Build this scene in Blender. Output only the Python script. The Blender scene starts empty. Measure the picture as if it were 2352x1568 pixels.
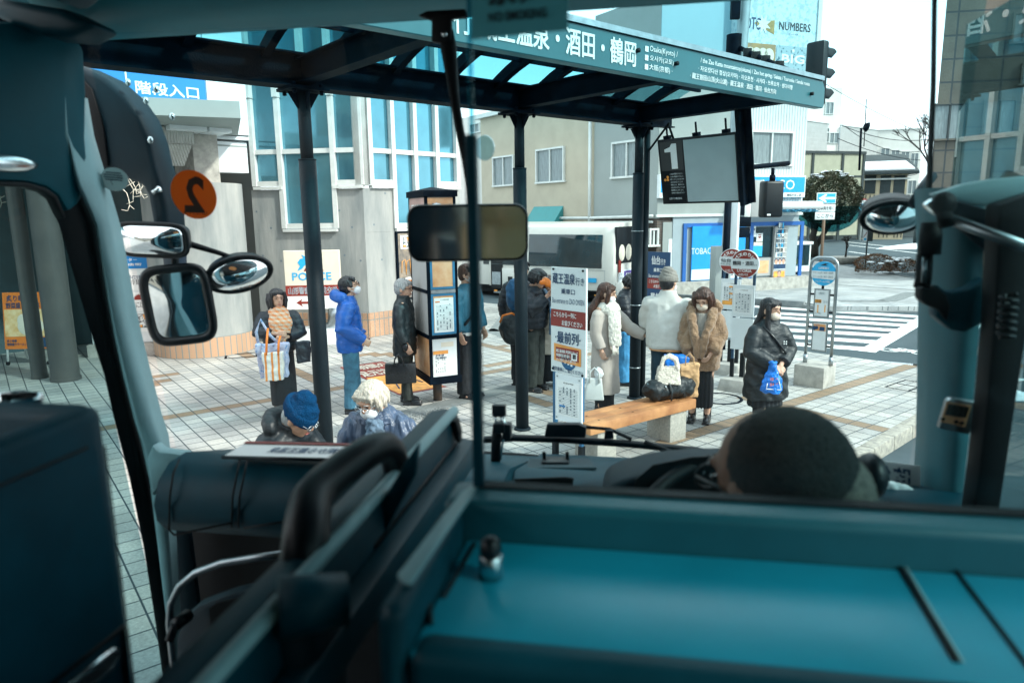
import bpy,bmesh,math,random
from mathutils import Vector as V,Matrix,noise
R=math.radians
random.seed(7)
SC=bpy.context.scene
COL=SC.collection
# ------------------------------------------------------------------ camera, world, sun, exposure
FPX,YH,ROLL,HC=1600.0,490.0,0.0132,2.45
TH=math.atan((784-YH)/FPX)
FW=V((0,math.cos(TH),-math.sin(TH)))
RT0=V((1,0,0));UP0=RT0.cross(FW)
CX=math.cos(ROLL)*RT0-math.sin(ROLL)*UP0
CY=math.sin(ROLL)*RT0+math.cos(ROLL)*UP0
cam=bpy.data.objects.new('camera',bpy.data.cameras.new('camera'))
COL.objects.link(cam)
cam.matrix_world=Matrix(((CX.x,CY.x,-FW.x,0),(CX.y,CY.y,-FW.y,0),(CX.z,CY.z,-FW.z,HC),(0,0,0,1)))
cam.data.sensor_width=36
cam.data.lens=FPX/2352*36
cam.data.clip_start=0.02
cam.data.clip_end=3000
cam.data.dof.use_dof=True
cam.data.dof.focus_distance=8.6
cam.data.dof.aperture_fstop=3.0
SC.camera=cam
SUN_EL,SUN_AZ=R(38),R(118)
w=bpy.data.worlds.new('World');SC.world=w;w.use_nodes=True
nt=w.node_tree;nt.nodes.clear()
sky=nt.nodes.new('ShaderNodeTexSky');sky.sky_type='NISHITA';sky.sun_disc=False
sky.sun_elevation=SUN_EL;sky.sun_rotation=SUN_AZ;sky.dust_density=4.0;sky.air_density=1.0;sky.ozone_density=1.2
tc=nt.nodes.new('ShaderNodeTexCoord');mp=nt.nodes.new('ShaderNodeMapping');mp.inputs['Scale'].default_value=(1.2,1.2,3.2)
nz=nt.nodes.new('ShaderNodeTexNoise');nz.inputs['Scale'].default_value=1.6;nz.inputs['Detail'].default_value=5
rp=nt.nodes.new('ShaderNodeValToRGB');rp.color_ramp.elements[0].position=.25;rp.color_ramp.elements[1].position=.62
rp.color_ramp.elements[0].color=(.78,)*3+(1,);rp.color_ramp.elements[1].color=(.96,)*3+(1,)
mx=nt.nodes.new('ShaderNodeMix');mx.data_type='RGBA'
mx.inputs['B'].default_value=(15.5,16.0,16.3,1)
bg=nt.nodes.new('ShaderNodeBackground');bg.inputs['Strength'].default_value=0.105
wo=nt.nodes.new('ShaderNodeOutputWorld')
L=nt.links.new
L(tc.outputs['Generated'],mp.inputs[0]);L(mp.outputs[0],nz.inputs['Vector']);L(nz.outputs['Fac'],rp.inputs[0])
L(rp.outputs[0],mx.inputs['Factor']);L(sky.outputs[0],mx.inputs['A']);L(mx.outputs['Result'],bg.inputs[0]);L(bg.outputs[0],wo.inputs[0])
sl=bpy.data.lights.new('sun','SUN');sl.energy=3.3;sl.angle=R(4);sl.color=(1,.93,.82)
sun=bpy.data.objects.new('sun',sl);COL.objects.link(sun)
SD=V((math.sin(SUN_AZ)*math.cos(SUN_EL),math.cos(SUN_AZ)*math.cos(SUN_EL),math.sin(SUN_EL)))
sun.rotation_euler=SD.to_track_quat('Z','Y').to_euler()
SC.view_settings.view_transform='Standard';SC.view_settings.look='None';SC.view_settings.exposure=0.8
SC.cycles.use_denoising=True
SC.cycles.max_bounces=10;SC.cycles.transparent_max_bounces=16;SC.cycles.sample_clamp_indirect=6
try:SC.cycles.denoiser='OPENIMAGEDENOISE'
except Exception:pass
# ------------------------------------------------------------------ helpers
def ray(x,y):return(FW*FPX+CX*(x-1176)-CY*(y-784)).normalized()
CAM0=V((0,0,HC))
def G(x,y,z=0.0):
 r=ray(x,y);return CAM0+r*((z-HC)/r.z)
def AY(x,y,d):
 r=ray(x,y);return CAM0+r*(d/r.y)
def PL(x,y,o,n):
 r=ray(x,y);return CAM0+r*((V(o)-CAM0).dot(n)/r.dot(n))
def Z(sx,sy,sw):
 k=sw/2352.0;return lambda x,y:((sx+x*k)*.57422,(sy+y*k)*.57422)
class Frame:
 def __init__(f,o,deg,lean=0.0):
  f.o=V(o);a=R(deg);f.d=V((math.cos(a),math.sin(a),0));n=V((math.sin(a),-math.cos(a),0))
  l=R(lean);f.u=V((0,0,math.cos(l)))+n*math.sin(l);f.n=n*math.cos(l)-V((0,0,math.sin(l)))
  f.M=Matrix(((f.d.x,f.n.x,f.u.x,f.o.x),(f.d.y,f.n.y,f.u.y,f.o.y),(f.d.z,f.n.z,f.u.z,f.o.z),(0,0,0,1)))
  f.I=f.M.inverted()
 def h(f,x,y,t=0.0):
  p=f.I@PL(x,y,f.o+f.n*t,f.n);return p.x,p.z
 def P(f,s,t,z):return f.M@V((s,t,z))
 def shift(f,t,s=0):return Frame2(f,f.P(s,t,0))
class Frame2(Frame):
 def __init__(f,g,o):
  f.o=V(o);f.d,f.n,f.u=g.d,g.n,g.u
  f.M=g.M.copy();f.M.translation=f.o;f.I=f.M.inverted()
class MB:
 def __init__(s,T=None):
  s.v=[];s.f=[];s.sm=[];s.cut=[];s.T=T.M if isinstance(T,Frame)else T
 def add(s,vs,fs,smooth=False):
  b=len(s.v);s.cut.append((b,len(s.f)))
  s.v+=[(s.T@V(v))if s.T else V(v)for v in vs]
  for f in fs:s.f.append(tuple(i+b for i in f));s.sm.append(smooth)
  return s
 def box(s,a,b):
  x0,y0,z0=(min(a[i],b[i])for i in range(3));x1,y1,z1=(max(a[i],b[i])for i in range(3))
  return s.add([(x0,y0,z0),(x1,y0,z0),(x1,y1,z0),(x0,y1,z0),(x0,y0,z1),(x1,y0,z1),(x1,y1,z1),(x0,y1,z1)],[(0,3,2,1),(4,5,6,7),(0,1,5,4),(1,2,6,5),(2,3,7,6),(3,0,4,7)])
 def hexa(s,p):
  return s.add(p,[(0,3,2,1),(4,5,6,7),(0,1,5,4),(1,2,6,5),(2,3,7,6),(3,0,4,7)])
 def quad(s,a,b,c,d):return s.add([a,b,c,d],[(0,1,2,3)])
 def prism(s,poly,e0,e1=None):
  n=len(poly);e=V(e0);q=[V(p)for p in poly]
  return s.add(q+[p+e for p in q],[tuple(range(n-1,-1,-1)),tuple(range(n,2*n))]+[(i,(i+1)%n,n+(i+1)%n,n+i)for i in range(n)])
 def slab(s,poly2,t0,t1):
  return s.prism([(p[0],t0,p[1])for p in poly2],(0,t1-t0,0))
 def flat(s,poly2,z0,z1):
  return s.prism([(p[0],p[1],z0)for p in poly2],(0,0,z1-z0))
 def rings(s,rs,cap=True,closed=True,smooth=True):
  n=len(rs[0]);vs=[p for r in rs for p in r];fs=[]
  for i in range(len(rs)-1):
   for j in range(n if closed else n-1):
    k=(j+1)%n;fs.append((i*n+j,i*n+k,(i+1)*n+k,(i+1)*n+j))
  if cap and closed:fs+=[tuple(range(n-1,-1,-1)),tuple((len(rs)-1)*n+j for j in range(n))]
  return s.add(vs,fs,smooth)
 def tube(s,pts,r,n=10,cap=True,sy=1.0):
  P=[V(p)for p in pts];rs=r if isinstance(r,(list,tuple))else[r]*len(P);out=[];up=None
  for i,p in enumerate(P):
   t=(P[min(i+1,len(P)-1)]-P[max(i-1,0)]).normalized()
   if up is None:up=V((0,0,1))if abs(t.z)<.9 else V((0,1,0))
   a=t.cross(up).normalized();up=a.cross(t).normalized()
   out.append([p+(a*math.cos(2*math.pi*j/n)+up*sy*math.sin(2*math.pi*j/n))*rs[i]for j in range(n)])
  return s.rings(out,cap)
 def lathe(s,c,prof,n=20,cap=True):
  return s.rings([[V(c)+V((r*math.cos(2*math.pi*j/n),r*math.sin(2*math.pi*j/n),z))for j in range(n)]for r,z in prof],cap)
 def ell(s,c,r,n=14,m=9,rot=None):
  out=[]
  for i in range(m+1):
   a=-math.pi/2+math.pi*i/m
   ring=[]
   for j in range(n):
    b=2*math.pi*j/n;cr=max(math.cos(a),.02)
    p=V((r[0]*cr*math.cos(b),r[1]*cr*math.sin(b),r[2]*math.sin(a)))
    ring.append(V(c)+(rot@p if rot else p))
   out.append(ring)
  return s.rings(out)
 def disc(s,c,ax,ay,n=28,t=None):
  p=[V(c)+V(ax)*math.cos(2*math.pi*j/n)+V(ay)*math.sin(2*math.pi*j/n)for j in range(n)]
  return s.prism(p,t)if t is not None else s.add(p,[tuple(range(n))])
WL={}
def wl(o):return WL.get(o.name,V((0,0,0)))
def props(o,label=None,cat=None,group=None,kind=None):
 if label:o['label']=label
 if cat:o['category']=cat
 if group:o['group']=group
 if kind:o['kind']=kind
 return o
def mkobj(name,me,loc,parent):
 o=bpy.data.objects.new(name,me);COL.objects.link(o);WL[o.name]=V(loc)
 if parent:o.parent=parent;o.location=V(loc)-wl(parent)
 else:o.location=loc
 return o
SPLIT=dict(fixing_bolt='fixing_bolt',headrest='headrest',tail_lamp='tail_lamp',marker_lamp='marker_lamp',bolt='bolt',indicator='indicator',tie_hole='tie_hole',window_poster='window_poster',eyes='eye',eyebrows='eyebrow',buttons='button',button='button',arm_clamp='arm_clamp',clamp_arm='clamp_arm',hanger='hanger',posts='post',corner_frame='corner_frame',clamp='clamp',wheel_arch='wheel_arch')
def ob(name,mb,mat,parent=None,label=None,cat=None,group=None,kind=None,bevel=0,seg=2,auto=None,sub=0):
 if parent and name in SPLIT and len(mb.cut)>1:
  c=mb.cut+[(len(mb.v),len(mb.f))]
  for(v0,f0),(v1,f1)in zip(c[:-1],c[1:]):
   q=MB();q.v=mb.v[v0:v1];q.f=[tuple(i-v0 for i in f)for f in mb.f[f0:f1]];q.sm=mb.sm[f0:f1];q.cut=[0];o=ob(SPLIT[name],q,mat,parent,bevel=bevel,seg=seg,auto=auto)
  return o
 if parent is None:
  n=len(mb.v);loc=V((sum(p.x for p in mb.v)/n,sum(p.y for p in mb.v)/n,min(p.z for p in mb.v)))
  if kind=='structure':loc=V((0,0,0))
 else:loc=wl(parent)
 me=bpy.data.meshes.new(name)
 me.from_pydata([p-loc for p in mb.v],[],mb.f)
 me.polygons.foreach_set('use_smooth',mb.sm)
 b=bmesh.new();b.from_mesh(me)
 bmesh.ops.recalc_face_normals(b,faces=b.faces)
 if bevel:
  bmesh.ops.bevel(b,geom=[e for e in b.edges if len(e.link_faces)==2 and e.calc_face_angle(0)>.6],offset=bevel,segments=seg,profile=.5,affect='EDGES',clamp_overlap=True)
  if seg>1:
   for f in b.faces:f.smooth=True
 if sub:
  bmesh.ops.subdivide_edges(b,edges=b.edges,cuts=sub,use_grid_fill=True)
 b.to_mesh(me);b.free()
 if bevel and seg>1:me.set_sharp_from_angle(angle=R(35))
 if auto:me.polygons.foreach_set('use_smooth',[True]*len(me.polygons));me.set_sharp_from_angle(angle=R(auto))
 for m in(mat if isinstance(mat,(list,tuple))else[mat]):me.materials.append(m)
 o=mkobj(name,me,loc,parent)
 return props(o,label,cat,group,kind)
def thing(name,label,cat,loc,group=None):
 o=mkobj(name,None,V(loc),None);o.empty_display_size=.2
 return props(o,label,cat,group)
def dup(o,loc,label=None,parent=None,group=None):
 c=o.copy();COL.objects.link(c)
 if parent is None:
  c.location=loc
  if label:c['label']=label
  if group:c['group']=group
 else:c.parent=parent
 for k in[x for x in bpy.data.objects if x.parent==o and x.name!=c.name]:dup(k,None,None,c)
 return c
_tc={}
def txt_mesh(body,bold):
 k=(body,bold)
 if k not in _tc:
  cu=bpy.data.curves.new('lettering','FONT');cu.body=body;cu.size=1;cu.offset=bold;cu.resolution_u=2
  cu.space_line=1.15
  o=bpy.data.objects.new('lettering',cu);COL.objects.link(o)
  bpy.context.view_layer.update()
  me=bpy.data.meshes.new_from_object(o.evaluated_get(bpy.context.evaluated_depsgraph_get()))
  bpy.data.objects.remove(o);bpy.data.curves.remove(cu)
  _tc[k]=[v.co.copy()for v in me.vertices],[tuple(p.vertices)for p in me.polygons]
  bpy.data.meshes.remove(me)
 return _tc[k]
def text(body,fr,box,mat,parent,t=.006,bold=.0,mirror=False,name='lettering',arc=None,mb=None):
 vs,fs=txt_mesh(body,bold if bold<=.012 or arc else 0)
 x0=min(v.x for v in vs);x1=max(v.x for v in vs);y0=min(v.y for v in vs);y1=max(v.y for v in vs)
 if bold>.012 and not arc:
  d=bold*.55;m=mb or MB(fr);w_=(box[2]-box[0]);n_=max(len(body.split(chr(10))[0]),1);e=d*w_/n_;s0,z0,s1,z1=box
  for k,(dx,dz)in enumerate(((-1,-1),(1,1),(-1,1),(1,-1))):text(body,fr,(s0+dx*e,z0+dz*e,s1+dx*e,z1+dz*e),None,None,t+.0005*k,.0,mirror,mb=m)
  return m if mb else ob(name,m,mat,parent)
 s0,z0,s1,z1=box;out=[]
 for v in vs:
  a=(v.x-x0)/(x1-x0);b=(v.y-y0)/max(y1-y0,1e-6)
  if mirror:a=1-a
  if arc:
   cs,cz,r0,r1,a0,a1=arc;an=R(a0+(a1-a0)*a);rr=r0+(r1-r0)*b
   out.append((cs+rr*math.cos(an),t,cz+rr*math.sin(an)))
  else:out.append((s0+(s1-s0)*a,t,z0+(z1-z0)*b))
 m=mb or MB(fr)
 m.add(out,fs)
 return m if mb else ob(name,m,mat,parent)
def pbox(fr,a,b,t=0):
 s0,z0=fr.h(*a,t);s1,z1=fr.h(*b,t);return min(s0,s1),min(z0,z1),max(s0,s1),max(z0,z1)
# ------------------------------------------------------------------ materials
def mat(name,c,rough=.6,metal=0,var=.12,sc=6.0,bump=0.0,bsc=60.0,stretch=(1,1,1),spec=.5,c2=None,lo=.35,hi=.65,coat=0,sss=0,sheen=0,emit=None,dirt=None,tcoord='Object'):
 m=bpy.data.materials.new(name);m.use_nodes=True;n=m.node_tree.nodes;l=m.node_tree.links.new
 p=n['Principled BSDF'];p.inputs['Roughness'].default_value=rough;p.inputs['Metallic'].default_value=metal
 p.inputs['Specular IOR Level'].default_value=spec;p.inputs['Coat Weight'].default_value=coat;p.inputs['Sheen Weight'].default_value=sheen
 if sss:p.inputs['Subsurface Weight'].default_value=sss;p.inputs['Subsurface Radius'].default_value=(.01,.004,.002)
 t=n.new('ShaderNodeTexCoord');mp=n.new('ShaderNodeMapping');mp.inputs['Scale'].default_value=stretch
 l(t.outputs[tcoord],mp.inputs[0])
 z=n.new('ShaderNodeTexNoise');z.inputs['Scale'].default_value=sc;z.inputs['Detail'].default_value=6;z.inputs['Roughness'].default_value=.62
 l(mp.outputs[0],z.inputs['Vector'])
 r=n.new('ShaderNodeValToRGB');r.color_ramp.elements[0].position=lo;r.color_ramp.elements[1].position=hi
 d=c2 if c2 else tuple(x*(1-var)for x in c);b=c if c2 else tuple(min(1,x*(1+var))for x in c)
 r.color_ramp.elements[0].color=tuple(d)+(1,);r.color_ramp.elements[1].color=tuple(b)+(1,)
 l(z.outputs['Fac'],r.inputs[0]);l(r.outputs[0],p.inputs['Base Color'])
 q=n.new('ShaderNodeMapRange');q.inputs[3].default_value=max(rough-.08,.02);q.inputs[4].default_value=min(rough+.1,1)
 l(z.outputs['Fac'],q.inputs[0]);l(q.outputs[0],p.inputs['Roughness'])
 if bump:
  z2=n.new('ShaderNodeTexNoise');z2.inputs['Scale'].default_value=bsc;z2.inputs['Detail'].default_value=3;l(mp.outputs[0],z2.inputs['Vector'])
  bp=n.new('ShaderNodeBump');bp.inputs['Strength'].default_value=bump;bp.inputs['Distance'].default_value=.02
  l(z2.outputs['Fac'],bp.inputs['Height']);l(bp.outputs[0],p.inputs['Normal'])
 if emit:p.inputs['Emission Color'].default_value=tuple(emit[:3])+(1,);p.inputs['Emission Strength'].default_value=emit[3]
 return m
def nodes(m):return m.node_tree.nodes,m.node_tree.links.new,m.node_tree.nodes['Principled BSDF']
def glass(name,tint=(.9,.95,.95),refl=1.0,rough=.0,band=None,ior=1.45):
 m=bpy.data.materials.new(name);m.use_nodes=True;n=m.node_tree.nodes;l=m.node_tree.links.new;n.clear()
 tr=n.new('ShaderNodeBsdfTransparent');tr.inputs[0].default_value=tuple(tint)+(1,)
 gl=n.new('ShaderNodeBsdfGlossy');gl.inputs['Roughness'].default_value=rough;gl.inputs['Color'].default_value=(refl,)*3+(1,)
 fr=n.new('ShaderNodeFresnel');ge=n.new('ShaderNodeNewGeometry');mr=n.new('ShaderNodeMapRange');mr.inputs[3].default_value=ior;mr.inputs[4].default_value=1/ior
 l(ge.outputs['Backfacing'],mr.inputs[0]);l(mr.outputs[0],fr.inputs[0])
 mi=n.new('ShaderNodeMixShader');o=n.new('ShaderNodeOutputMaterial')
 l(fr.outputs[0],mi.inputs[0]);l(tr.outputs[0],mi.inputs[1]);l(gl.outputs[0],mi.inputs[2]);l(mi.outputs[0],o.inputs[0])
 if band:
  g=n.new('ShaderNodeNewGeometry');x=n.new('ShaderNodeSeparateXYZ');l(g.outputs['Position'],x.inputs[0])
  q=n.new('ShaderNodeMapRange');q.interpolation_type='SMOOTHSTEP';q.inputs[1].default_value=band[0];q.inputs[2].default_value=band[1];l(x.outputs[2],q.inputs[0])
  mc=n.new('ShaderNodeMix');mc.data_type='RGBA';mc.inputs['A'].default_value=tuple(tint)+(1,);mc.inputs['B'].default_value=tuple(band[2])+(1,)
  l(q.outputs[0],mc.inputs['Factor']);l(mc.outputs['Result'],tr.inputs[0])
 return m
def wave(m,scale,strength=.6,axis='X',dist=.02,saw=False,coord='Object',prof='SIN'):
 n,l,p=nodes(m);t=n.new('ShaderNodeTexCoord');wv=n.new('ShaderNodeTexWave');wv.bands_direction=axis;wv.wave_profile=prof
 wv.inputs['Scale'].default_value=scale;l(t.outputs[coord],wv.inputs['Vector'])
 b=n.new('ShaderNodeBump');b.inputs['Strength'].default_value=strength;b.inputs['Distance'].default_value=dist
 l(wv.outputs['Fac'],b.inputs['Height']);l(b.outputs[0],p.inputs['Normal']);return m
TEAL=(.012,.062,.078)
M=dict(plastic=mat('grey_teal_plastic',(.001,.042,.062),.45,spec=.2,var=.12,sc=9,bump=.10,bsc=420),plastic_d=mat('dark_teal_plastic',(.001,.014,.023),.55,spec=.25,var=.15,sc=9,bump=.1,bsc=420),plastic_l=mat('light_pillar_trim',(.25,.42,.45),.5,var=.1,sc=5,bump=.06,bsc=300),tray=mat('tray_plastic',(.006,.27,.39),.32,var=.1,sc=4,bump=.05,bsc=300),black=mat('black_rubber',(.003,.005,.007),.6,spec=.25,var=.3,sc=12,bump=.08,bsc=200),blackg=mat('gloss_black',(.002,.005,.008),.4,spec=.35,var=.3,sc=12),chrome=mat('brushed_chrome',(.62,.68,.7),.22,1,var=.1,sc=20),steel=mat('satin_steel',(.34,.38,.40),.35,1,var=.15,sc=14),steelnavy=mat('dark_painted_steel',(.002,.006,.012),.65,spec=.06,var=.45,sc=5,bump=.12,bsc=70),navy=mat('navy_steel',(.012,.05,.10),.4,var=.3,sc=10),white=mat('white_paint',(.78,.79,.78),.5,var=.06,sc=3),board=mat('sign_white',(.66,.70,.71),.4,var=.05,sc=3),cream=mat('cream_board',(.66,.60,.50),.5,var=.06,sc=3),red=mat('sign_red',(.23,.022,.014),.45,var=.1,sc=5),blue=mat('sign_blue',(.006,.19,.50),.4,var=.05,sc=3),skyblue=mat('sky_blue',(.02,.36,.66),.4,var=.05,sc=3),inkblue=mat('ink_navy',(.008,.045,.115),.5,var=.05),ink=mat('ink_black',(.012,.018,.024),.5,var=.05),inkgrey=mat('ink_grey',(.13,.17,.2),.5,var=.05),orange=mat('sign_orange',(.68,.17,.015),.5,var=.08),tape=mat('orange_tape',(.72,.30,.07),.5,var=.15,sc=14),gold=mat('amber',(.75,.33,.06),.5,var=.3,sc=10),peach=mat('faded_orange_panel',(.62,.27,.10),.5,var=.28,sc=4,c2=(.74,.46,.27)),concrete=mat('board_marked_concrete',(.37,.37,.35),.85,c2=(.17,.195,.20),sc=2.4,stretch=(1,1,.22),bump=.25,bsc=18,lo=.3,hi=.7),concrete2=mat('plain_concrete',(.44,.42,.38),.85,c2=(.27,.26,.24),sc=7,bump=.3,bsc=90,lo=.3,hi=.62),metalw=mat('pale_window_frame',(.62,.64,.62),.4,.1,var=.08,sc=4),panelw=mat('white_enamel_panel',(.70,.74,.76),.4,var=.05,sc=2),glassf=mat('tinted_window',(.10,.29,.37),.03,.62,var=.25,sc=.5,spec=.9,bump=.025,bsc=1.3),glassd=mat('dark_window',(.006,.022,.03),.05,0,var=.4,sc=1.5,spec=.8),curtain=mat('window_curtain',(.16,.20,.21),.35,var=.25,sc=5,stretch=(4,4,.6),spec=.6,coat=.3),beige=mat('beige_render',(.47,.415,.325),.85,var=.07,sc=1.5,bump=.1,bsc=60),greywall=mat('grey_cladding',(.28,.31,.30),.6,var=.06,sc=1.2),bluewall=mat('pale_blue_cladding',(.24,.40,.46),.6,var=.05,sc=.7),whitewall=mat('white_render',(.66,.64,.60),.8,var=.05,sc=1.5),greywall2=mat('grey_siding',(.36,.36,.355),.8,var=.06,sc=2),olive=mat('olive_board',(.36,.36,.27),.8,var=.08,sc=2),timber=mat('dark_timber',(.022,.034,.036),.7,var=.35,sc=8,stretch=(6,6,.6)),plaster=mat('cream_plaster',(.60,.49,.33),.85,var=.08,sc=4),tan=mat('tan_tile_cladding',(.115,.10,.078),.6,var=.12,sc=1),wood=mat('bench_wood',(.52,.25,.10),.6,c2=(.30,.12,.045),sc=3.2,bump=.35,bsc=14,stretch=(1,1,1)),snow=mat('snow',(.80,.83,.86),.8,var=.04,sc=10,bump=.3,bsc=12),asphalt=mat('asphalt',(.082,.108,.120),.95,spec=.12,c2=(.052,.073,.083),sc=.9,bump=.3,bsc=120,lo=.3,hi=.7),paint=mat('road_paint',(.70,.71,.70),.7,c2=(.33,.36,.37),sc=3.2,lo=.33,hi=.44,bump=.2,bsc=80),skin=mat('skin',(.55,.33,.235),.5,var=.06,sc=30,sss=.12),skin2=mat('older_skin',(.48,.27,.18),.5,var=.12,sc=40,sss=.1),skindark=mat('shaded_skin',(.20,.10,.062),.5,var=.12,sc=40,sss=.1),lip=mat('lip',(.36,.11,.09),.5,var=.05),eye=mat('eye_dark',(.015,.012,.012),.2,var=.05),hair=mat('black_hair',(.010,.010,.013),.38,var=.4,sc=60,stretch=(1,1,.15),bump=.4,bsc=80),hairb=mat('brown_hair',(.055,.022,.014),.38,var=.5,sc=60,stretch=(1,1,.12),bump=.4,bsc=80),hairw=mat('white_hair',(.47,.43,.36),.5,var=.2,sc=70,stretch=(1,1,.12),bump=.5,bsc=80),hairg=mat('grey_hair',(.34,.35,.35),.5,var=.3,sc=70,stretch=(1,1,.2),bump=.5,bsc=80),mask=mat('face_mask',(.74,.76,.78),.8,var=.04),maskb=mat('beige_mask',(.62,.52,.43),.8,var=.04),shoe=mat('black_leather',(.010,.012,.015),.28,var=.3,sc=20),coatnavy=mat('navy_down',(.005,.010,.018),.55,var=.4,sc=9,bump=.8,bsc=11),coatblk=mat('black_puffer',(.006,.011,.015),.5,var=.3,sc=6,bump=.9,bsc=9,stretch=(1,1,1.6)),coatleather=mat('black_coat',(.012,.020,.024),.45,var=.3,sc=6,bump=.5,bsc=8),coatblue=mat('bright_blue_down',(.002,.085,.37),.45,var=.16,sc=5,bump=.7,bsc=7,stretch=(1,1,2.2)),teal=mat('teal_jacket',(.012,.105,.165),.6,var=.16,sc=5,bump=.3,bsc=8),lilac=mat('slate_blue_quilt',(.055,.085,.145),.35,var=.25,sc=8,bump=1.0,bsc=16,stretch=(1.8,1.8,.4)),fleece=mat('white_fleece',(.66,.65,.61),.95,var=.08,sc=8,bump=.8,bsc=130,sheen=.3),fur=mat('brown_fur',(.33,.20,.115),.9,c2=(.23,.135,.078),sc=6,bump=.9,bsc=60,sheen=.4),furw=mat('cream_fur',(.70,.63,.54),.95,var=.08,sc=8,bump=.8,bsc=90,sheen=.3),beigecoat=mat('beige_wool',(.42,.37,.335),.85,var=.08,sc=4,bump=.4,bsc=7),creamcoat=mat('cream_down',(.52,.47,.40),.7,var=.08,sc=4,bump=.6,bsc=8),knitw=mat('cream_knit',(.70,.66,.59),.95,var=.1,sc=10,bump=.9,bsc=60,stretch=(1,1,.4)),knitg=mat('grey_knit',(.29,.27,.245),.95,var=.15,sc=10,bump=.9,bsc=70,stretch=(2,2,.3)),knitb=mat('blue_knit',(.002,.038,.105),.95,var=.15,sc=20,bump=.7,bsc=120,spec=.1),scarfblue=mat('blue_grey_scarf',(.11,.17,.24),.9,var=.2,sc=20,bump=.5,bsc=50),denim=mat('denim',(.035,.12,.185),.85,var=.3,sc=9,bump=.3,bsc=40),jeansl=mat('light_denim',(.05,.24,.46),.85,var=.3,sc=7,bump=.3,bsc=30),dark=mat('black_cloth',(.008,.011,.015),.8,var=.3,sc=9,bump=.4,bsc=14),olivecl=mat('dark_olive_cloth',(.02,.026,.024),.8,var=.3,sc=9,bump=.3,bsc=14),bagblk=mat('black_nylon',(.008,.014,.018),.5,var=.3,sc=12,bump=.6,bsc=16),bagpoly=mat('blue_polythene',(.01,.17,.62),.25,var=.3,sc=9,bump=1.0,bsc=16),bagw=mat('white_leather',(.58,.61,.60),.4,var=.05,sc=6),kraft=mat('kraft_paper',(.55,.33,.165),.75,var=.1,sc=9,bump=.5,bsc=9),fabtote=mat('printed_cotton',(.40,.42,.55),.85,c2=(.10,.21,.40),sc=26,lo=.36,hi=.46),leaf=mat('topiary_leaf',(.045,.105,.065),.6,c2=(.12,.085,.04),sc=1.5,lo=.35,hi=.7),leafr=mat('russet_leaf',(.20,.085,.04),.7,c2=(.10,.085,.055),sc=5),bark=mat('bark',(.035,.03,.026),.9,var=.3,sc=10,bump=.5,bsc=20),twig=mat('pale_twig',(.60,.55,.46),.6,var=.15,sc=10),net=glass('teal_netting',(.22,.52,.60),.3,.4),tilew=mat('peach_wall_tile',(.46,.27,.165),.5,var=.1,sc=5),brick=mat('brown_brick',(.09,.062,.048),.8,var=.3,sc=5),mirror=mat('mirror',(.85,.88,.9),.02,1,var=.01),tanseat=mat('tan_leather',(.92,.56,.28),.5,var=.12,sc=5,bump=.2,bsc=20),lens_dim=mat('lamp_lens',(.10,.06,.03),.25,var=.2),amberlit=mat('lit_amber',(.8,.3,.05),.4,var=.05),)
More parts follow.
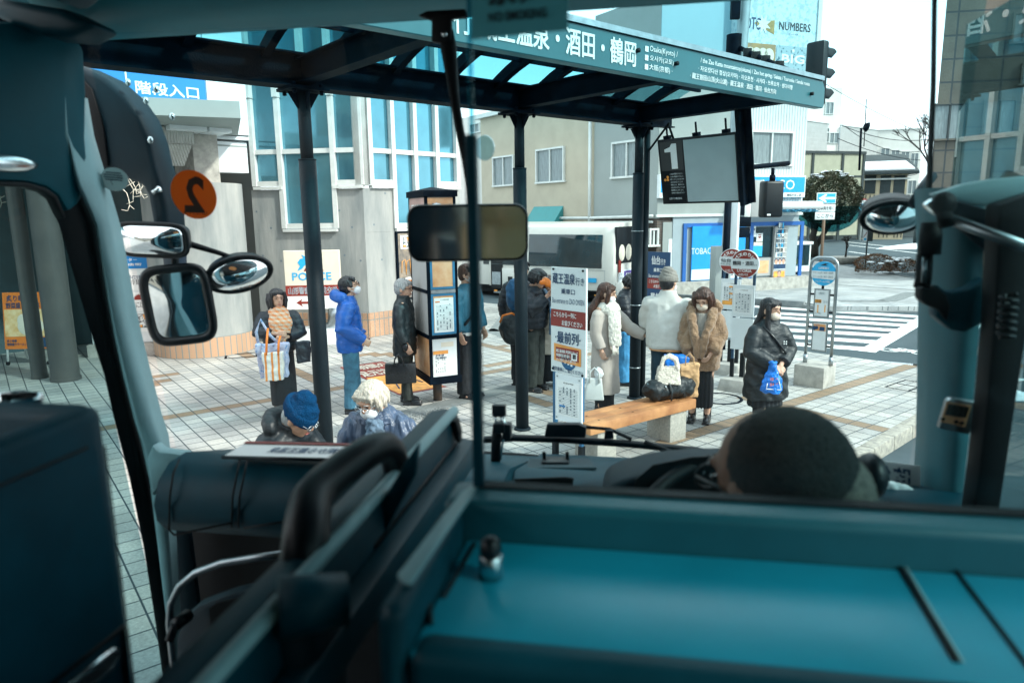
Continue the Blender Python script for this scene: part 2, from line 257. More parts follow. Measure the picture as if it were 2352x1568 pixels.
def tilemat(m,deg,w,h,mortar,c1,c2,cm,bands=(),cells=None,off=0.0,orient='floor',brown=None):
 n,l,p=nodes(m);g=n.new('ShaderNodeNewGeometry');mp=n.new('ShaderNodeMapping');mp.vector_type='POINT'
 mp.inputs['Rotation'].default_value=(0,0,R(-deg));l(g.outputs['Position'],mp.inputs[0]);src=mp.outputs[0]
 if orient=='wall':
  sx=n.new('ShaderNodeSeparateXYZ');cb=n.new('ShaderNodeCombineXYZ');l(src,sx.inputs[0]);l(sx.outputs[0],cb.inputs[0]);l(sx.outputs[2],cb.inputs[1]);src=cb.outputs[0]
 b=n.new('ShaderNodeTexBrick');b.offset=off;b.squash=1.0
 for k,v in(('Scale',1),('Mortar Size',mortar),('Mortar Smooth',.1),('Bias',0),('Brick Width',w),('Row Height',h)):b.inputs[k].default_value=v
 b.inputs['Color1'].default_value=tuple(c1)+(1,);b.inputs['Color2'].default_value=tuple(c2)+(1,);b.inputs['Mortar'].default_value=tuple(cm)+(1,)
 l(src,b.inputs['Vector']);out=b.outputs['Color']
 z=n.new('ShaderNodeTexNoise');z.inputs['Scale'].default_value=45;z.inputs['Detail'].default_value=4;l(g.outputs['Position'],z.inputs['Vector'])
 z3=n.new('ShaderNodeTexNoise');z3.inputs['Scale'].default_value=1.1;z3.inputs['Detail'].default_value=4;l(g.outputs['Position'],z3.inputs['Vector'])
 if bands:
  s=n.new('ShaderNodeSeparateXYZ');l(src,s.inputs[0]);tot=None
  for ax,lo,hi,lo2,hi2 in bands:
   r=None
   for o,a,c in((ax,lo,hi),(1-ax,lo2,hi2)):
    for op,val in(('GREATER_THAN',a),('LESS_THAN',c)):
     q=n.new('ShaderNodeMath');q.operation=op;l(s.outputs[o],q.inputs[0]);q.inputs[1].default_value=val
     if r is None:r=q.outputs[0]
     else:
      k=n.new('ShaderNodeMath');k.operation='MULTIPLY';l(r,k.inputs[0]);l(q.outputs[0],k.inputs[1]);r=k.outputs[0]
   if tot is None:tot=r
   else:k=n.new('ShaderNodeMath');k.operation='MAXIMUM';l(tot,k.inputs[0]);l(r,k.inputs[1]);tot=k.outputs[0]
  k=n.new('ShaderNodeMath');k.operation='SUBTRACT';k.use_clamp=True;l(tot,k.inputs[0]);l(b.outputs['Fac'],k.inputs[1])
  mb=n.new('ShaderNodeMix');mb.data_type='RGBA';mb.inputs['B'].default_value=tuple(brown)+(1,);l(k.outputs[0],mb.inputs['Factor']);l(out,mb.inputs['A']);out=mb.outputs['Result']
 for zz,lo,hi in((z,.76,1.12),(z3,.68,1.14)):
  q=n.new('ShaderNodeMapRange');q.inputs[1].default_value=.3;q.inputs[2].default_value=.7;q.inputs[3].default_value=lo;q.inputs[4].default_value=hi;l(zz.outputs['Fac'],q.inputs[0])
  mm=n.new('ShaderNodeMix');mm.data_type='RGBA';mm.blend_type='MULTIPLY';mm.inputs['Factor'].default_value=1;l(out,mm.inputs['A']);l(q.outputs[0],mm.inputs['B']);out=mm.outputs['Result']
 l(out,p.inputs['Base Color'])
 bp=n.new('ShaderNodeBump');bp.inputs['Strength'].default_value=.5;bp.inputs['Distance'].default_value=.004;bp.invert=True;l(b.outputs['Fac'],bp.inputs['Height']);l(bp.outputs[0],p.inputs['Normal'])
 return m
# ------------------------------------------------------------------ ground
A0=37.5
UX,UY=math.cos(R(A0)),math.sin(R(A0))
def uv(x,y):
 p=G(x,y);return p.x*UX+p.y*UY,-p.x*UY+p.y*UX
def snap(a,k=.2):return math.floor(a/k)*k
def band(axis,p,q,width=1,ext=(0,0)):
 a,b=uv(*p),uv(*q);c=snap((a[1-axis]+b[1-axis])/2);lo,hi=sorted((a[axis],b[axis]))
 return(1-axis,c,c+.2*width-1e-4,snap(lo)-ext[0],snap(hi)+.2+ext[1])
z1=Z(600,1300,700);z2=Z(1900,1300,1000);z6=Z(2696,900,1400);z5=Z(1300,900,1400);z3b=Z(2900,1000,800);zm=Z(1100,1400,700)
bands=[band(0,z1(120,1250),z1(1560,1020),1,(4,1.5)),band(1,zm(350,330),zm(600,430),1,(0,.6)),band(1,z1(1080,300),z1(1420,420)),band(0,z6(0,1470),z6(820,1170),1,(0,0)),band(0,z6(800,1180),z6(1560,975),1,(0,2)),band(1,z6(745,1215),z6(1400,1370),1,(0,.5)),band(0,z1(10,800),z1(110,780)),band(0,z1(70,745),z1(250,730)),band(0,z1(10,690),z1(140,665)),band(0,z1(200,690),z1(370,665)),band(0,z5(1400,950),z5(1750,870),1,(1.2,.8)),band(0,z5(1090,950),z5(1280,905)),band(0,z5(1100,800),z5(1270,840)),band(1,z5(1080,800),z5(1280,850),1,(0,.3)),band(1,z2(520,680),z2(640,690)),band(1,z2(560,630),z2(690,640)),band(1,z2(620,740),z2(700,745)),band(0,(900,815),(1090,790)),band(0,zm(1200,60),zm(1330,40)),band(0,zm(1350,65),zm(1520,40))]
tile=tilemat(mat('plaza_tile',(.5,.5,.5),.62,spec=.4),A0,.2,.2,.007,(.46,.445,.41),(.345,.35,.34),(.045,.06,.07),bands,brown=(.27,.19,.125))
tile2=tilemat(mat('corner_pavement_tile',(.5,.5,.5),.62),30,.3,.3,.008,(.44,.45,.44),(.34,.36,.365),(.12,.14,.15))
gp=lambda pts,z=0:[G(x,y,z).to_2d()for x,y in pts]
rB=V((math.cos(R(10)),-math.sin(R(10)),0));fB=V((math.sin(R(10)),math.cos(R(10)),0))
side=lambda f:(rB*-2.0+fB*f).to_2d()
k1,k2=G(2139,930),G(1975,1023)
kd=(k1-k2).normalized();
kerb_in=[side(-14),side(1.6),side(2.5)+V((.12,.12)),(k2-kd*4.9).to_2d(),(k2-kd*4.2).to_2d(),k2.to_2d(),k1.to_2d(),(k1+kd*.9).to_2d(),(k1+kd*1.25).to_2d()+V((.05,.35))]
far_edge=gp([(2168,848),(1944,819),(1828,804),(1720,786),(1600,772),(1480,745),(1330,718),(1180,702),(1060,690),(900,676)])
plaza=kerb_in+far_edge+[V((-5,32)),V((-30,32)),V((-30,-14))]
m=MB();m.flat(plaza,-.16,0);ob('plaza',m,tile,kind='structure')
m=MB();m.add([(-400,-200,-.15),(400,-200,-.15),(400,900,-.15),(-400,900,-.15)],[(0,1,2,3)]);ob('road',m,M['asphalt'],kind='structure')
m=MB();pts=[V((p.x,p.y,0))for p in kerb_in];acc=0
for a,b in zip(pts[:-1],pts[1:]):
 d=(b-a);ln=d.length;d.normalize();nr=V((d.y,-d.x,0));k=max(1,round(ln/.6))
 for i in range(k):
  p,q=a+d*(ln*i/k+.004),a+d*(ln*(i+1)/k-.004)
  m.hexa([p+V((0,0,-.2)),q+V((0,0,-.2)),q+nr*.16+V((0,0,-.2)),p+nr*.16+V((0,0,-.2)),p+V((0,0,.006)),q+V((0,0,.006)),q+nr*.15+V((0,0,.006)),p+nr*.15+V((0,0,.006))])
ob('kerb',m,mat('granite_kerb',(.40,.37,.31),.85,c2=(.22,.21,.19),sc=16,bump=.4,bsc=60),kind='structure',bevel=.012)
m=MB();e=[V((p.x,p.y,0))for p in far_edge[:6]]
for a,b in zip(e[:-1],e[1:]):
 d=(b-a).normalized();nr=V((d.y,-d.x,0))*-1
 nr=V((.6,.8,0))
 m.hexa([a+V((0,0,-.2)),b+V((0,0,-.2)),b+nr*.18+V((0,0,-.2)),a+nr*.18+V((0,0,-.2)),a+V((0,0,-.004)),b+V((0,0,-.004)),b+nr*.18+V((0,0,-.05)),a+nr*.18+V((0,0,-.05))])
ob('stone_edge',m,M['concrete2'],kind='structure')
m=MB();m.flat(gp([(1835,812),(1900,816),(1985,826),(2060,832),(2145,840),(2160,858),(2080,850),(1990,842),(1930,830)],-.15),-.147,-.1455)
ob('puddle',m,glass('puddle_water',(.45,.52,.56),1.0,.02,ior=1.6),kind='structure')
tp=mat('tactile_block',(.215,.235,.235),.7,var=.15,sc=8)
wave(tp,11,.8,'DIAGONAL',.02)
def strip(name,p,q,wd,mt,z=.004):
 a,b=G(*p),G(*q);d=(b-a).normalized();nr=V((-d.y,d.x,0))*wd/2
 mm=MB();mm.flat([(a+nr).to_2d(),(b+nr).to_2d(),(b-nr).to_2d(),(a-nr).to_2d()],.001,z);return ob(name,mm,mt,kind='structure')
strip('tactile_paving',(560,1042),z2(390,580),.32,tp);strip('tactile_paving',z2(500,575),(1345,850),.3,tp)
strip('tactile_paving',z5(1150,715),z5(1240,590),.34,tp);strip('tactile_paving',z5(1090,700),z5(1290,770),.34,tp)
strip('tactile_paving',(1100,1020),(1330,1150),.33,tp)
m=MB()
for i in range(12):
 for j in range(5):
  c=G(975+0,952)+V((UX,UY,0))*(i*.06-.36)+V((-UY,UX,0))*(j*.06-.12);m.lathe(c,[(.022,0),(.02,.009),(.008,.012)],8)
ob('tactile_domes',m,tp,kind='structure')
m=MB()
for c in[z1(1230,410)]:
 p=G(*c);
 for k,(a,b)in enumerate((((-.28,-.2),(.28,-.16)),((-.28,.16),(.28,.2)),((-.28,-.16),(-.24,.16)),((.24,-.16),(.28,.16)))):
  mm=Matrix.Translation(p)@Matrix.Rotation(R(20),4,'Z');m.T=mm;m.box((a[0],a[1],.001),(b[0],b[1],.005));m.T=None
p=G(*z6(1640,1090));mm=Matrix.Translation(p)@Matrix.Rotation(R(A0),4,'Z');m.T=mm
for a in(-.32,0,.3):m.box((a,-.3,.001),(a+.02,.3,.004));m.box((-.32,a-.01,.0012),(.32,a+.01,.0044))
m.T=None
p=G(*z2(2300,690));m.rings([[p+V((r*math.cos(R(10*j)),r*math.sin(R(10*j)),h))for j in range(36)]for r,h in((.30,.001),(.30,.005),(.26,.005),(.26,.001))],cap=False)
ob('service_cover',m,M['steelnavy'],kind='structure')
f1=G(*zm(870,235));f2=G(*zm(1440,155));f3=G(*zm(1250,380))
fx=(f2-f1);fy=(f3-f1);fy=fy-fx*(fy.dot(fx)/fx.length_squared)
FM=Matrix(((fx.x/fx.length,-fy.x/fy.length,0,f1.x),(fx.y/fx.length,-fy.y/fy.length,0,f1.y),(0,0,1,0),(0,0,0,1)))
lx,ly=fx.length,fy.length
fn=thing('floor_notice','brown and orange notice sheet stuck flat on the paving near the blue jacket man','floor sign',f1)
m=MB(FM);m.box((0,-ly*2.2,.001),(lx,0,.005));ob('backing',m,M['red'],fn)
m=MB(FM);m.box((.03,-ly*2.15,.0055),(lx-.03,-ly*1.0,.008));ob('panel',m,M['gold'],fn)
m=MB(FM)
for k,(body,y0,y1)in enumerate((('冬期間の',-.42,-.08),('足元注意',-.92,-.52))):
 vs,fs=txt_mesh(body,.02);xx=[v.x for v in vs];yy=[v.y for v in vs]
 m.add([(.05+(v.x-min(xx))/(max(xx)-min(xx))*(lx-.1),(y0+(v.y-min(yy))/(max(yy)-min(yy))*(y1-y0))*ly,.0085)for v in vs],fs)
ob('lettering',m,M['cream'],fn)
m=MB(FM)
m.tube([(lx*.2,-ly*1.9,.009),(lx*.4,-ly*1.4,.009),(lx*.7,-ly*1.3,.009),(lx*.8,-ly*1.75,.009)],.012,5);m.tube([(lx*.35,-ly*1.85,.009),(lx*.75,-ly*1.5,.009)],.012,5);ob('drawing',m,M['inkblue'],fn)
cp=gp([(1540,676),(1640,684),(1735,688),(1850,695),(1905,703),(2105,704),(2290,704),(2230,668),(2150,648),(1990,621),(1930,608),(1850,596),(1700,600),(1560,640)],-.02)
m=MB();m.flat(cp,-.16,-.02);ob('corner_pavement',m,tile2,kind='structure')
m=MB();cc=[V((p.x,p.y,0))for p in cp]
for a,b,h in[(0,1,.02),(1,2,.02),(2,3,.02),(3,4,-.05),(4,5,-.12),(5,6,-.12),(6,7,.0),(7,8,.0),(8,9,.0),(9,10,.0)]:
 p,q=cc[a],cc[b];d=(q-p).normalized();nr=V((d.y,-d.x,0))*.18
 m.hexa([p+V((0,0,-.2)),q+V((0,0,-.2)),q+nr+V((0,0,-.2)),p+nr+V((0,0,-.2)),p+V((0,0,h)),q+V((0,0,h)),q+nr+V((0,0,h)),p+nr+V((0,0,h))])
ob('corner_kerb',m,mat('grey_kerb',(.22,.235,.235),.85,c2=(.10,.12,.13),sc=3,bump=.2,bsc=60),kind='structure')
for p,q,wd in((z3b(1340,600),z3b(1900,600),.4),(z3b(1900,600),z3b(2220,500),.45),(z3b(1250,405),z3b(2250,470),.12),):
 a,b=G(*p,-.02),G(*q,-.02);d=(b-a).normalized();nr=V((-d.y,d.x,0))*wd/2
 mm=MB();mm.flat([(a+nr).to_2d(),(b+nr).to_2d(),(b-nr).to_2d(),(a-nr).to_2d()],-.018,-.014);ob('tactile_paving',mm,tp,kind='structure')
def stripe(a,b,wd):
 d=(b-a).normalized();nr=V((-d.y,d.x,0))*wd/2;return[(a+nr).to_2d(),(b+nr).to_2d(),(b-nr).to_2d(),(a-nr).to_2d()]
m=MB()
for l,r in(((1720,703),(2124,728)),((1790,720),(2112,738)),((1735,726),(2092,748)),((1720,738),(2062,759)),((1700,752),(2049,771)),((1700,766),(2022,786)),((1690,780),(1993,802))):
 m.flat(stripe(G(*l,-.15),G(*r,-.15),.4),-.1495,-.146)
ob('crosswalk_stripes',m,M['paint'],kind='structure')
m=MB();m.flat(stripe(G(1990,808,-.15),G(2280,641,-.15),.30),-.1455,-.1425);m.flat(stripe(G(2130,826,-.15),G(2250,738,-.15),.30),-.1495,-.146);ob('crossing_edge_line',m,M['paint'],kind='structure')
m=MB()
for pts,wd in(([(1950,578),(2111,600),(2200,614)],.18),([(1950,563),(2113,582),(2200,594)],.18),([(1940,555),(2070,569)],.2),([(1560,686),(1660,690),(1760,697)],.15),([(2255,586),(2352,577)],.3),([(2290,872),(2420,872)],.15),([(2290,700),(2420,707)],.15)):
 for a,b in zip(pts[:-1],pts[1:]):m.flat(stripe(G(*a,-.15),G(*b,-.15),wd),-.1495,-.146)
ob('lane_lines',m,M['paint'],kind='structure')
zb=Z(3500,1100,596);o0,o1=G(*zb(240,1185),-.15),G(*zb(740,1235),-.15)
bx=(o1-o0);L0=bx.length;bx.normalize();by=V((-bx.y,bx.x,0));bp_=lambda s,t:o0+bx*s*L0+by*t*L0
m=MB()
for c in(0,1):
 rr=.33;ring=[[bp_(c+q*math.cos(R(15*j)),q*math.sin(R(15*j))*1.0)+V((0,0,.004))for j in range(24)]for q in(rr,rr-.085)]
 m.rings(ring,cap=False)
for a,b in(((0,0),(.28,.42)),((.28,.42),(.5,0)),((.5,0),(.83,.42)),((.28,.42),(.80,.38)),((.83,.52),(1,0)),((0,0),(.5,0)),((.15,.5),(.42,.5)),((.76,.56),(.95,.5))):
 m.flat(stripe(bp_(*a),bp_(*b),.075),-.1495,-.146)
ob('bicycle_marking',m,M['paint'],kind='structure')
def heap(c,rx,ry,h,seed):
 mm=MB();n=26;rr=[]
 for i in range(7):
  f=i/6;ring=[]
  for j in range(n):
   a=2*math.pi*j/n;k=1+.3*noise.noise(V((math.cos(a)*1.6,math.sin(a)*1.6,seed)))
   ring.append(c+V((rx*(1-f**1.6)*k*math.cos(a),ry*(1-f**1.6)*k*math.sin(a),h*f*(1+.3*noise.noise(V((math.cos(a)*2,math.sin(a)*2,seed+f)))))))
  rr.append(ring)
 return mm.rings(rr)
for c,rx,ry,h,lb in((G(2318,912,-.15),.28,.2,.12,'small clump of snow left on the asphalt beside our bus'),(G(2176,604,-.15),1.1,.5,.45,'heap of shovelled snow beside the russet shrub'),(G(2120,571,-.15),2.8,.8,.35,'long low snow bank across the far lane'),(G(2205,575,-.15),2.2,.8,.5,'snow bank on the far kerb behind the round mirror'),(G(2130,640,-.1),.5,.3,.15,'thin snow patch under the end of the russet shrub')):
 o=ob('snow_pile',heap(c,rx,ry,h,rx*9),M['snow']);props(o,lb,'snow','snow left lying along the road')
# ------------------------------------------------------------------ bus shelter
PC,PR_=G(1200,985),G(1457,914)
UD=(PR_-PC).normalized();uA=math.degrees(math.atan2(UD.y,UD.x));ND=V((UD.y,-UD.x,0))
SP=(PR_-PC).length
PLp=PC-UD*2.42
sh=thing('bus_shelter','dark steel bus stop shelter with arched glazed roof and green lettered fascia','bus shelter',PC)
FR=Frame(PC,uA)
zbm=FR.h(1194,263)[1]+.02
def pole(p,top,r=.073):
 m=MB();m.tube([p,p+V((0,0,top-.58))],r,20);m.tube([p+V((0,0,top-.58)),p+V((0,0,top))],r*.74,20)
 m.tube([p+V((0,0,top-.585)),p+V((0,0,top-.575))],r*1.04,20)
 m.lathe(p,[(r*1.35,.0),(r*1.3,.02),(r*1.02,.025)],20)
 return m
postmat=mat('weathered_post_paint',(.009,.018,.025),.55,spec=.2,c2=(.005,.011,.016),sc=3.0,bump=.15,bsc=40)
for p in(PLp,PC,PR_):ob('pole',pole(p,zbm),postmat,sh)
m=MB(FR);m.tube([(.16,.02,0),(.16,.02,zbm)],.045,14);ob('drain_pipe',MB().tube([PR_+UD*.13+ND*.02,PR_+UD*.13+ND*.02+V((0,0,zbm))],.042,14),postmat,sh)
for z in(.42,1.25,2.2):m=MB();m.lathe(PR_+V((0,0,z)),[(.078,0),(.078,.012)],18);ob('band_clamp',m,M['steel'],sh)
W=2.02
FF=Frame(PC+ND*W,uA)
s_end=FF.h(1893,235)[0];sL=-8.0
def ibeam(a,b,h,wd,up=V((0,0,1))):
 d=(b-a).normalized();n=d.cross(up).normalized();m=MB()
 for y0,y1,z0,z1 in((-wd/2,wd/2,0,.014),(-wd/2,wd/2,h-.014,h),(-.008,.008,.014,h-.014)):
  m.hexa([a+n*y0+up*z0,b+n*y0+up*z0,b+n*y1+up*z0,a+n*y1+up*z0,a+n*y0+up*z1,b+n*y0+up*z1,b+n*y1+up*z1,a+n*y1+up*z1])
 return m
zu=V((0,0,1))
ob('rear_beam',ibeam(PC+UD*sL+zu*zbm,PC+UD*(SP+.06)+zu*zbm,.27,.20),M['steelnavy'],sh)
ob('end_beam',ibeam(PC+UD*(SP+.06)+zu*(zbm+.01),PC+UD*s_end+zu*(zbm+.01),.2,.12),M['steelnavy'],sh)
cross_s=[-4.84,-2.42,0,SP]
for s in cross_s:ob('cross_beam',ibeam(PC+UD*s+ND*-.1+zu*(zbm+.035),PC+UD*s+ND*(W-.03)+zu*(zbm+.035),.2,.13),M['steelnavy'],sh)
for p in(PLp,PC,PR_):
 m=MB();m.T=Matrix.Translation(p+zu*(zbm-.012))@Matrix.Rotation(R(uA),4,'Z');m.box((-.17,-.15,-.012),(.17,.15,.012))
 for x in(-.12,.12):
  for y in(-.1,.1):m.lathe((x,y,.012),[(.018,0),(.018,.03),(.01,.034)],6);m.lathe((x,y,-.045),[(.01,0),(.018,.004),(.018,.034)],6)
 m.T=None
 for a in range(4):
  d=V((math.cos(R(uA+90*a)),math.sin(R(uA+90*a)),0));n=V((-d.y,d.x,0))*.006
  q=[p+d*.04+zu*(zbm-.03),p+d*.14+zu*(zbm-.03),p+d*.04+zu*(zbm-.19)]
  m.prism([x-n for x in q],n*2)
 ob('pole_head',m,M['steelnavy'],sh)
def arc(t):
 x=(t+.12)/(W+.1);return zbm+.27+.30*(1-(2*x-1)**2)*.9+.10*x
for k in range(-14,7):
 s=k*.605+.3
 if s>s_end-.1:continue
 pts=[PC+UD*s+ND*t+zu*(arc(t)-.06)for t in[W*i/14-.1 for i in range(15)]]
 m=MB();rr=[]
 for p in pts:rr.append([p-UD*.035-zu*.075,p+UD*.035-zu*.075,p+UD*.035+zu*.035,p-UD*.035+zu*.035])
 m.rings(rr,smooth=False);ob('rafter',m,M['steelnavy'],sh)
for t in(.42,1.45):
 a,b=PC+UD*sL+ND*t+zu*(arc(t)-.1),PC+UD*s_end+ND*t+zu*(arc(t)-.1)
 m=MB();m.prism([a-ND*.02,a+ND*.02,a+ND*.02+zu*.05,a-ND*.02+zu*.05],b-a);ob('purlin',m,M['steelnavy'],sh)
m=MB();rr=[]
for i in range(17):
 t=(W+.08)*i/16-.1;rr.append([PC+UD*s+ND*t+zu*(arc(t)-.02)for s in(sL,s_end)])
m.rings(rr,cap=False,closed=False);ob('roof_glazing',m,glass('teal_polycarbonate',(.26,.56,.62),.6,.08),sh)
z_lo=FF.h(1310,144)[1];z_hi=FF.h(1307,50)[1]
fas=mat('fascia_green',(.02,.115,.135),.35,var=.08,sc=2)
m=MB(FF);m.slab([(sL,z_lo),(s_end-.02,z_lo),(s_end,z_lo+.03),(s_end,z_hi-.07),(s_end-.06,z_hi),(sL,z_hi)],-.10,0)
fo=ob('fascia',m,fas,sh,bevel=.006,seg=1)
m=MB(FF);m.box((sL,-.12,z_hi+.002),(s_end-.06,.02,z_hi+.045));ob('fascia_cap',m,M['steel'],fo)
zt=Z(1300,0,1400);zt3=Z(2696,0,1400)
def fbox(a,b):return pbox(FF,a,b)
H_=z_hi-z_lo
def frow(body,p,q,zf0,zf1,bold=.015):
 s0=FF.h(*p)[0];s1=FF.h(*q)[0];text(body,FF,(s0,z_lo+H_*zf0,s1,z_lo+H_*zf1),M['white'],fo,.004,bold)
frow('行 蔵王温泉・酒田・鶴岡',zt(860,150),zt(2085,380),.18,.86,.035)
frow('Osaka(Kyoto) /',zt(2180,370),zt3(20,400),.66,.86)
frow('오사카(교토) ·',zt(2180,430),zt3(10,450),.42,.60)
frow('大阪(京都) ·',zt(2175,490),zt(2330,510),.17,.36)
frow('/ the Zao Katta mountaintop(okama) / Zao hot spring / Sakata / Tsuruoka / Sendai route',zt3(175,450),zt3(905,640),.66,.84,.012)
frow('· 자오캇다산 정상(오카마) · 자오온천 · 사카타 · 쓰루오카 · 센다이행',zt3(160,500),zt3(790,640),.41,.60,.012)
frow('· 藏王割田山顶(火山湖) · 藏王温泉 · 酒田 · 鶴冈 · 仙台方向',zt3(105,540),zt3(680,660),.15,.35,.02)
m=MB(FF)
for zf in(.67,.43,.18):
 s0=FF.h(*zt(2148,370))[0];a=H_*.15
 for x0,x1,y0,y1 in((0,a,0,.018),(0,a,a-.018,a),(0,.018,.018,a-.018),(a-.018,a,.018,a-.018)):m.box((s0+x0,.001,z_lo+H_*zf+y0),(s0+x1,.005,z_lo+H_*zf+y1))
ob('lettering',m,M['white'],fo)
m=MB(FF)
for px in(zt(2093,343),zt3(8,430),zt3(918,632)):s,z=FF.h(*px);m.tube([(s,0,z),(s,.03,z)],.018,8)
ob('fixing_bolt',m,M['black'],fo)
vA=uA-90
FS=Frame(PL(1510,322,PR_+ND*.2+UD*.12,UD),vA,lean=11.0)
b0=FS.h(1510,322);b1=FS.h(1523,472);b2=FS.h(1693,303);b3=FS.h(1702,462)
s0,s1=(b0[0]+b1[0])/2,(b2[0]+b3[0])/2;zz1=(b0[1]+b2[1])/2;zz0=(b1[1]+b3[1])/2
hb=thing('stop_board','tilted hanging board with a white 1 and a blank pale screen under the shelter roof','sign',FS.P((s0+s1)/2,0,zz0))
m=MB(FS);m.box((s0,-.06,zz0),(s1,0,zz1));ob('housing',m,M['blackg'],hb,bevel=.006)
sw,hh=s1-s0,zz1-zz0;sa=s0+sw*.345
m=MB(FS);m.box((sa,.001,zz0+.025),(s1-.03,.006,zz1-.03));ob('screen',m,mat('blank_screen',(.33,.41,.43),.5,var=.06,sc=3),hb)
m=MB(FS);m.box((s0+.03,.001,zz0+hh*.52),(sa-.02,.004,zz1-.03));ob('number_panel',m,mat('charcoal_panel',(.022,.026,.027),.5,var=.1),hb)
m=MB(FS);bx0=s0+sw*.09;bz=zz0+hh*.545;bh=hh*.38;bw=sw*.16
m.slab([(bx0+bw*.5,bz),(bx0+bw,bz),(bx0+bw,bz+bh),(bx0+bw*.62,bz+bh),(bx0+bw*.45,bz+bh*.87),(bx0,bz+bh*.80),(bx0,bz+bh*.68),(bx0+bw*.5,bz+bh*.68)],.0045,.007);ob('number',m,M['white'],hb)
m=MB(FS);lines=['2つ前の停留所をでました','1つ前の停留所をでました','続いてバスがきます','当日の行先は終了いたしました','障害のため、運休または','大幅な乱れが生じています','電波障害を生じた時、まれに','誤作動する場合があります']
for k,t in enumerate(lines):
 z=zz0+hh*(.455-.042*k);text(t,FS,(s0+sw*.135,z,s0+sw*(.30+.01*(k%3)),z+hh*.026),None,None,.004,0,mb=m)
text('山交バス株式会社',FS,(s0+sw*.10,zz0+hh*.07,s0+sw*.27,zz0+hh*.105),None,None,.004,.02,mb=m)
ob('lettering',m,M['board'],hb)
m=MB(FS)
for s,k in((.10,1),(.10,2),(.065,2)):m.disc((s0+sw*s,.004,zz0+hh*(.465-.042*k)),(.018,0,0),(0,0,.018),12)
ob('indicator',m,M['amberlit'],hb)
m=MB(FS)
for s in(.12,.5,.86):m.tube([(s0+sw*s,-.03,zz1),(s0+sw*s,-.03,zz1+.16)],.012,8);m.box((s0+sw*s-.04,-.06,zz1+.001),(s0+sw*s+.04,0,zz1+.04))
ob('hanger',m,M['steelnavy'],hb)
m=MB(FS);m.box((s1+.02,-.12,zz0-.03),(s1+.07,.06,zz1+.3));m.box((s1+.071,-.05,zz0-.01),(s1+.16,-.035,zz1+.3));ob('side_channel',m,M['steelnavy'],hb)
m=MB();q=FS.P(s0+.2,0,zz1+.14);m.tube([PR_+UD*.13+zu*(zbm-.7),PR_+UD*.13+ND*.05+zu*(zbm-.3),q+V((0,0,.05)),q,FS.P(s0+.22,-.03,zz1)],.014,8)
props(ob('conduit',m,M['black'],None),'black cable conduit curving from the pole to the hanging number board','cable')
# ------------------------------------------------------------------ terminal building on the left
zt1=Z(0,0,1400);zw=Z(950,300,1000);zl=Z(300,400,700);zd=Z(300,800,800)
KA=G(850,775)
FA=Frame(KA,-8);FB=Frame(KA,46)
tb=thing('terminal_building','concrete bus terminal with tall blue windows over board-marked walls and a tiled foot','building',KA)
TOP=11.0
def panes(fr,tag,cols,zrail,zbot,ztop=TOP,sill=.09,mull=.075):
 """cols: list of (s0, s1, z_bottom); builds frame, panes"""
 m=MB(fr);g=MB(fr)
 for s0,s1,zb in cols:
  g.box((s0,-.10,zb),(s1,-.085,ztop))
  m.box((s0,-.08,zb-sill),(s1,.03,zb));m.box((s0-.03,-.05,zb-sill-.05),(s1+.03,.06,zb-sill-.004))
  for zr in zrail:m.box((s0,-.08,zr-.045),(s1,.02,zr+.045))
  for zr in(zrail[0]+2.45,zrail[0]+3.3):m.box((s0,-.082,zr-.04),(s1,.018,zr+.04))
 edges=sorted({round(c[0],3)for c in cols}|{round(c[1],3)for c in cols});
 return m,g
def sx(fr,z,x,y):return fr.h(*z(x,y))
zr=sx(FA,zw,1050,705)[1];zhi=sx(FA,zw,1050,985)[1];zlo=sx(FA,zw,700,1395)[1]
xs=[sx(FA,zw,x,800)[0]for x in(150,402,640,900,1165)]
xs[2]=(xs[1]+xs[3])/2
def facade(fr,xs,zbs,zr,nm):
 cols=list(zip(xs[:-1],xs[1:],zbs));out=[]
 for a,b,zb in cols:
  w_=thing_child=MB(fr)
  w_.box((a+.04,-.08,zb-.10),(b-.04,.03,zb-.002));w_.box((a-.02,-.06,zb-.165),(b+.02,.07,zb-.11))
  for q in(zr,zr+2.6,zr+4.2):w_.box((a+.04,-.08,q-.045),(b-.04,.02,q+.045))
  o=ob('window',w_,M['metalw'],tb)
  g=MB(fr);g.box((a+.03,-.075,zb),(b-.03,-.06,TOP));ob('pane',g,M['glassf'],o)
 for i,x in enumerate(xs):
  zb=min(zbs[max(i-1,0)],zbs[min(i,len(zbs)-1)])
  m=MB(fr);cap=zr+1.02
  m.box((x-.045,-.085,zb-.1),(x+.045,.05,cap-.012));m.box((x-.05,-.085,cap+.004),(x+.05,.09,TOP));ob('mullion',m,M['metalw'],tb)
facade(FA,xs,[zhi,zlo,zlo,zhi],zr,'a')
zrB=zr;xsB=[sx(FB,zw,x,y)[0]for x,y in((1243,720),(1458,730),(1668,745),(1872,760),(2062,775))]
zloB=sx(FB,zw,1550,1392)[1];zhiB=sx(FB,zw,1350,985)[1]
facade(FB,xsB,[zhiB,zloB,zloB,zhiB],zrB,'b')
eB=FB.P(xsB[-1]+.03,0,0);FC=Frame(eB,100)
facade(FC,[.06,.95,1.9],[zhiB,zhiB],zrB,'c')
m=MB();c=[KA+FA.d*-.055+zu*0,KA+FB.d*.06];m.tube([KA-(FA.n+FB.n)*.05+zu*(zhi-.12),KA-(FA.n+FB.n)*.05+zu*TOP],.14,8);ob('corner_post',m,M['metalw'],tb)
conc=M['concrete']
dp=.22
def wallseg(fr,a,b,z0,z1,t=.0,mt=conc,name='wall'):
 m=MB(fr);m.box((a,t-dp,z0),(b,t,z1));return ob(name,m,mt,tb)
sA0=xs[0]-.1
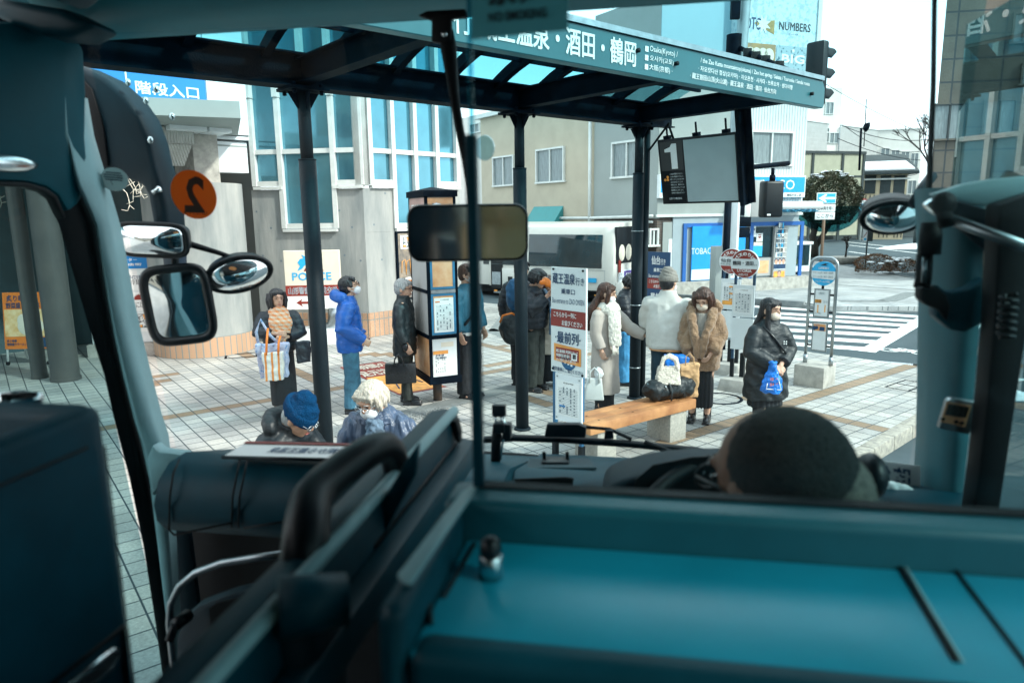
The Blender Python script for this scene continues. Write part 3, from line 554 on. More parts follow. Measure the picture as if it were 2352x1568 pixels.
wallseg(FA,sA0,-.004,-.1,zlo-.17);wallseg(FA,sA0,xs[1]-.05,zlo-.168,zhi-.17);wallseg(FA,xs[3]+.05,-.004,zlo-.168,zhi-.17)
eBs=xsB[-1]+.06
wallseg(FB,.004,eBs,-.1,zloB-.17);wallseg(FB,.004,xsB[1]-.05,zloB-.168,zhiB-.17);wallseg(FB,xsB[3]+.05,eBs,zloB-.168,zhiB-.17)
wallseg(FC,.03,4,-.1,zhiB-.17)
m=MB(FA)
for a,b in((.12,.75),(.55,.6),(.22,.35),(.8,.3)):
 for s0,s1 in((sA0,xs[1]),(xs[3],0)):m.disc((s0+(s1-s0)*a,.002,.9+2.2*b),(.022,0,0),(0,0,.022),10)
m.T=FB.M
for a,b in((.3,.62),(.7,.9),(.5,.3)):m.disc((xsB[1]*a,.002,.9+2.2*b),(.022,0,0),(0,0,.022),10)
ob('tie_hole',m,M['inkgrey'],tb)
ztile=FA.h(*z5(330,592))[1]
twA=tilemat(M['tilew'].copy(),-8,.115,.36,.010,(.46,.275,.17),(.40,.25,.16),(.20,.22,.21),orient='wall')
twB=tilemat(M['tilew'].copy(),46,.115,.36,.010,(.46,.275,.17),(.40,.25,.16),(.20,.22,.21),orient='wall')
m=MB(FA);m.box((sA0,0.001,-.05),(.03,.03,ztile));ob('tiled_foot',m,twA,tb)
m=MB(FB);m.box((-.03,.001,-.05),(eBs+.02,.03,ztile));ob('tiled_foot',m,twB,tb)
cc=V((-5.75,12.9,0));rc=.85
top=PL(*zl(2000,1130),V((-5.0,13,0)),V((0,1,0))).z
m=MB();n=48
m.rings([[cc+V((rc*math.cos(R(7.5*j)),rc*math.sin(R(7.5*j)),z))for j in range(n)]for z in(-.1,top)]);
ob('curved_wall',m,conc,tb,auto=40)
zt2=G(500,822).z+.0;hy=PL(*z1(900,160),V((-5.2,12.2,0)),V((0,1,0))).z
twc=M['tilew'].copy();nn,ll,pp=nodes(twc)
g=nn.new('ShaderNodeNewGeometry');
sub=nn.new('ShaderNodeVectorMath');sub.operation='SUBTRACT';sub.inputs[1].default_value=tuple(cc);ll(g.outputs['Position'],sub.inputs[0])
sp=nn.new('ShaderNodeSeparateXYZ');ll(sub.outputs[0],sp.inputs[0]);at=nn.new('ShaderNodeMath');at.operation='ARCTAN2';ll(sp.outputs[1],at.inputs[0]);ll(sp.outputs[0],at.inputs[1])
ml=nn.new('ShaderNodeMath');ml.operation='MULTIPLY';ml.inputs[1].default_value=rc;ll(at.outputs[0],ml.inputs[0])
cb=nn.new('ShaderNodeCombineXYZ');ll(ml.outputs[0],cb.inputs[0]);ll(sp.outputs[2],cb.inputs[1])
br=nn.new('ShaderNodeTexBrick');br.offset=0
for k,v in(('Scale',1),('Mortar Size',.010),('Brick Width',.115),('Row Height',.36)):br.inputs[k].default_value=v
br.inputs['Color1'].default_value=(.46,.275,.17,1);br.inputs['Color2'].default_value=(.39,.245,.155,1);br.inputs['Mortar'].default_value=(.2,.22,.21,1)
ll(cb.outputs[0],br.inputs['Vector']);ll(br.outputs['Color'],pp.inputs['Base Color'])
m=MB();m.rings([[cc+V(((rc+.03)*math.cos(R(5*j)),(rc+.03)*math.sin(R(5*j)),z))for j in range(72)]for z in(-.1,hy)]);ob('tiled_foot',m,twc,tb,auto=40)
F1=Frame(G(500,822)+V((0,0,0)),43)
pf=lambda a,b,t=0:pbox(F1,a,b,t)
q=pf(zl(1560,420),zl(1960,1120),-.5)
m=MB(F1);m.box((q[0],-1.5,top-.3),(q[2],-.5,q[3]+.1));ob('pier',m,M['concrete2'],tb)
a=pf(zl(1280,310),zl(1770,60));bz0=a[1];sL_=a[0];sM=a[2];sR_=F1.h(*zl(2110,380))[0]
m=MB(F1);m.box((sL_,-.9,bz0),(sM-.02,.0,bz0+3.4));m.box((sM+.02,-.9,bz0),(sR_,.0,bz0+3.4));m.box((sL_,-.88,bz0-.09),(sM-.02,-.02,bz0-.02));m.box((sM+.02,-.88,bz0-.09),(sR_,-.02,bz0-.02));m.box((sM-.021,-.8,bz0),(sM+.021,-.03,bz0+3.4))
ob('fascia_panel',m,M['panelw'],tb)
F1b=F1.shift(-1.0)
r_=F1b.h(*zl(2340,490))[0];l_=F1b.h(*zl(1925,460))[0];zq=F1b.h(*zl(2200,490))[1]
m=MB(F1b);m.box((l_-.6,-.6,zq+.03),(r_,0,zq+3.6));m.box((l_-.6,-.58,zq-.06),(r_,-.02,zq));ob('fascia_panel',m,M['panelw'],tb)
zz=F1b.h(*zl(2100,975),-.1)[1];m=MB(F1b);m.box((l_-.2,-.4,zz),(r_-.02,-.1,zq-.10));ob('soffit_panel',m,M['panelw'],tb)
m=MB(F1b);m.box((l_-.2,-.099,zz+(zq-zz)*.72),(r_-.02,-.09,zz+(zq-zz)*.76));ob('panel_joint',m,M['greywall'],tb)
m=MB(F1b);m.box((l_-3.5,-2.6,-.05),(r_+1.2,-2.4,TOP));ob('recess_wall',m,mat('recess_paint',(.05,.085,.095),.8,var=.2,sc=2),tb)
lv=mat('vent_louvre',(.5,.5,.47),.6,var=.05);wave(lv,9,.9,'X',.03)
q=pf(zl(1330,600),zl(1520,890),-.45);m=MB(F1);m.hexa([F1.I@F1.P(*p)for p in((q[0]-.6,-.5,q[1]),(q[2]-.06,-.5,q[1]),(q[2]-.06,-.45,q[1]),(q[0]-.6,-.45,q[1]),(q[0]-.6,-.5,q[3]),(q[2]+.05,-.5,q[3]),(q[2]+.05,-.3,q[3]),(q[0]-.6,-.3,q[3]))]);m.box((q[0]-.6,-.52,q[3]+.005),(q[2]+.08,-.25,q[3]+.26));ob('vent',m,lv,tb)
m=MB(F1);q=pf(zl(1280,420),zl(1490,540),-.6);m.box((q[0]-.6,-.75,q[1]),(q[2],-.6,q[3]));ob('soffit_panel',m,M['panelw'],tb)
corr=mat('corrugated_sheet',(.34,.42,.43),.6,var=.1);wave(corr,4.5,1,'X',.05)
m=MB(F1);m.box((sL_-6,-2.0,bz0+3.7),(r_+.4,-1.6,TOP));ob('upper_cladding',m,corr,tb)
bs=pf(zt1(850,490),zt1(1375,725),.03)
sg=thing('stair_entrance_sign','blue sign with white characters for the stair entrance on the white fascia','sign',F1.P(bs[0],0,bs[1]))
q=F1.h(*zl(1745,112),.03);zb_=F1.h(*zt1(1375,728),.03)[1]
bs=(F1.h(*zt1(700,640),.03)[0]-1.3,zb_,F1.h(*zt1(1378,560),.03)[0],F1.h(*zt1(850,440),.03)[1])
m=MB(F1);m.box((bs[0],.002,bs[1]),(bs[2],.03,bs[3]));ob('panel',m,M['blue'],sg)
tx=(F1.h(*zt1(910,580),.03)[0],F1.h(*zt1(1335,668),.03)[1],F1.h(*zt1(1335,640),.03)[0],F1.h(*zt1(1335,588),.03)[1])
text('階段入口',F1,tx,M['white'],sg,.034,.03)
m=MB(F1);q=F1.h(*zt1(795,520),.03);m.box((q[0]-.05,.031,bs[1]+.5),(q[0]+.08,.034,bs[3]));q=F1.h(*zt1(848,540),.03);m.box((q[0]-.012,.031,bs[1]),(q[0]+.012,.036,bs[3]));ob('lettering',m,M['white'],sg)
ar=thing('arcade_shop','dark shop front under the terminal arcade with slatted wall and glass','shop',G(60,830))
FX=Frame(G(100,800)+V((0,1.6,0)),22)
m=MB(FX);m.box((-9,-.2,-.05),(3.6,0,5.2));ob('back_wall',m,mat('arcade_wall',(.016,.042,.050),.6,var=.25,sc=2),ar)
m=MB(FX);m.box((-9,-.1,3.95),(3.2,5.2,4.2));ob('ceiling',m,M['greywall'],ar)
sl_=mat('slatted_wall',(.02,.045,.052),.6,var=.2);wave(sl_,10,1,'Z',.03)
m=MB(FX);m.box((-6,.005,2.45),(2.2,.03,3.3));ob('slats',m,sl_,ar)
m=MB(FX);m.box((-7,.01,.45),(.9,.03,2.35));ob('shop_window',m,M['glassd'],ar)
m=MB(FX)
for s in(-5.2,-3.6,-2.2,-.8,.9):m.box((s-.03,.02,.3),(s+.03,.08,2.4))
m.box((-7,.031,2.35),(.95,.07,2.42));m.box((-7,.031,.38),(.95,.07,.45));ob('window_frame',m,M['steelnavy'],ar)
m=MB(FX);m.box((-7,.005,-.02),(2.2,.06,.37));ob('tiled_foot',m,mat('dark_tile',(.05,.05,.048),.5,var=.3,sc=9),ar)
m=MB(FX);m.box((2.25,.02,-.02),(3.55,.5,3.95));ob('pillar',m,mat('grey_pillar',(.17,.165,.15),.7,var=.06,sc=2),ar)
m=MB(FX)
for s,z in((-4.9,1.25),(-4.2,1.25),(-4.9,1.7),(-4.2,1.7),(-4.9,.8),(-4.2,.8)):m.box((s,.032,z),(s+.5,.036,z+.3))
ob('window_poster',m,M['greywall'],ar)
def gpole(x,y,wpx,lb,top=4.0):
 p=G(x,y);r=wpx/2/FPX*p.length;m=MB();m.tube([p,p+V((0,0,top))],r,28);m.lathe(p,[(r*1.08,0),(r*1.08,.05)],28)
 props(ob('arcade_column',m,mat('shaded_column_paint',(.085,.08,.075),.5,c2=(.055,.056,.056),sc=2,bump=.1,bsc=30),None,auto=40),lb,'column')  # the arcade's shade is put into this dark column colour
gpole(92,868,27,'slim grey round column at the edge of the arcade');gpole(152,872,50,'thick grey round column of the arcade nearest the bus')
def twigs(c,n,ln,lb,seed):
 rd=random.Random(seed);m=MB()
 for i in range(n):
  p=c+V((rd.uniform(-.5,.5),rd.uniform(-.15,.15),rd.uniform(-.05,.15)));d=V((rd.uniform(-.5,.5),0,-1)).normalized()
  for k in range(rd.randint(4,7)):
   q=p+d*ln/5;m.tube([p,q],.006,5)
   if rd.random()<.8:m.tube([q,q+V((rd.choice((-1,1))*rd.uniform(.05,.12),0,rd.uniform(-.08,.06)))],.0045,4)
   p=q;d=(d+V((rd.uniform(-.7,.7),0,-.25))).normalized()
 props(ob('hanging_twigs',m,M['twig']),lb,'twigs')
twigs(AY(28,440,11.5),1,.35,'single pale bare twig hanging behind the slim grey column',3)
twigs(AY(265,412,10.6),4,.45,'bare pale twigs hanging behind the inspection sticker',5)
twigs(AY(345,405,11),4,.4,'bare pale twigs hanging beside the mirror housing',8)
rb0,rb1=AY(3,672,11.3),AY(103,669,11.3)
FRm=Frame(G(75,838),2,lean=-7)
rm=thing('ramen_sign','orange restaurant board with a noodle picture on castors under the arcade','sign',G(60,845))
q=pbox(FRm,(4,672),(112,800))
m=MB(FRm);m.box((q[0],-.05,q[1]),(q[2],0,q[3]));ob('panel',m,M['orange'],rm)
wd,hg=q[2]-q[0],q[3]-q[1]
m=MB(FRm);m.box((q[0]+.02,.001,q[1]+hg*.22),(q[2]-.02,.004,q[3]-hg*.30));ob('photo',m,mat('noodle_photo',(.80,.62,.36),.5,c2=(.66,.36,.12),sc=8),rm)
m=MB(FRm);m.ell((q[0]+wd*.62,.0,q[1]+hg*.40),(wd*.33,.012,hg*.19));m.ell((q[0]+wd*.5,.0,q[1]+hg*.5),(wd*.2,.012,hg*.14));ob('noodles',m,M['cream'],rm)
m=MB(FRm);m.box((q[0]+wd*.55,.005,q[1]+hg*.03),(q[2]-.02,.008,q[1]+hg*.2));ob('corner_panel',m,M['inkblue'],rm)
text('炙り味噌',FRm,(q[0]+wd*.1,q[1]+hg*.84,q[0]+wd*.62,q[1]+hg*.95),M['inkblue'],rm,.004,.03)
text('野菜盛りラーメン',FRm,(q[0]+wd*.08,q[1]+hg*.72,q[0]+wd*.97,q[1]+hg*.82),M['inkblue'],rm,.004,.03)
text('炙り味噌\n野菜盛りラーメン',FRm,(q[0]+wd*.06,q[1]+hg*.06,q[0]+wd*.5,q[1]+hg*.17),M['inkblue'],rm,.004,.02)
m=MB(FRm)
for s in(q[0]+.02,q[2]-.02):m.tube([(s,-.05,q[3]),(s,-.02,.06)],.018,8);m.tube([(s,-.1,q[3]),(s,-.55,.06)],.018,8)
ob('frame',m,M['white'],rm)
for s in(q[0]+.02,q[2]-.02):
 m=MB(FRm);m.tube([(s-.015,-.02,.035),(s+.015,-.02,.035)],.035,12);ob('castor',m,M['black'],rm)
FD=Frame(G(300,815),10)
q=pbox(FD,(216,800),(360,563));s1=FD.h(360,700)[0];zt_=FD.h(300,560)[1];s0=s1-1.15
dr=thing('directory_board','white restaurant directory board with blue heading on a grey plinth','sign',FD.P(s0,0,0))
m=MB(FD);m.box((s0,-.35,.22),(s1,0,zt_));ob('cabinet',m,M['board'],dr,bevel=.012,seg=1)
m=MB(FD);m.box((s0-.06,-.42,-.02),(s1+.2,.1,.22));ob('plinth',m,M['concrete2'],dr)
m=MB(FD);m.box((s1+.01,-.2,.221),(s1+.13,-.05,zt_-.1));ob('side_panel',m,M['greywall'],dr)
zq=lambda y:FD.h(330,y)[1]
zz_=lambda x,y:FD.h(*zd(x,y))
b=(s0+.02,zz_(700,805)[1],zz_(852,700)[0],zz_(700,655)[1])
m=MB(FD);m.box((b[0],.001,b[1]),(b[2],.006,b[3]));ob('heading',m,M['blue'],dr)
text('山形駅前口交通センター',FD,(s0+.06,b[3]-.10,zz_(728,690)[0],b[3]-.04),M['white'],dr,.008,.01)
text('飲食店街',FD,(zz_(455,750)[0],b[1]+.05,zz_(782,750)[0],b[3]-.13),M['white'],dr,.008,.02)
prev=None
for k,(y0,y1)in enumerate(((830,1062),(1082,1308),(1330,1550))):
 m=MB(FD);sa,sb=zz_(590,900)[0],s1-.03;za,zb2=zz_(700,y1)[1],zz_(700,y0)[1]
 m.box((sa,.001,za),(sb,.008,zb2));ob('shop_panel',m,M['white'],dr)
 if k==0:text('手打冷麺 焼肉',FD,(sa+.06,zb2-.16,sb-.05,zb2-.08),M['inkblue'],dr,.01,.01);text('冷麺',FD,(sa+.08,za+.1,sa+.24,za+.2),M['ink'],dr,.01);text('さくら',FD,(sa+.27,za+.09,sb-.03,za+.22),M['red'],dr,.01,.03)
 if k==1:
  m=MB(FD);c=((sa+sb)/2-.02,.011,zb2-.14);pts=[]
  for j in range(25):a_=R(180*j/24);r_q=.11 if j%2 else.085;pts.append((c[0]+r_q*math.cos(a_),c[2]+r_q*math.sin(a_)))
  m.slab(pts,.009,.012);ob('emblem',m,M['red'],dr)
  text('べにばな亭',FD,(sa+.05,za+.06,sb-.03,za+.18),M['ink'],dr,.01,.0);text('とん',FD,(sb-.16,za+.22,sb-.05,za+.29),M['ink'],dr,.01)
 if k==2:
  text('山形牛ステーキ&焼肉',FD,(sa+.02,zb2-.12,sb-.01,zb2-.05),M['ink'],dr,.01,.0)
  c0,c1,d0,d1=(sa+sb)/2-.1,(sa+sb)/2+.1,za+.08,za+.32
  def mosaic(fr,c0,d0,c1,d1,parent,t=.01):
   X=lambda a,b_:(c0+(c1-c0)*a,d0+(d1-d0)*b_)
   for mt,polys in((M['gold'],[((.5,.98),(.95,.98),(.95,.6),(.6,.62)),((.02,.2),(.4,.2),(.4,.02),(.02,.02))]),(M['inkgrey'],[((.62,.5),(.95,.55),(.95,.05),(.8,.05)),((.02,.6),(.3,.4),(.02,.3)),((.5,.02),(.6,.2),(.75,.02))])):
    mm=MB(fr)
    for p in polys:mm.slab([X(*v)for v in p],t,t+.003)
    ob('emblem',mm,mt,parent)
   mm=MB(fr)
   for p,q_ in(((0,0),(1,.0)),((0,1),(1,1)),((0,0),(0,1)),((1,0),(1,1)),((0,.62),(.5,.98)),((0,.28),(.5,.5)),((.5,.5),(.6,.62)),((.6,.62),(1,.55)),((.5,.5),(.8,.02)),((.4,0),(.4,.22)),((.3,.4),(.05,.95))):
    a3,b3=X(*p),X(*q_);mm.tube([(a3[0],t+.002,a3[1]),(b3[0],t+.002,b3[1])],(c1-c0)*.025,5)
   ob('emblem',mm,M['ink'],parent)
  mosaic(FD,c0,d0,c1,d1,dr)
FP=Frame(G(718,790),4)
q=pbox(FP,(659,712),(778,574))
z4=Z(0,900,1400)
ps=thing('police_sign','white police box sign with a leaping deer emblem and red arrow on a metal foot','sign',G(718,795))
m=MB(FP);m.box((q[0],-.12,q[1]),(q[2],0,q[3]));ob('panel',m,M['cream'],ps,bevel=.01,seg=1)
wd,hg=q[2]-q[0],q[3]-q[1];X=lambda a,b:(q[0]+wd*a,q[1]+hg*b)
m=MB(FP);m.box((q[0]+.004,.001,q[1]+hg*.235),(q[2]-.004,.004,q[1]+hg*.415));ob('red_band',m,M['red'],ps)
m=MB(FP);m.box((q[0]+.004,.001,q[1]+.01),(q[2]-.004,.003,q[1]+hg*.232));ob('white_band',m,M['white'],ps)
text('POLICE',FP,(*X(.14,.50),*X(.84,.63)),M['skyblue'],ps,.005,.035)
text('山形警察署駅前交番',FP,(*X(.05,.265),*X(.94,.385)),M['white'],ps,.007,.05);text('山形警察署駅前交番',FP,(*X(.05,.265),*X(.94,.385)),M['inkblue'],ps,.009,.0)
deer=[(.24,.665),(.29,.74),(.25,.80),(.30,.86),(.36,.87),(.33,.93),(.38,.905),(.42,.94),(.41,.90),(.46,.86),(.48,.82),(.62,.80),(.60,.73),(.57,.79),(.44,.77),(.37,.75),(.33,.70),(.27,.67)]
m=MB(FP);m.slab([X(*p)for p in deer],.001,.006);ob('emblem',m,M['skyblue'],ps)
m=MB(FP)
for a in(.42,.53,.64):m.slab([X(a-.07,.655),X(a-.03,.655),X(a,.70),X(a+.03,.655),X(a+.07,.655),X(a,.76)],.001,.006)
ob('emblem',m,M['red'],ps)
m=MB(FP);m.slab([X(.18,.12),X(.30,.19),X(.27,.14),X(.5,.14),X(.5,.10),X(.27,.10),X(.30,.05)],.004,.007);ob('arrow',m,M['red'],ps)
m=MB(FP);m.tube([(q[0]+wd*.87,-.1,q[1]+.02),(q[0]+wd*.86,-.1,q[1]-.18),(q[0]+wd*.78,-.1,q[1]-.34),(q[0]+wd*.6,-.1,q[1]-.42),(q[0]+wd*.3,-.1,.24)],[.16,.15,.12,.08,.06],14);ob('bracket',m,M['steel'],ps)
m=MB(FP);m.box((q[0]+wd*.1,-.42,-.02),(q[2]+.02,.08,.3));ob('plinth',m,M['panelw'],ps,bevel=.02)
q0=FB.h(906,532)
po=thing('restaurant_poster','framed poster of a dining room on the concrete wall behind the timetable pillar','poster',FB.P(q0[0],.03,.95))
m=MB(FB);s0,s1,z0,z1_=q0[0],q0[0]+1.0,FB.h(910,690)[1],q0[1];m.box((s0,.001,z0),(s1,.05,z1_));ob('frame',m,M['steelnavy'],po)
m=MB(FB);m.box((s0+.04,.051,z0+.04),(s1-.04,.055,z1_-.04));ob('photo',m,mat('dining_photo',(.36,.28,.2),.4,c2=(.05,.06,.07),sc=3),po)
m=MB(FB);m.box((s0+.1,.056,z1_-.36),(s0+.42,.06,z1_-.08));o=ob('shop_panel',m,M['white'],po);mosaic(FB,s0+.16,z1_-.32,s0+.36,z1_-.12,o,.061)
m=MB(FB)
for k in range(3):m.tube([(s0+.1+.12*k,.06,z1_-.85),(s0+.12+.12*k,.06,z1_-.62),(s0+.2+.12*k,.06,z1_-.58),(s0+.22+.12*k,.06,z1_-.9)],.008,5)
ob('chair_picture',m,M['gold'],po)
m=MB(FB);m.disc((s0+.28,.0565,z1_-1.12),(.2,0,0),(0,0,.17),24);ob('dish_picture',m,M['white'],po)
m=MB(FB);m.disc((s0+.28,.059,z1_-1.10),(.13,0,0),(0,0,.1),24);ob('dish_picture',m,M['orange'],po)
# ------------------------------------------------------------------ buildings across the street
C1=G(1505,676)
FE=Frame(C1,-56);FF2=Frame(C1,20)
hs=thing('tobacco_building','grey clad shop house with blue tobacco signs and a billboard on its roof','building',C1)
z3=Z(2696,0,1400);zq4=Z(2600,600,700);zv=Z(1300,0,1400)
gx0=FE.h(*zv(1808,1200))[0]
topF=FF2.h(1852,168)[1];topE=FE.h(1371,36)[1]
cl=M['greywall'].copy();wave(cl,.42,.5,'X',.03,prof='SAW')
fine=mat('ribbed_pale_cladding',(.56,.59,.60),.55,var=.04,sc=1);wave(fine,3.2,.8,'X',.03)
zshop=FF2.h(*zq4(500,870))[1]
m=MB(FE);m.box((gx0,-.3,zshop-.1),(-.02,0,topE));ob('side_wall',m,cl,hs)
e1=FF2.h(1851,330)[0]
s_pale=FF2.h(1700,280)[0]
vr=lambda p,d:p+V((p.x,p.y,0)).normalized()*d
def body_(a,b,c,z0,z1,nm,mt,inset=.12):
 m=MB();pa=[a,b,c];back=[vr(c,7)+V((-.35,0,0)),vr(a,7)+V((.2,0,0))];ctr=sum(pa+back,V())/5
 m.flat([(p+(ctr-p).normalized()*inset).to_2d()for p in pa+back],z0,z1);return ob(nm,m,mt,hs)
eF=FF2.P(e1,0,0);gE=FE.P(gx0,0,0)
body_(gE,C1,eF,-.15,topF-.05,'rear_wall',M['greywall'])
body_(gE,C1,FF2.P(s_pale,0,0),topF-.04,topE-.05,'upper_wall',M['bluewall'])
m=MB(FF2);m.box((0,-.3,zshop),(s_pale,0,topF));ob('front_wall',m,cl,hs)
m=MB(FF2);m.box((0,-.3,topF+.004),(s_pale,0,topE));ob('upper_front',m,M['bluewall'],hs)
m=MB(FF2);m.box((s_pale+.004,-.3,zshop),(e1,.0,topF));ob('front_wall',m,fine,hs)
m=MB(FE);m.box((gx0-.0,-.3,-.2),(-.02,-.02,zshop-.104));ob('brick_base',m,tilemat(M['brick'].copy(),-56,.22,.075,.008,(.10,.07,.055),(.06,.045,.038),(.12,.12,.115),off=.5,orient='wall'),hs)
xb=FF2.h(*zq4(310,1000))[0]
m=MB(FF2);m.box((0.004,-.3,-.2),(xb,-.05,zshop-.004));ob('brick_base',m,tilemat(M['brick'].copy(),20,.22,.075,.008,(.10,.07,.055),(.06,.045,.038),(.12,.12,.115),off=.5,orient='wall'),hs)
q=pbox(FF2,zq4(170,970),zq4(305,1400),-.05);m=MB(FF2);m.box((q[0],-.049,.1),(q[2],-.02,q[3]));o=ob('door',m,M['greywall'],hs);m=MB(FF2);m.box((q[0]+.2,-.019,.1),(q[2]-.03,-.01,q[3]-.5));ob('pane',m,M['panelw'],o)
m=MB(FF2);m.box((-.05,.001,zshop-.06),(e1,.06,zshop+.02));ob('ledge',m,M['metalw'],hs)
m=MB(FF2);shopwall=mat('shop_front_paint',(.30,.36,.39),.5,var=.05,sc=2);m.box((xb,-.3,.35),(e1-.1,.0,zshop-.065));ob('shop_front',m,shopwall,hs)
m=MB(FF2);m.box((xb-.1,-.3,-.2),(e1+.3,.35,.34));ob('low_wall',m,M['concrete2'],hs)
bl=mat('shop_blue',(.006,.10,.36),.5,var=.1)
def surround(a,b,nm='door_surround',w=.12):
 q=pbox(FF2,a,b);m=MB(FF2)
 for x0,x1,y0,y1 in((q[0],q[0]+w,q[1],q[3]),(q[2]-w,q[2],q[1],q[3]),(q[0]+w+.002,q[2]-w-.002,q[3]-w,q[3])):m.box((x0,.001,y0),(x1,.05,y1))
 ob(nm,m,bl,hs);return q
q=surround(zq4(445,988),(1700,650))
p=pbox(FF2,zq4(550,1025),(1667,640));p=(p[0],p[1],p[2]+.6,p[3])
bp2=thing('tobacco_board','tall blue tobacco board standing in the shop front bay','sign',FF2.P(p[0],.08,p[1]))
m=MB(FF2);m.box((p[0],.06,p[1]),(p[2],.10,p[3]));ob('panel',m,mat('tobacco_blue',(.006,.28,.72),.35,var=.04),bp2)
tq=pbox(FF2,zq4(555,1320),zq4(905,1392),.1);text('TOBACCO',FF2,(tq[0],tq[1],tq[2]+.1,tq[3]),M['board'],bp2,.104,-.0)
m=MB(FF2);m.box((p[0],.101,p[1]+.02),(p[2],.106,p[1]+.34));ob('foot_band',m,M['board'],bp2);text('高橋たばこ店',FF2,(p[0]+.95,p[1]+.09,p[2]-.1,p[1]+.24),M['ink'],bp2,.108,.01)
q=pbox(FF2,zq4(100,345),zq4(2080,640),.06);zqa=FF2.h(*zq4(1900,640),.06)[1];zqb=FF2.h(*zq4(1900,345),.06)[1];s0=FF2.h(*zq4(105,500),.06)[0];s1=FF2.h(*zq4(2068,500),.06)[0]
ts=thing('tobacco_sign','long blue shop sign with white TOBACCO letters above the awning','sign',FF2.P(s0,.06,zqa))
m=MB(FF2);m.box((s0,.002,zqa),(s1,.14,zqb));ob('box',m,M['board'],ts,bevel=.015,seg=1)
hb_=zqb-zqa;m=MB(FF2);m.box((s0+.05,.141,zqa+hb_*.24),(s1-.05,.146,zqb-.05));ob('panel',m,mat('tobacco_blue2',(.006,.30,.74),.35,var=.04),ts)
a_=FF2.h(*zq4(1940,500),.14)[0];b_=FF2.h(*zq4(1480,500),.14)[0];wl_=(a_-b_)/4*7
text('TOBACCO',FF2,(a_-wl_,zqa+hb_*.36,a_,zqa+hb_*.80),M['white'],ts,.149,.0)
a_=FF2.h(*zq4(1840,600),.14)[0];c_=FF2.h(*zq4(2030,600),.14)[0];text('高橋たばこ店',FF2,(a_,zqa+hb_*.06,c_,zqa+hb_*.18),M['ink'],ts,.146,.01)
aw=thing('shop_awning','faded blue scalloped awning rolled half out over the kiosk window','awning',FF2.P(s1-2,.1,zqa-.5))
q=pbox(FF2,zq4(1470,715),zq4(2130,870));m=MB(FF2);m.tube([(q[0]-1.2,.75,q[3]-.08),(q[2]-.25,.75,q[3]-.08)],.12,12);ob('roller',m,M['board'],aw)
m=MB(FF2);rr=[]
for i in range(41):s=q[0]-1.2+(q[2]-.3-q[0]+1.2)*i/40;rr.append([(s,.02,q[3]-.02),(s,.6,q[3]-.28),(s,.74,q[1]+.16+.05*math.cos(i*2.0)),(s,.73,q[1]+.08+.07*abs(math.sin(i*.8)))])
m.rings(rr,cap=False,closed=False);awm=mat('awning_cloth',(.05,.27,.42),.8,var=.2,sc=6,stretch=(5,.5,.5));ob('canvas',m,awm,aw)
q=surround(zq4(1345,970),(1836,658),'window_surround')
m=MB(FF2);kx0,kx1=q[0]+.13,FF2.h(*zq4(1640,1200))[0];zk=FF2.h(*zq4(1500,1440))[1];m.box((q[0]-1.4,.001,zk),(kx1,.02,q[3]-.15));ob('kiosk_window',m,M['glassd'],hs)
m=MB(FF2);m.box((q[0]+.3,.021,.4),(kx1-.02,.05,zk-.02));o=ob('cupboard',m,M['greywall2'],hs);m=MB(FF2);p=pbox(FF2,z6(560,240),z6(625,320));m.box((p[0],.051,p[1]),(p[2],.055,p[3]));ob('poster',m,M['peach'],o)
vm=thing('cigarette_display','upright display case of cigarettes and small posters beside the kiosk window','vending case',FF2.P(kx1,.05,.4))
v0,v1=FF2.h(*zq4(1640,1200))[0],FF2.h(*zq4(1812,1200))[0];m=MB(FF2);m.box((v0,.022,.36),(v1,.12,q[3]-.16));ob('case',m,M['greywall2'],vm)
rd=random.Random(4);zz0_,zz1_=FF2.h(*zq4(1700,1440))[1],FF2.h(*zq4(1700,1005))[1]
for k in range(7):
 z=zz0_+(zz1_-zz0_)*k/7;m=MB(FF2);m.box((v0+.04,.121,z),(v1-.04,.15,z+.02));ob('shelf',m,M['metalw'],vm)
 for mt in('board','skyblue','inkblue','cream'):
  m=MB(FF2);s=v0+.05
  while s<v1-.12:
   if rd.random()<.45:m.box((s,.122,z+.021),(s+.055,.145,z+.14+rd.random()*.08))
   s+=.07
  if m.v:ob('packets',m,M[mt],vm)
for nm,ya,yb,mt in(('portrait_poster',1460,1600,'board'),('sale_poster',1625,1765,'gold')):
 p=(v0+.03,FF2.h(*zq4(1700,yb))[1],v1-.05,FF2.h(*zq4(1700,ya))[1]);m=MB(FF2);m.box((p[0],.121,p[1]),(p[2],.13,p[3]));o=ob(nm,m,M[mt],vm)
 ms,mh=MB(FF2),MB(FF2)
 for k in range(3 if mt=='board' else 1):
  c=p[0]+(p[2]-p[0])*((k+.5)/3 if mt=='board' else.5);zc=(p[1]+p[3])/2+.08;ms.disc((c,.1315,zc),(.06,0,0),(0,0,.085),14);mh.disc((c,.1312,zc+.035),(.075,0,0),(0,0,.075),14);mh.box((c-.09,.1305,p[1]+.02),(c+.09,.131,zc-.08))
 ob('face_picture',ms,M['skin'],o);ob('suit_picture',mh,M['inkblue'],o)
p=pbox(FF2,zq4(1345,1000),zq4(1420,1120),.03);m=MB(FF2);m.box((p[0],.021,p[1]),(p[2],.03,p[3]));o=ob('notice',m,M['board'],hs);text('12億',FF2,(p[0]+.03,p[1]+.1,p[2]-.02,p[3]-.12),M['ink'],o,.033,.03)
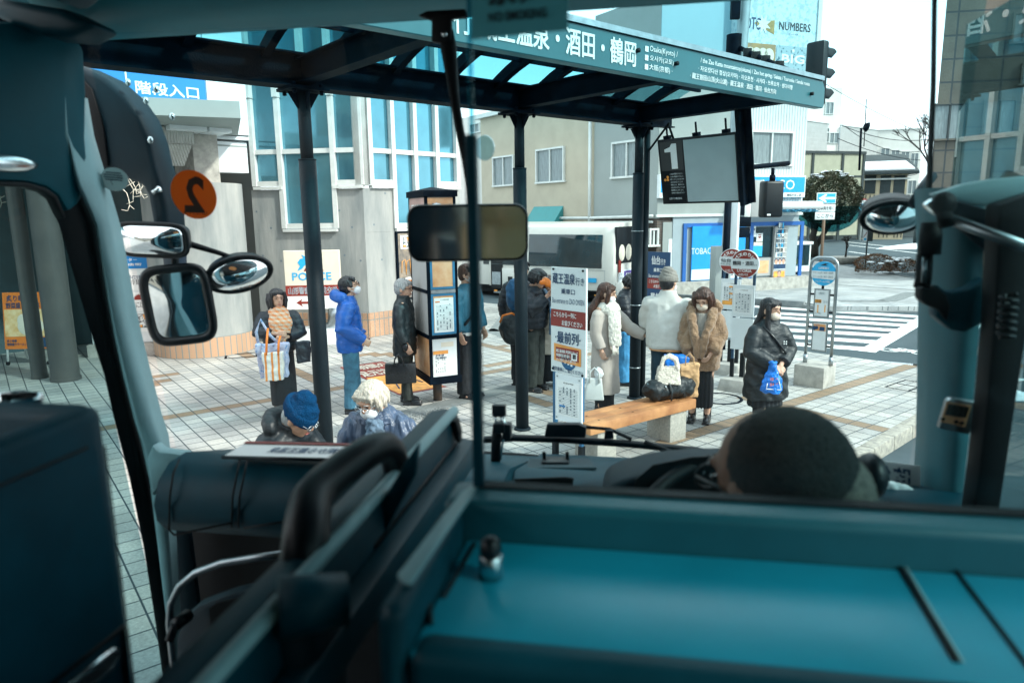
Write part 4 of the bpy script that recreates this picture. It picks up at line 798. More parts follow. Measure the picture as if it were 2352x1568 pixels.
for a,b,mt in((zq4(1435,1120),zq4(1512,1230),'board'),(zq4(1395,1240),zq4(1450,1285),'cream'),(zq4(1455,1240),zq4(1510,1285),'cream'),(zq4(1375,1290),zq4(1505,1430),'skyblue'),(zq4(1135,1180),zq4(1232,1250),'skyblue'),(zq4(1150,1290),zq4(1240,1325),'orange'),(zq4(1395,1120),zq4(1430,1165),'board')):
 p=pbox(FF2,a,b,.03);m=MB(FF2);m.box((p[0],.021,p[1]),(p[2],.03,p[3]));ob('notice',m,M[mt],hs)
p=pbox(FF2,zq4(1455,1135),zq4(1495,1160),.03);m=MB(FF2);m.box((p[0],.031,p[3]-.03),(p[2],.034,p[3]));m.box((p[0],.031,p[3]-.10),(p[2],.034,p[3]-.06));m.box(((p[0]+p[2])/2-.02,.031,p[1]-.06),((p[0]+p[2])/2+.02,.034,p[3]-.101));ob('post_mark',m,M['red'],hs)
ph=thing('payphone','glazed payphone cabinet on a dark post at the corner of the tobacco shop','payphone',G(1858,655))
FPh=Frame(G(1852,652),20);p=pbox(FPh,zq4(1925,1275),zq4(2150,1550));m=MB(FPh)
for a in(p[0],p[2]-.05):m.box((a,-.5,p[1]),(a+.05,0,p[3]-.005))
m.box((p[0]-.04,-.55,p[3]),(p[2]+.04,.05,p[3]+.09));m.box((p[0]-.06,-.6,p[1]-.18),(p[2]+.06,.08,p[1]-.004));ob('cabinet',m,M['board'],ph)
m=MB(FPh);m.box((p[0]+.2,-.35,p[1]+.05),(p[2]-.2,-.1,p[3]-.5));ob('telephone',m,M['gold'],ph)
m=MB(FPh);m.box((p[0]+.06,-.015,p[1]+.03),(p[2]-.06,-.01,p[3]-.02));ob('pane',m,glass('phone_glass',(.45,.62,.68)),ph)
m=MB(FPh);m.box(((p[0]+p[2])/2-.1,-.35,0),((p[0]+p[2])/2+.1,-.15,p[1]-.18));ob('post',m,M['steelnavy'],ph)
def swin(fr,a,b,parent,mt='curtain',t=.0,fw=.06,cross=True,name='window',fm='metalw'):
 q=pbox(fr,a,b,t);m=MB(fr)
 for x0,x1,y0,y1 in((q[0]-fw,q[0],q[1],q[3]),(q[2],q[2]+fw,q[1],q[3]),(q[0]-fw,q[2]+fw,q[3],q[3]+fw),(q[0]-fw-.05,q[2]+fw+.05,q[1]-fw,q[1])):m.box((x0,t+.001,y0),(x1,t+.09,y1))
 if cross:c=(q[0]+q[2])/2;m.box((c-.025,t+.02,q[1]),(c+.025,t+.07,q[3]))
 o=ob(name,m,M[fm],parent);m=MB(fr);m.box((q[0],t+.001,q[1]),(q[2],t+.02,q[3]));ob('pane',m,M[mt],o);return o
swin(FF2,z3(520,890),z3(775,1105),hs);swin(FE,(1411,332),(1474,402),hs)
swin(FF2,zq4(-0,1080),zq4(75,1270),hs,'glassd',-.05)
p=FE.h(*zv(1795,1000));m=MB(FE);m.tube([(p[0],.09,.5),(p[0],.09,topE-2.5)],.055,8);ob('drain_pipe',m,M['metalw'],hs)
m=MB(FE);zz=FE.h(*zv(1800,1465))[1];m.tube([(p[0]-2.2,.09,zz),(p[0]+.1,.09,zz),(-.1,.09,zz+.05)],.05,8);m.tube([(p[0]-2.2,.09,zz-.15),(-.1,.09,zz-.12)],.035,8);ob('pipework',m,M['metalw'],hs)
bbq=pbox(FF2,(1694,164),(1877,-60),.3);s0,s1=FF2.h(1693,100,.3)[0],FF2.h(1876,60,.3)[0];zb0=FF2.h(1790,163,.3)[1]
bb=thing('lottery_billboard','cracked pale billboard with lottery words standing on the shop house roof','billboard',FF2.P(s0,.3,zb0))
m=MB(FF2);m.box((s0,-.1,zb0),(s1,.3,zb0+5.2));ob('board',m,mat('cracked_board',(.50,.62,.66),.6,c2=(.34,.46,.52),sc=7,lo=.42,hi=.5),bb)
m=MB(FF2);m.box((s0-.1,-.15,zb0-.14),(s1+.1,.36,zb0-.004));m.box((s1+.004,-.2,zb0),(s1+.14,.34,zb0+5.2));ob('frame',m,M['metalw'],bb)
def bbx(a,b):return pbox(FF2,z3(*a),z3(*b),.3)
p=bbx((470,285),(675,470));m=MB(FF2);m.box((p[0],.302,p[1]),(p[2],.31,p[3]));ob('picture_panel',m,mat('ochre_print',(.42,.25,.09),.6,c2=(.24,.17,.10),sc=3),bb)
m=MB(FF2)
for k in range(4):m.disc((p[0]+(p[2]-p[0])*(.2+.2*k),.313,p[1]+(p[3]-p[1])*.55),(.18,0,0),(0,0,.2),16)
ob('emblem',m,M['cream'],bb)
p=bbx((690,305),(922,478));m=MB(FF2);m.box((p[0],.302,p[1]),(p[2],.31,p[3]));ob('picture_panel',m,mat('navy_print',(.02,.10,.14),.6,c2=(.30,.42,.46),sc=9,lo=.55,hi=.62),bb)
text('BIG',FF2,bbx((725,365),(872,432)),M['white'],bb,.314,.05)
m=MB(FF2);p=bbx((780,325),(820,362));c=((p[0]+p[2])/2,(p[1]+p[3])/2);rq=(p[3]-p[1])/2
m.slab([(c[0]+rq*(1 if j%2 else.4)*math.cos(R(22.5*j)),c[1]+rq*(1 if j%2 else.4)*math.sin(R(22.5*j)))for j in range(16)],.311,.316);ob('emblem',m,M['white'],bb)
text('LOTO',FF2,bbx((460,110),(585,205)),M['inkblue'],bb,.306,.04)
p=bbx((545,125),(672,235));m=MB(FF2);m.slab([(p[0],p[3]-.1),(p[2],p[3]),(p[2],p[1]),(p[0],p[1]+.25)],.302,.3045);ob('picture_panel',m,mat('ochre_print2',(.34,.23,.08),.6,var=.3,sc=5),bb)
m=MB(FF2);c=FF2.h(*z3(600,165),.3);m.slab([(c[0]+.28*(1 if j%2 else.45)*math.cos(R(22.5*j)),c[1]+.28*(1 if j%2 else.45)*math.sin(R(22.5*j)))for j in range(16)],.3075,.311);ob('emblem',m,M['board'],bb)
text('NUMBERS',FF2,bbx((708,145),(915,220)),M['ink'],bb,.306,.03);text('ナンバーズ',FF2,bbx((770,225),(832,242)),M['ink'],bb,.306,.01)
bh=thing('beige_house','plain beige rendered house with sliding windows behind the white minibus','house',FE.P(gx0-4,0,0))
sb0=FE.h(1104,400)[0];zt_=FE.h(1106,273)[1]
m=MB(FE);m.box((sb0,-9,-.2),(gx0-.01,-.04,zt_));ob('wall',m,M['beige'],bh)
m=MB(FE);m.box((sb0-.25,-9.2,zt_+.003),(gx0-.012,.12,zt_+.12));ob('roof_edge',m,M['metalw'],bh)
swin(FE,(1136,365),(1181,423),bh,t=-.04);swin(FE,zv(1432,1018),zv(1608,1212),bh,t=-.04)
m=MB(FE);p=pbox(FE,zv(1355,1390),zv(1550,1485),.3);m.hexa([(p[0],-.03,p[1]),(p[2],-.03,p[1]),(p[2],.5,p[1]-.3),(p[0],.5,p[1]-.3),(p[0],-.03,p[3]),(p[2],-.03,p[3]),(p[2],.5,p[1]-.2),(p[0],.5,p[1]-.2)]);ob('canopy',m,mat('green_canopy',(.03,.24,.25),.5,var=.08),bh)
wh=thing('white_annex','narrow white house end with a blue strip seen past the terminal corner','house',FE.P(sb0-3,-4,0))
FN=FE.shift(-3.5);a0=FN.h(1070,400)[0];zt_=FN.h(1085,266)[1]
m=MB(FN);m.box((a0-6,-5,-.2),(sb0+2,0,zt_));ob('wall',m,M['whitewall'],wh)
swin(FN,(1083,288),(1103,302),wh,'curtain',0,.05);m=MB(FN);p=pbox(FN,(1088,445),(1094,560));m.box((p[0],.001,p[1]),(p[2],.05,p[3]));ob('blue_strip',m,M['skyblue'],wh)
def farbox(name,label,cat,o,deg,s0,s1,depth,zt,mt,z0=-.2):
 F_=Frame(o,deg);t=thing(name,label,cat,F_.P(s0,0,0));m=MB(F_);m.box((s0,-depth,z0),(s1,0,zt));ob('wall',m,mt,t);return F_,t
O=AY(1900,520,66);F3=Frame(V((O.x,O.y,0)),8);s0=F3.h(1840,300)[0];s1=F3.h(*z3(1112,900))[0];ztp=F3.h(*z3(1100,590))[1]
F3,t3=farbox('white_house','tall white house with small sliding windows beside the traffic light','house',V((O.x,O.y,0)),8,s0-3,s1,8,ztp,M['whitewall'])
for a,b in((z3(905,870),z3(962,940)),(z3(1003,895),z3(1035,955)),(z3(1048,895),z3(1100,962)),(z3(1022,690),z3(1065,765)),(z3(1003,865),z3(1038,887))):swin(F3,a,b,t3,fw=.05)
m=MB(F3);p=F3.h(*z3(1108,900));m.tube([(p[0],.1,.2),(p[0],.1,F3.h(*z3(1110,860))[1]),(p[0]+.3,.1,F3.h(*z3(1125,840))[1])],.05,8);ob('drain_pipe',m,M['steel'],t3)
O=AY(2020,520,72);cx_=PL(*z3(1372,900),V((0,O.y,0)),V((0,1,0)));C2=V((cx_.x,cx_.y,0))
F4=Frame(C2,-22+0);F5=Frame(C2,62-100)
t4=thing('office_block','pale office block with grey sided flank and a row of four slim windows','building',C2)
FL=Frame(C2,38);FRt=Frame(C2,-14)
zc=FRt.h(*z3(1372,878))[1];sl0=FL.h(*z3(1115,950))[0];sr1=FRt.h(*z3(1665,1000))[0]
sd=M['greywall2'].copy();wave(sd,.9,.5,'Z',.03,prof='SAW')
PLt,PRt=FL.P(-14,0,0),FRt.P(sr1,0,0);bk=FRt.n*-14
m=MB();m.flat([PLt.to_2d(),C2.to_2d(),PRt.to_2d(),(PRt+bk).to_2d(),(PLt+bk).to_2d()],-.2,zc-.01);ob('wall',m,M['whitewall'],t4)
m=MB(FL);m.box((-14,.004,-.2),(-.02,.05,zc));ob('flank_cladding',m,sd,t4)
m=MB(FL);m.box((-14,.0,zc+.002),(.1,.12,zc+.14));m.T=FRt.M;m.box((-.08,-.1,zc+.0),(sr1+.1,.1,zc+.12));ob('roof_edge',m,M['metalw'],t4)
for a,b in((z3(1393,1000),z3(1440,1095)),(z3(1463,1012),z3(1506,1106)),(z3(1530,1022),z3(1573,1113)),(z3(1595,1032),z3(1634,1122)),(z3(1575,1215),z3(1620,1300)),(z3(1565,1310),z3(1600,1400))):swin(FRt,a,b,t4,'curtain',0,.05)
m=MB();p=AY(*z3(1255,1010),44);q=AY(*z3(1258,860),44);m.tube([p-V((0,0,1.2)),q],.07,8);p2=AY(*z3(1285,870),44);m.tube([p2-V((0,0,1)),AY(*z3(1293,665),44)],.03,6);m.tube([AY(*z3(1280,850),44),AY(*z3(1300,855),44)],[.2,.3],10);props(ob('roof_mast',m,M['steelnavy']),'thin mast with a small dish rising behind the olive hoarding','mast')
O=AY(1915,500,56);F6=Frame(V((O.x,O.y,0)),16);a=F6.h(*z3(860,1100))[0];b=F6.h(*z3(1275,1100))[0];za=F6.h(*z3(1150,1035))[1];zb_=F6.h(*z3(1100,1500))[1]
ol=thing('olive_hoarding','blank olive hoarding in a dark frame behind the clipped tree','hoarding',F6.P(a,0,0))
m=MB(F6);m.box((a-3,-.1,.4),(b,0,za));ob('board',m,M['olive'],ol)
m=MB(F6);pp_=[F6.h(*z3(x,1150))[0]for x in(928,1128,1270)]
for s in pp_:m.box((s-.1,.001,0),(s+.1,.08,za))
m.box((a-3,.001,za+.002),(b+.1,.12,za+.2));m.box((pp_[1],.001,F6.h(*z3(1230,1185))[1]-.06),(b,.06,F6.h(*z3(1230,1185))[1]+.06));ob('frame',m,M['timber'],ol)
O=AY(2030,540,60);F7=Frame(V((O.x,O.y,0)),-20);a=F7.h(*z3(1262,1300))[0];b=F7.h(*z3(1560,1300))[0];za=F7.h(*z3(1400,1170))[1]
th=thing('timber_house','old dark timber house with cream plaster panels and shutters under a snowy tiled roof','house',F7.P(a,0,0))
m=MB(F7);m.box((a,-7,-.2),(b,0,za));ob('wall',m,M['plaster'],th)
for x0,x1,y1 in((1285,1350,1300),(1390,1450,1305),(1480,1545,1310)):
 p=pbox(F7,z3(x0,1180),z3(x1,y1));m=MB(F7);m.box((p[0],.003,p[1]),(p[2],.10,p[3]));ob('shutter',m,M['timber'],th)
m=MB(F7)
for x in(1270,1287,1315,1343,1395,1425,1450,1498,1520,1545):s=F7.h(*z3(x,1350))[0];m.box((s-.035,.002,0),(s+.035,.05,F7.h(*z3(x,1310))[1]))
ob('posts',m,M['timber'],th)
zr_=F7.h(*z3(1400,1165))[1];m=MB(F7);m.hexa([(a-.6,-7,zr_),(b+.7,-7,zr_),(b+.7,.9,zr_-.1),(a-.6,.9,zr_-.1),(a-.6,-7,zr_+2.0),(b+.7,-7,zr_+2.0),(b+.7,.9,zr_+.1),(a-.6,.9,zr_+.1)]);o=ob('roof',m,M['timber'],th)
m=MB(F7);m.hexa([(a-.5,-3.5,zr_+1.02),(b+.3,-3.5,zr_+1.02),(b+.4,.6,zr_+.22),(a-.5,.6,zr_+.22),(a-.5,-3.5,zr_+1.2),(b+.3,-3.5,zr_+1.2),(b+.4,.6,zr_+.34),(a-.5,.6,zr_+.34)]);ob('roof_snow',m,M['snow'],o)
m=MB(F7);m.box((a,.105,zr_-.55),(b+.2,.35,zr_-.42));ob('gutter',m,M['metalw'],th)
m=MB();q0,q1=G(1868,552,0),G(2015,545,0);d=(q1-q0).normalized();n_=V((-d.y,d.x,0))*.1
for k in range(3):m.prism([q0-n_,q0+n_,q0+n_+V((0,0,2.0)),q0-n_+V((0,0,2.0))],d*22);break
props(ob('board_fence',m,M['timber']),'dark board fence under the clipped tree along the side road','fence')
O=AY(2135,430,24);F8=Frame(V((O.x,O.y,0)),-10);tt=thing('tan_reflection_tower','tan tiled building with curtained windows added to stand in for the driver window reflection','building',V((O.x,O.y,0)))  # solid tower added in place of the reflection in the side glass
tmt=tilemat(M['tan'],-10,1.45,.72,.03,(.115,.10,.078),(.095,.085,.07),(.03,.04,.045),orient='wall')
rd_=V((O.x,O.y,0)).normalized();rd_=V((rd_.x+.04,rd_.y,0));e0=V((O.x,O.y,0));m=MB();m.flat([e0.to_2d(),F8.P(14,0,0).to_2d(),(F8.P(14,0,0)+rd_*10).to_2d(),(e0+rd_*10).to_2d()],-.2,16);ob('wall',m,tmt,tt)
for a,b in((z3(1745,712),z3(1945,930)),(z3(2092,685),z3(2268,890)),(z3(2290,100),z3(2400,280)),(z3(2345,440),z3(2480,560))):swin(F8,a,b,tt,'curtain',0,.06,fm='tan')
for k,(x0,x1,z0_,z1q,rot,lb)in enumerate(((2085,2120,500,560,0,''),)):pass
def leafball(c,rx,ry,rz,n,size,seed,mt,name,parent=None,squash=0,clump=0.55):
 rd=random.Random(seed);m=MB();cl_=[V((rd.gauss(0,1),rd.gauss(0,1),rd.gauss(0,1))).normalized()for _ in range(40)]
 for i in range(n):
  d=V((rd.gauss(0,1),rd.gauss(0,1),rd.gauss(0,1))).normalized();k=max(d.dot(q)for q in cl_)
  rr=(.70+.30*k**6)*rd.uniform(.82,1.0)**.7
  p=c+V((d.x*rx,d.y*ry,d.z*rz))*rr
  if squash and d.z<-squash:continue
  a=V((rd.gauss(0,1),rd.gauss(0,1),rd.gauss(0,1))).normalized();b=a.cross(d);b.normalize();a=(a*.6+b.cross(d)*.6);s=size*rd.uniform(.6,1.3)
  m.quad(p-a*s,p-b*s*.6,p+a*s,p+b*s*.6)
 return ob(name,m,mt,parent)
TP=V((*AY(1905,560,33).to_2d(),0));wpx=33/FPX
c=AY(1904,468,38);tr=thing('topiary_tree','large clipped evergreen with snow on top and netting round its lower half','tree',V((c.x-1.0,c.y,0)))
leafball(c+V((0,0,.22)),1.72,1.7,1.55,12000,.085,3,M['leaf'],'crown',tr);leafball(c+V((0,0,.2)),1.4,1.4,1.25,6000,.10,5,M['leaf'],'inner_crown',tr)
sn=MB();rd=random.Random(9)
for i in range(24):
 a=rd.uniform(0,6.28);e=rd.uniform(.85,1.45);d=V((math.cos(a)*math.cos(e),math.sin(a)*math.cos(e),math.sin(e)));sn.ell(c+V((0,0,.22))+V((d.x*1.62,d.y*1.62,d.z*1.5)),(rd.uniform(.05,.3),rd.uniform(.05,.28),rd.uniform(.03,.07)),8,5)
ob('snow_cap',sn,M['snow'],tr)
m=MB();rr=[]
for i in range(15):
 e=-.15-1.2*i/14;rr.append([c+V((0,0,.1))+V((1.76*math.cos(e)*math.cos(R(9*j))*(1+.04*noise.noise(V((j*.7,i*.5,1)))),1.76*math.cos(e)*math.sin(R(9*j)),1.62*math.sin(e)))for j in range(40)])
m.rings(rr,cap=False);ob('netting',m,M['net'],tr)
m=MB();b0=G(1858,590);b0=V((c.x-.75,c.y-.2,-.1));m.tube([b0,b0+V((.05,0,.5)),b0+V((-.1,0,1.1)),c+V((-.5,0,-.6))],[.28,.2,.18,.12],10);m.tube([b0+V((.05,0,.5)),b0+V((.5,.1,1.2)),c+V((.4,0,-.6))],[.16,.13,.1],8);m.tube([b0+V((0,0,.8)),c+V((-.9,.1,-.5))],[.12,.08],8);ob('trunk',m,M['bark'],tr)
sc_=G(2032,628);rs=thing('russet_shrub','low russet shrub dusted with snow on the corner pavement','shrub',sc_)
leafball(sc_+V((-.35,.1,.30)),.85,.6,.48,3600,.05,11,M['leafr'],'foliage',rs,.55);leafball(sc_+V((.65,-.1,.2)),.85,.55,.36,3000,.05,12,M['leafr'],'foliage',rs,.5)
sn=MB()
for i in range(26):sn.ell(sc_+V((rd.uniform(-.9,1.2),rd.uniform(-.5,.1),0))+V((0,0,rd.uniform(.38,.62)if i<17 else.08)),(rd.uniform(.06,.2),rd.uniform(.05,.15),.035),8,5)
ob('snow_dusting',sn,M['snow'],rs)
pp0=G(*z3b(1385,160));pt=thing('planter','small bare bush in a pale concrete planter at the kerb','planter',pp0)
m=MB();m.lathe(pp0+V((.1,0,0)),[(.5,0),(.68,.28),(.64,.32),(.5,.30)],20);ob('pot',m,M['concrete2'],pt);rd=random.Random(2);m=MB()
def branch(p,d,l,r,k):
 q=p+d*l;m.tube([p,q],[r,r*.7],5)
 if k:
  for _ in range(3):branch(q,(d+V((rd.uniform(-.8,.8),rd.uniform(-.8,.8),rd.uniform(-.1,.5)))).normalized(),l*.72,r*.65,k-1)
branch(pp0+V((.1,0,.28)),V((.05,0,1)),.35,.05,4);ob('bush',m,M['bark'],pt)
m=MB();b0=AY(2126,500,60);b0.z=0;rd=random.Random(5);branch(b0,V((0,0,1)),3.6,.22,5);props(ob('bare_tree',m,M['bark']),'leafless street tree rising behind the office block','tree')
m=MB()
for a,b,sag in((z3(1120,840),z3(1760,930),.5),(z3(1150,850),z3(1760,990),.9),(z3(1010,560),z3(1740,925),.2),(z3(1100,930),z3(1700,1080),.3),(z3(1555,1185),z3(1690,1140),.1)):
 p,q=AY(*a,48),AY(*b,54);m.tube([p.lerp(q,i/10)-V((0,0,sag*4*(i/10)*(1-i/10)))for i in range(11)],.022,4)
props(ob('overhead_wires',m,M['steelnavy']),'thin overhead wires sagging across the pale sky','wires')
O=V((-22,-20,0));F9=Frame(O,170);sb9=thing('reflection_building','pale building added behind the bus to be reflected in mirrors and glass','building',O)  # unseen building added so that mirrors and panes have something to reflect
m=MB(F9);m.box((-26,-8,-.2),(8,0,17));ob('wall',m,M['beige'],sb9)
for k in range(5):
 m=MB(F9)
 for j in range(12):m.box((-25+j*2.7,.002,1.4+3.2*k),(-23.3+j*2.7,.03,3.2+3.2*k))
 ob('window_row',m,M['glassd'],sb9)
# ------------------------------------------------------------------ street furniture
rc0=G(1409,700,-.15);FM_=Frame(V((rc0.x,rc0.y,0)),-36)
bz1=FM_.h(1400,512)[1];bL=6.6;bW=2.05
mbus=thing('minibus','cream white minibus with dark side windows parked at the plaza edge','minibus',FM_.P(-bL/2,-bW/2,-.15))
mbp=mat('cream_car_paint',(.62,.60,.55),.3,var=.03,sc=2,coat=.5)
def bsec(s,sc=1.0,dz=0):
 pts=[];zt_,zb_=bz1+dz,.2
 for t,z in((0.0,zb_),(.02,zb_+.3),(.03,zb_+.9),(0,(zt_+zb_)/2+.25),(-.06,zt_-.30),(-.13,zt_-.12),(-.30,zt_-.02),(-bW/2,zt_+.03)):pts.append((t,z))
 pts+=[(-bW-t,z)for t,z in reversed(pts[:-1])]
 c=-bW/2;return[(s,c+(t-c)*sc,z if sc>.99 else zb_+(z-zb_)*(.94+.06*sc))for t,z in pts]
m=MB(FM_);m.rings([bsec(-bL,.86),bsec(-bL+.12,.97),bsec(-bL+.4),bsec(-.35),bsec(-.12,.985),bsec(-.03,.95),bsec(0,.9)],smooth=True);ob('body',m,mbp,mbus,auto=38)
def sidewin(px0,px1,parent=mbus):
 q=pbox(FM_,px0,px1,-.03);m=MB(FM_);r=.06
 pts=[(q[0],q[1]),(q[2],q[1]),(q[2],q[3]),(q[0],q[3])]
 m.prism([(q[0],.035,q[1]),(q[2],.035,q[1]),(q[2],-.03,q[3]),(q[0],-.03,q[3])],(0,.012,0));return ob('side_window',m,M['glassd'],parent,bevel=.02),q
o,q=sidewin(z5(1375,272),z5(1868,66))
q2=(q[0]-1.75,q[1],q[0]-.14,q[3])
m=MB(FM_);m.prism([(q2[0],.035,q2[1]),(q2[2],.035,q2[1]),(q2[2],-.03,q2[3]),(q2[0],-.03,q2[3])],(0,.012,0));ob('side_window',m,M['glassd'],mbus,bevel=.02)
zs=FM_.h(*z5(1150,405))[1];m=MB(FM_);m.box((-bL+.3,.012,zs-.03),(-.15,.04,zs+.02));ob('side_stripe',m,M['black'],mbus)
p=pbox(FM_,z5(1125,470),z5(1185,245),.03);m=MB(FM_);m.box((p[0]-.02,.0,.12),(p[2]+.05,.045,p[3]+.75));ob('door_opening',m,M['blackg'],mbus)
m=MB(FM_);m.box((p[0]-.08,.046,.2),(p[0]-.02,.07,p[3]+.75));m.box((p[2]+.05,.03,.18),(p[2]+1.0,.07,q[1]-.1));ob('door',m,mbp,mbus,bevel=.01)
m=MB(FM_);m.box((p[2]+.28,.071,q[1]-.62),(p[2]+.45,.08,q[1]-.36));ob('door_handle',m,M['blackg'],mbus)
p2=G(*z5(1160,505),-.15);m=MB(FM_);s_=(FM_.I@p2).x;m.box((s_-.45,.05,.02),(s_+.5,.40,.05));ob('boarding_step',m,M['steel'],mbus)
m=MB(FM_);m.box((p[0]+.02,.046,p[1]+.35),(p[2]-.02,.06,p[1]+.75));ob('step_riser',m,M['steel'],mbus);m=MB(FM_);m.box((p[0]+.1,.047,p[1]+.12),(p[0]+.22,.06,p[1]+.18));ob('step_lamp',m,M['amberlit'],mbus)
for s in(-1.35,-bL+1.1):
 m=MB(FM_);m.tube([(s,.02,.17),(s,-.22,.17)],.32,24);o=ob('wheel',m,M['black'],mbus);m=MB(FM_);m.tube([(s,.035,.17),(s,-.1,.17)],.17,18);ob('rim',m,M['steel'],o)
 m=MB(FM_);m.tube([(s,.041,.2),(s,.0,.2)],.40,24);ob('wheel_arch',m,M['blackg'],mbus)
m=MB(FM_);m.box((-bL+.5,-bW+.1,.0),(-.3,-.1,.22));ob('chassis',m,M['black'],mbus)
FRr=Frame(FM_.P(0.0,-.12,0),54);a=FRr.h(1418,590)
rw,rh=bW-.3,.0
zt0,zt1_=FRr.h(1440,603)[1],FRr.h(1440,520)[1];m=MB(FRr);m.box((-.02,-.06,zt0),(bW-.25,.03,zt1_));ob('rear_window',m,M['blackg'],mbus,bevel=.03)
m=MB(FRr)
for k in range(3):m.ell((.30+.42*k,.03,zt0+.30),(.19,.02,.24),16,8)
ob('headrest',m,M['cream'],mbus)
m=MB(FRr);zz=FRr.h(1445,638)[1];m.box((.1,.031,zz-.1),(.95,.045,zz+.28));o=ob('advert_panel',m,M['board'],mbus);m=MB(FRr);m.box((.42,.046,zz-.05),(.93,.05,zz+.23));ob('logo_panel',m,mat('logo_purple',(.10,.06,.28),.5),o)
text('ÆON',FRr,(.47,zz+.02,.89,zz+.17),M['white'],o,.053,.02);text('イオン\n山形北',FRr,(.13,zz+.0,.38,zz+.18),M['inkblue'],o,.048,.0)
m=MB(FRr)
for s in(.08,bW-.45):m.box((s,.03,.75),(s+.14,.05,1.1))
ob('tail_lamp',m,M['red'],mbus);m=MB(FRr);m.box((-.05,-.02,.1),(bW-.15,.09,.48));ob('bumper',m,mbp,mbus,bevel=.03)
m=MB(FRr);m.box((.62,.10,.25),(1.1,.11,.45));ob('number_plate',m,M['board'],mbus)
m=MB(FM_);zb9=(zs+q[1])/2
for s in(-.28,-1.9,-2.6):m.tube([(s,.028,.45),(s,.034,zs),(s,.036,q[1]-.06)],.004,4)
m.tube([(-2.6,.036,q[1]-.06),(-.28,.036,q[1]-.06)],.004,4);ob('panel_seam',m,M['inkgrey'],mbus)
m=MB(FM_)
for s in(-.6,-2.3,-3.6):m.box((s,.035,zs-.12),(s+.07,.05,zs-.09))
ob('marker_lamp',m,M['gold'],mbus)
m=MB(FM_);f=pbox(FM_,z5(1770,385),z5(1825,358),.03);m.box((f[0],.03,f[1]),(f[2],.05,f[3]));ob('fuel_flap',m,M['skyblue'],mbus)
text('山形観光タクシー',FM_,(-3.0,zs-.46,-.85,zs-.22),M['ink'],mbus,.045,.0)
kp=G(1005,928);FK=Frame(V((kp.x,kp.y,0)),24);
e=FK.h(987,700);ktop=None
FKr=Frame(PL(987,790,V((kp.x,kp.y-.2,0)),V((0,1,0))),24);FKr=Frame(V((FKr.o.x,FKr.o.y,0)),24);FKl=Frame(FKr.o,-66)
wk=FKr.h(1055,780)[0];wk2=-FKl.h(950,780)[0];zb0,zt0=FKr.h(987,884)[1],FKr.h(987,452)[1]
kt=thing('timetable_pillar','four sided timetable pillar with faded orange panels and a dark roof on one post','information pillar',V((kp.x,kp.y,0)))
core=MB(FKr);core.box((.02,-wk2+.02,zb0+.02),(wk-.02,-.02,zt0));ob('core',core,M['greywall2'],kt)
m=MB(FKr);
for s in(0,wk-.035):
 for t in(-.035,-wk2):m.box((s,t,zb0),(s+.035,t+.035,zt0))
ob('corner_frame',m,M['steelnavy'],kt)
m=MB(FKr);m.box((-.015,-wk2-.015,zb0-.002),(wk+.015,.015,zb0+.09));ob('bottom_rail',m,M['steelnavy'],kt)
m=MB(FKr);m.box((-.02,-wk2-.02,zt0+.002),(wk+.02,.02,zt0+.075));ob('roof',m,M['steelnavy'],kt);m=MB(FKr);c=(wk/2,-wk2/2,zt0+.13);bpt=[(-.02,-wk2-.02),(wk+.02,-wk2-.02),(wk+.02,.02),(-.02,.02)];m.add([(x,y,zt0+.076)for x,y in bpt]+[c],[(0,1,4),(1,2,4),(2,3,4),(3,0,4),(3,2,1,0)]);ob('roof_cap',m,M['steelnavy'],kt)
Q=lambda y:FKr.h(1000,y)[1];QL=lambda y:FKl.h(985,y)[1]
zs_=[z5(800,y)[1]for y in(255,430,455,735,775,1040)];zr=[FKr.h(1020,y)[1]for y in zs_]
for y in(zr[1],zr[3]):
 m=MB(FKr);m.box((.036,-.02,y-.05),(wk-.036,.008,y-.008));ob('cross_rail',m,M['steel']if y==zr[1]else M['steelnavy'],kt)
 m=MB(FKl);m.box((-wk2+.036,-.02,y-.05),(-.036,.008,y-.008));ob('cross_rail',m,M['steelnavy'],kt)
def panel(fr,s0,s1,z0,z1,mt,frame=None,nm='panel'):
 m=MB(fr);m.box((s0,-.018,z0),(s1,-.004,z1));o=ob(nm,m,mt,kt)
 if frame:
  m=MB(fr);w_=.03
  for a,b,c,d in((s0,s0+w_,z0,z1),(s1-w_,s1,z0,z1),(s0+w_,s1-w_,z1-w_,z1),(s0+w_,s1-w_,z0,z0+w_)):m.box((a,-.0035,c),(b,.002,d))
  ob('edge_strip',m,frame,o)
 return o
bk_=mat('faded_blue_edge',(.02,.16,.30),.5,var=.2)
panel(FKr,.036,wk-.036,zr[1],zt0-.42,M['peach'],bk_);o=panel(FKr,.036,wk-.036,zr[3],zr[1]-.055,M['peach'],bk_)
def paper(fr,s0,z0,s1,z1,parent,t,head=None,rows=16,tape=None,cols=True,seed=1):
 rd=random.Random(seed);m=MB(fr);m.box((s0,t,z0),(s1,t+.003,z1));p_=ob('paper',m,M['white'],parent);h=z1-z0;w_=s1-s0;m=MB(fr)
 for k in range(rows):
  z=z0+h*(.06+.76*k/rows);m.box((s0+w_*.07,t+.004,z),(s1-w_*.07,t+.005,z+.0025))
  for j in range(5):
   if rd.random()<.45:m.box((s0+w_*(.12+.16*j),t+.004,z+.006),(s0+w_*(.12+.16*j)+w_*.06,t+.0052,z+.016))
 ob('table_lines',m,M['inkgrey'],p_)
 if head:text(head,fr,(s0+w_*.3,z1-h*.075,s1-w_*.25,z1-h*.035),M['ink'],p_,t+.005,.01)
 if tape:m=MB(fr);m.box((s0-.01,t+.004,z1-.03),(s1+.01,t+.006,z1+.015));ob('tape',m,tape,p_)
 return p_
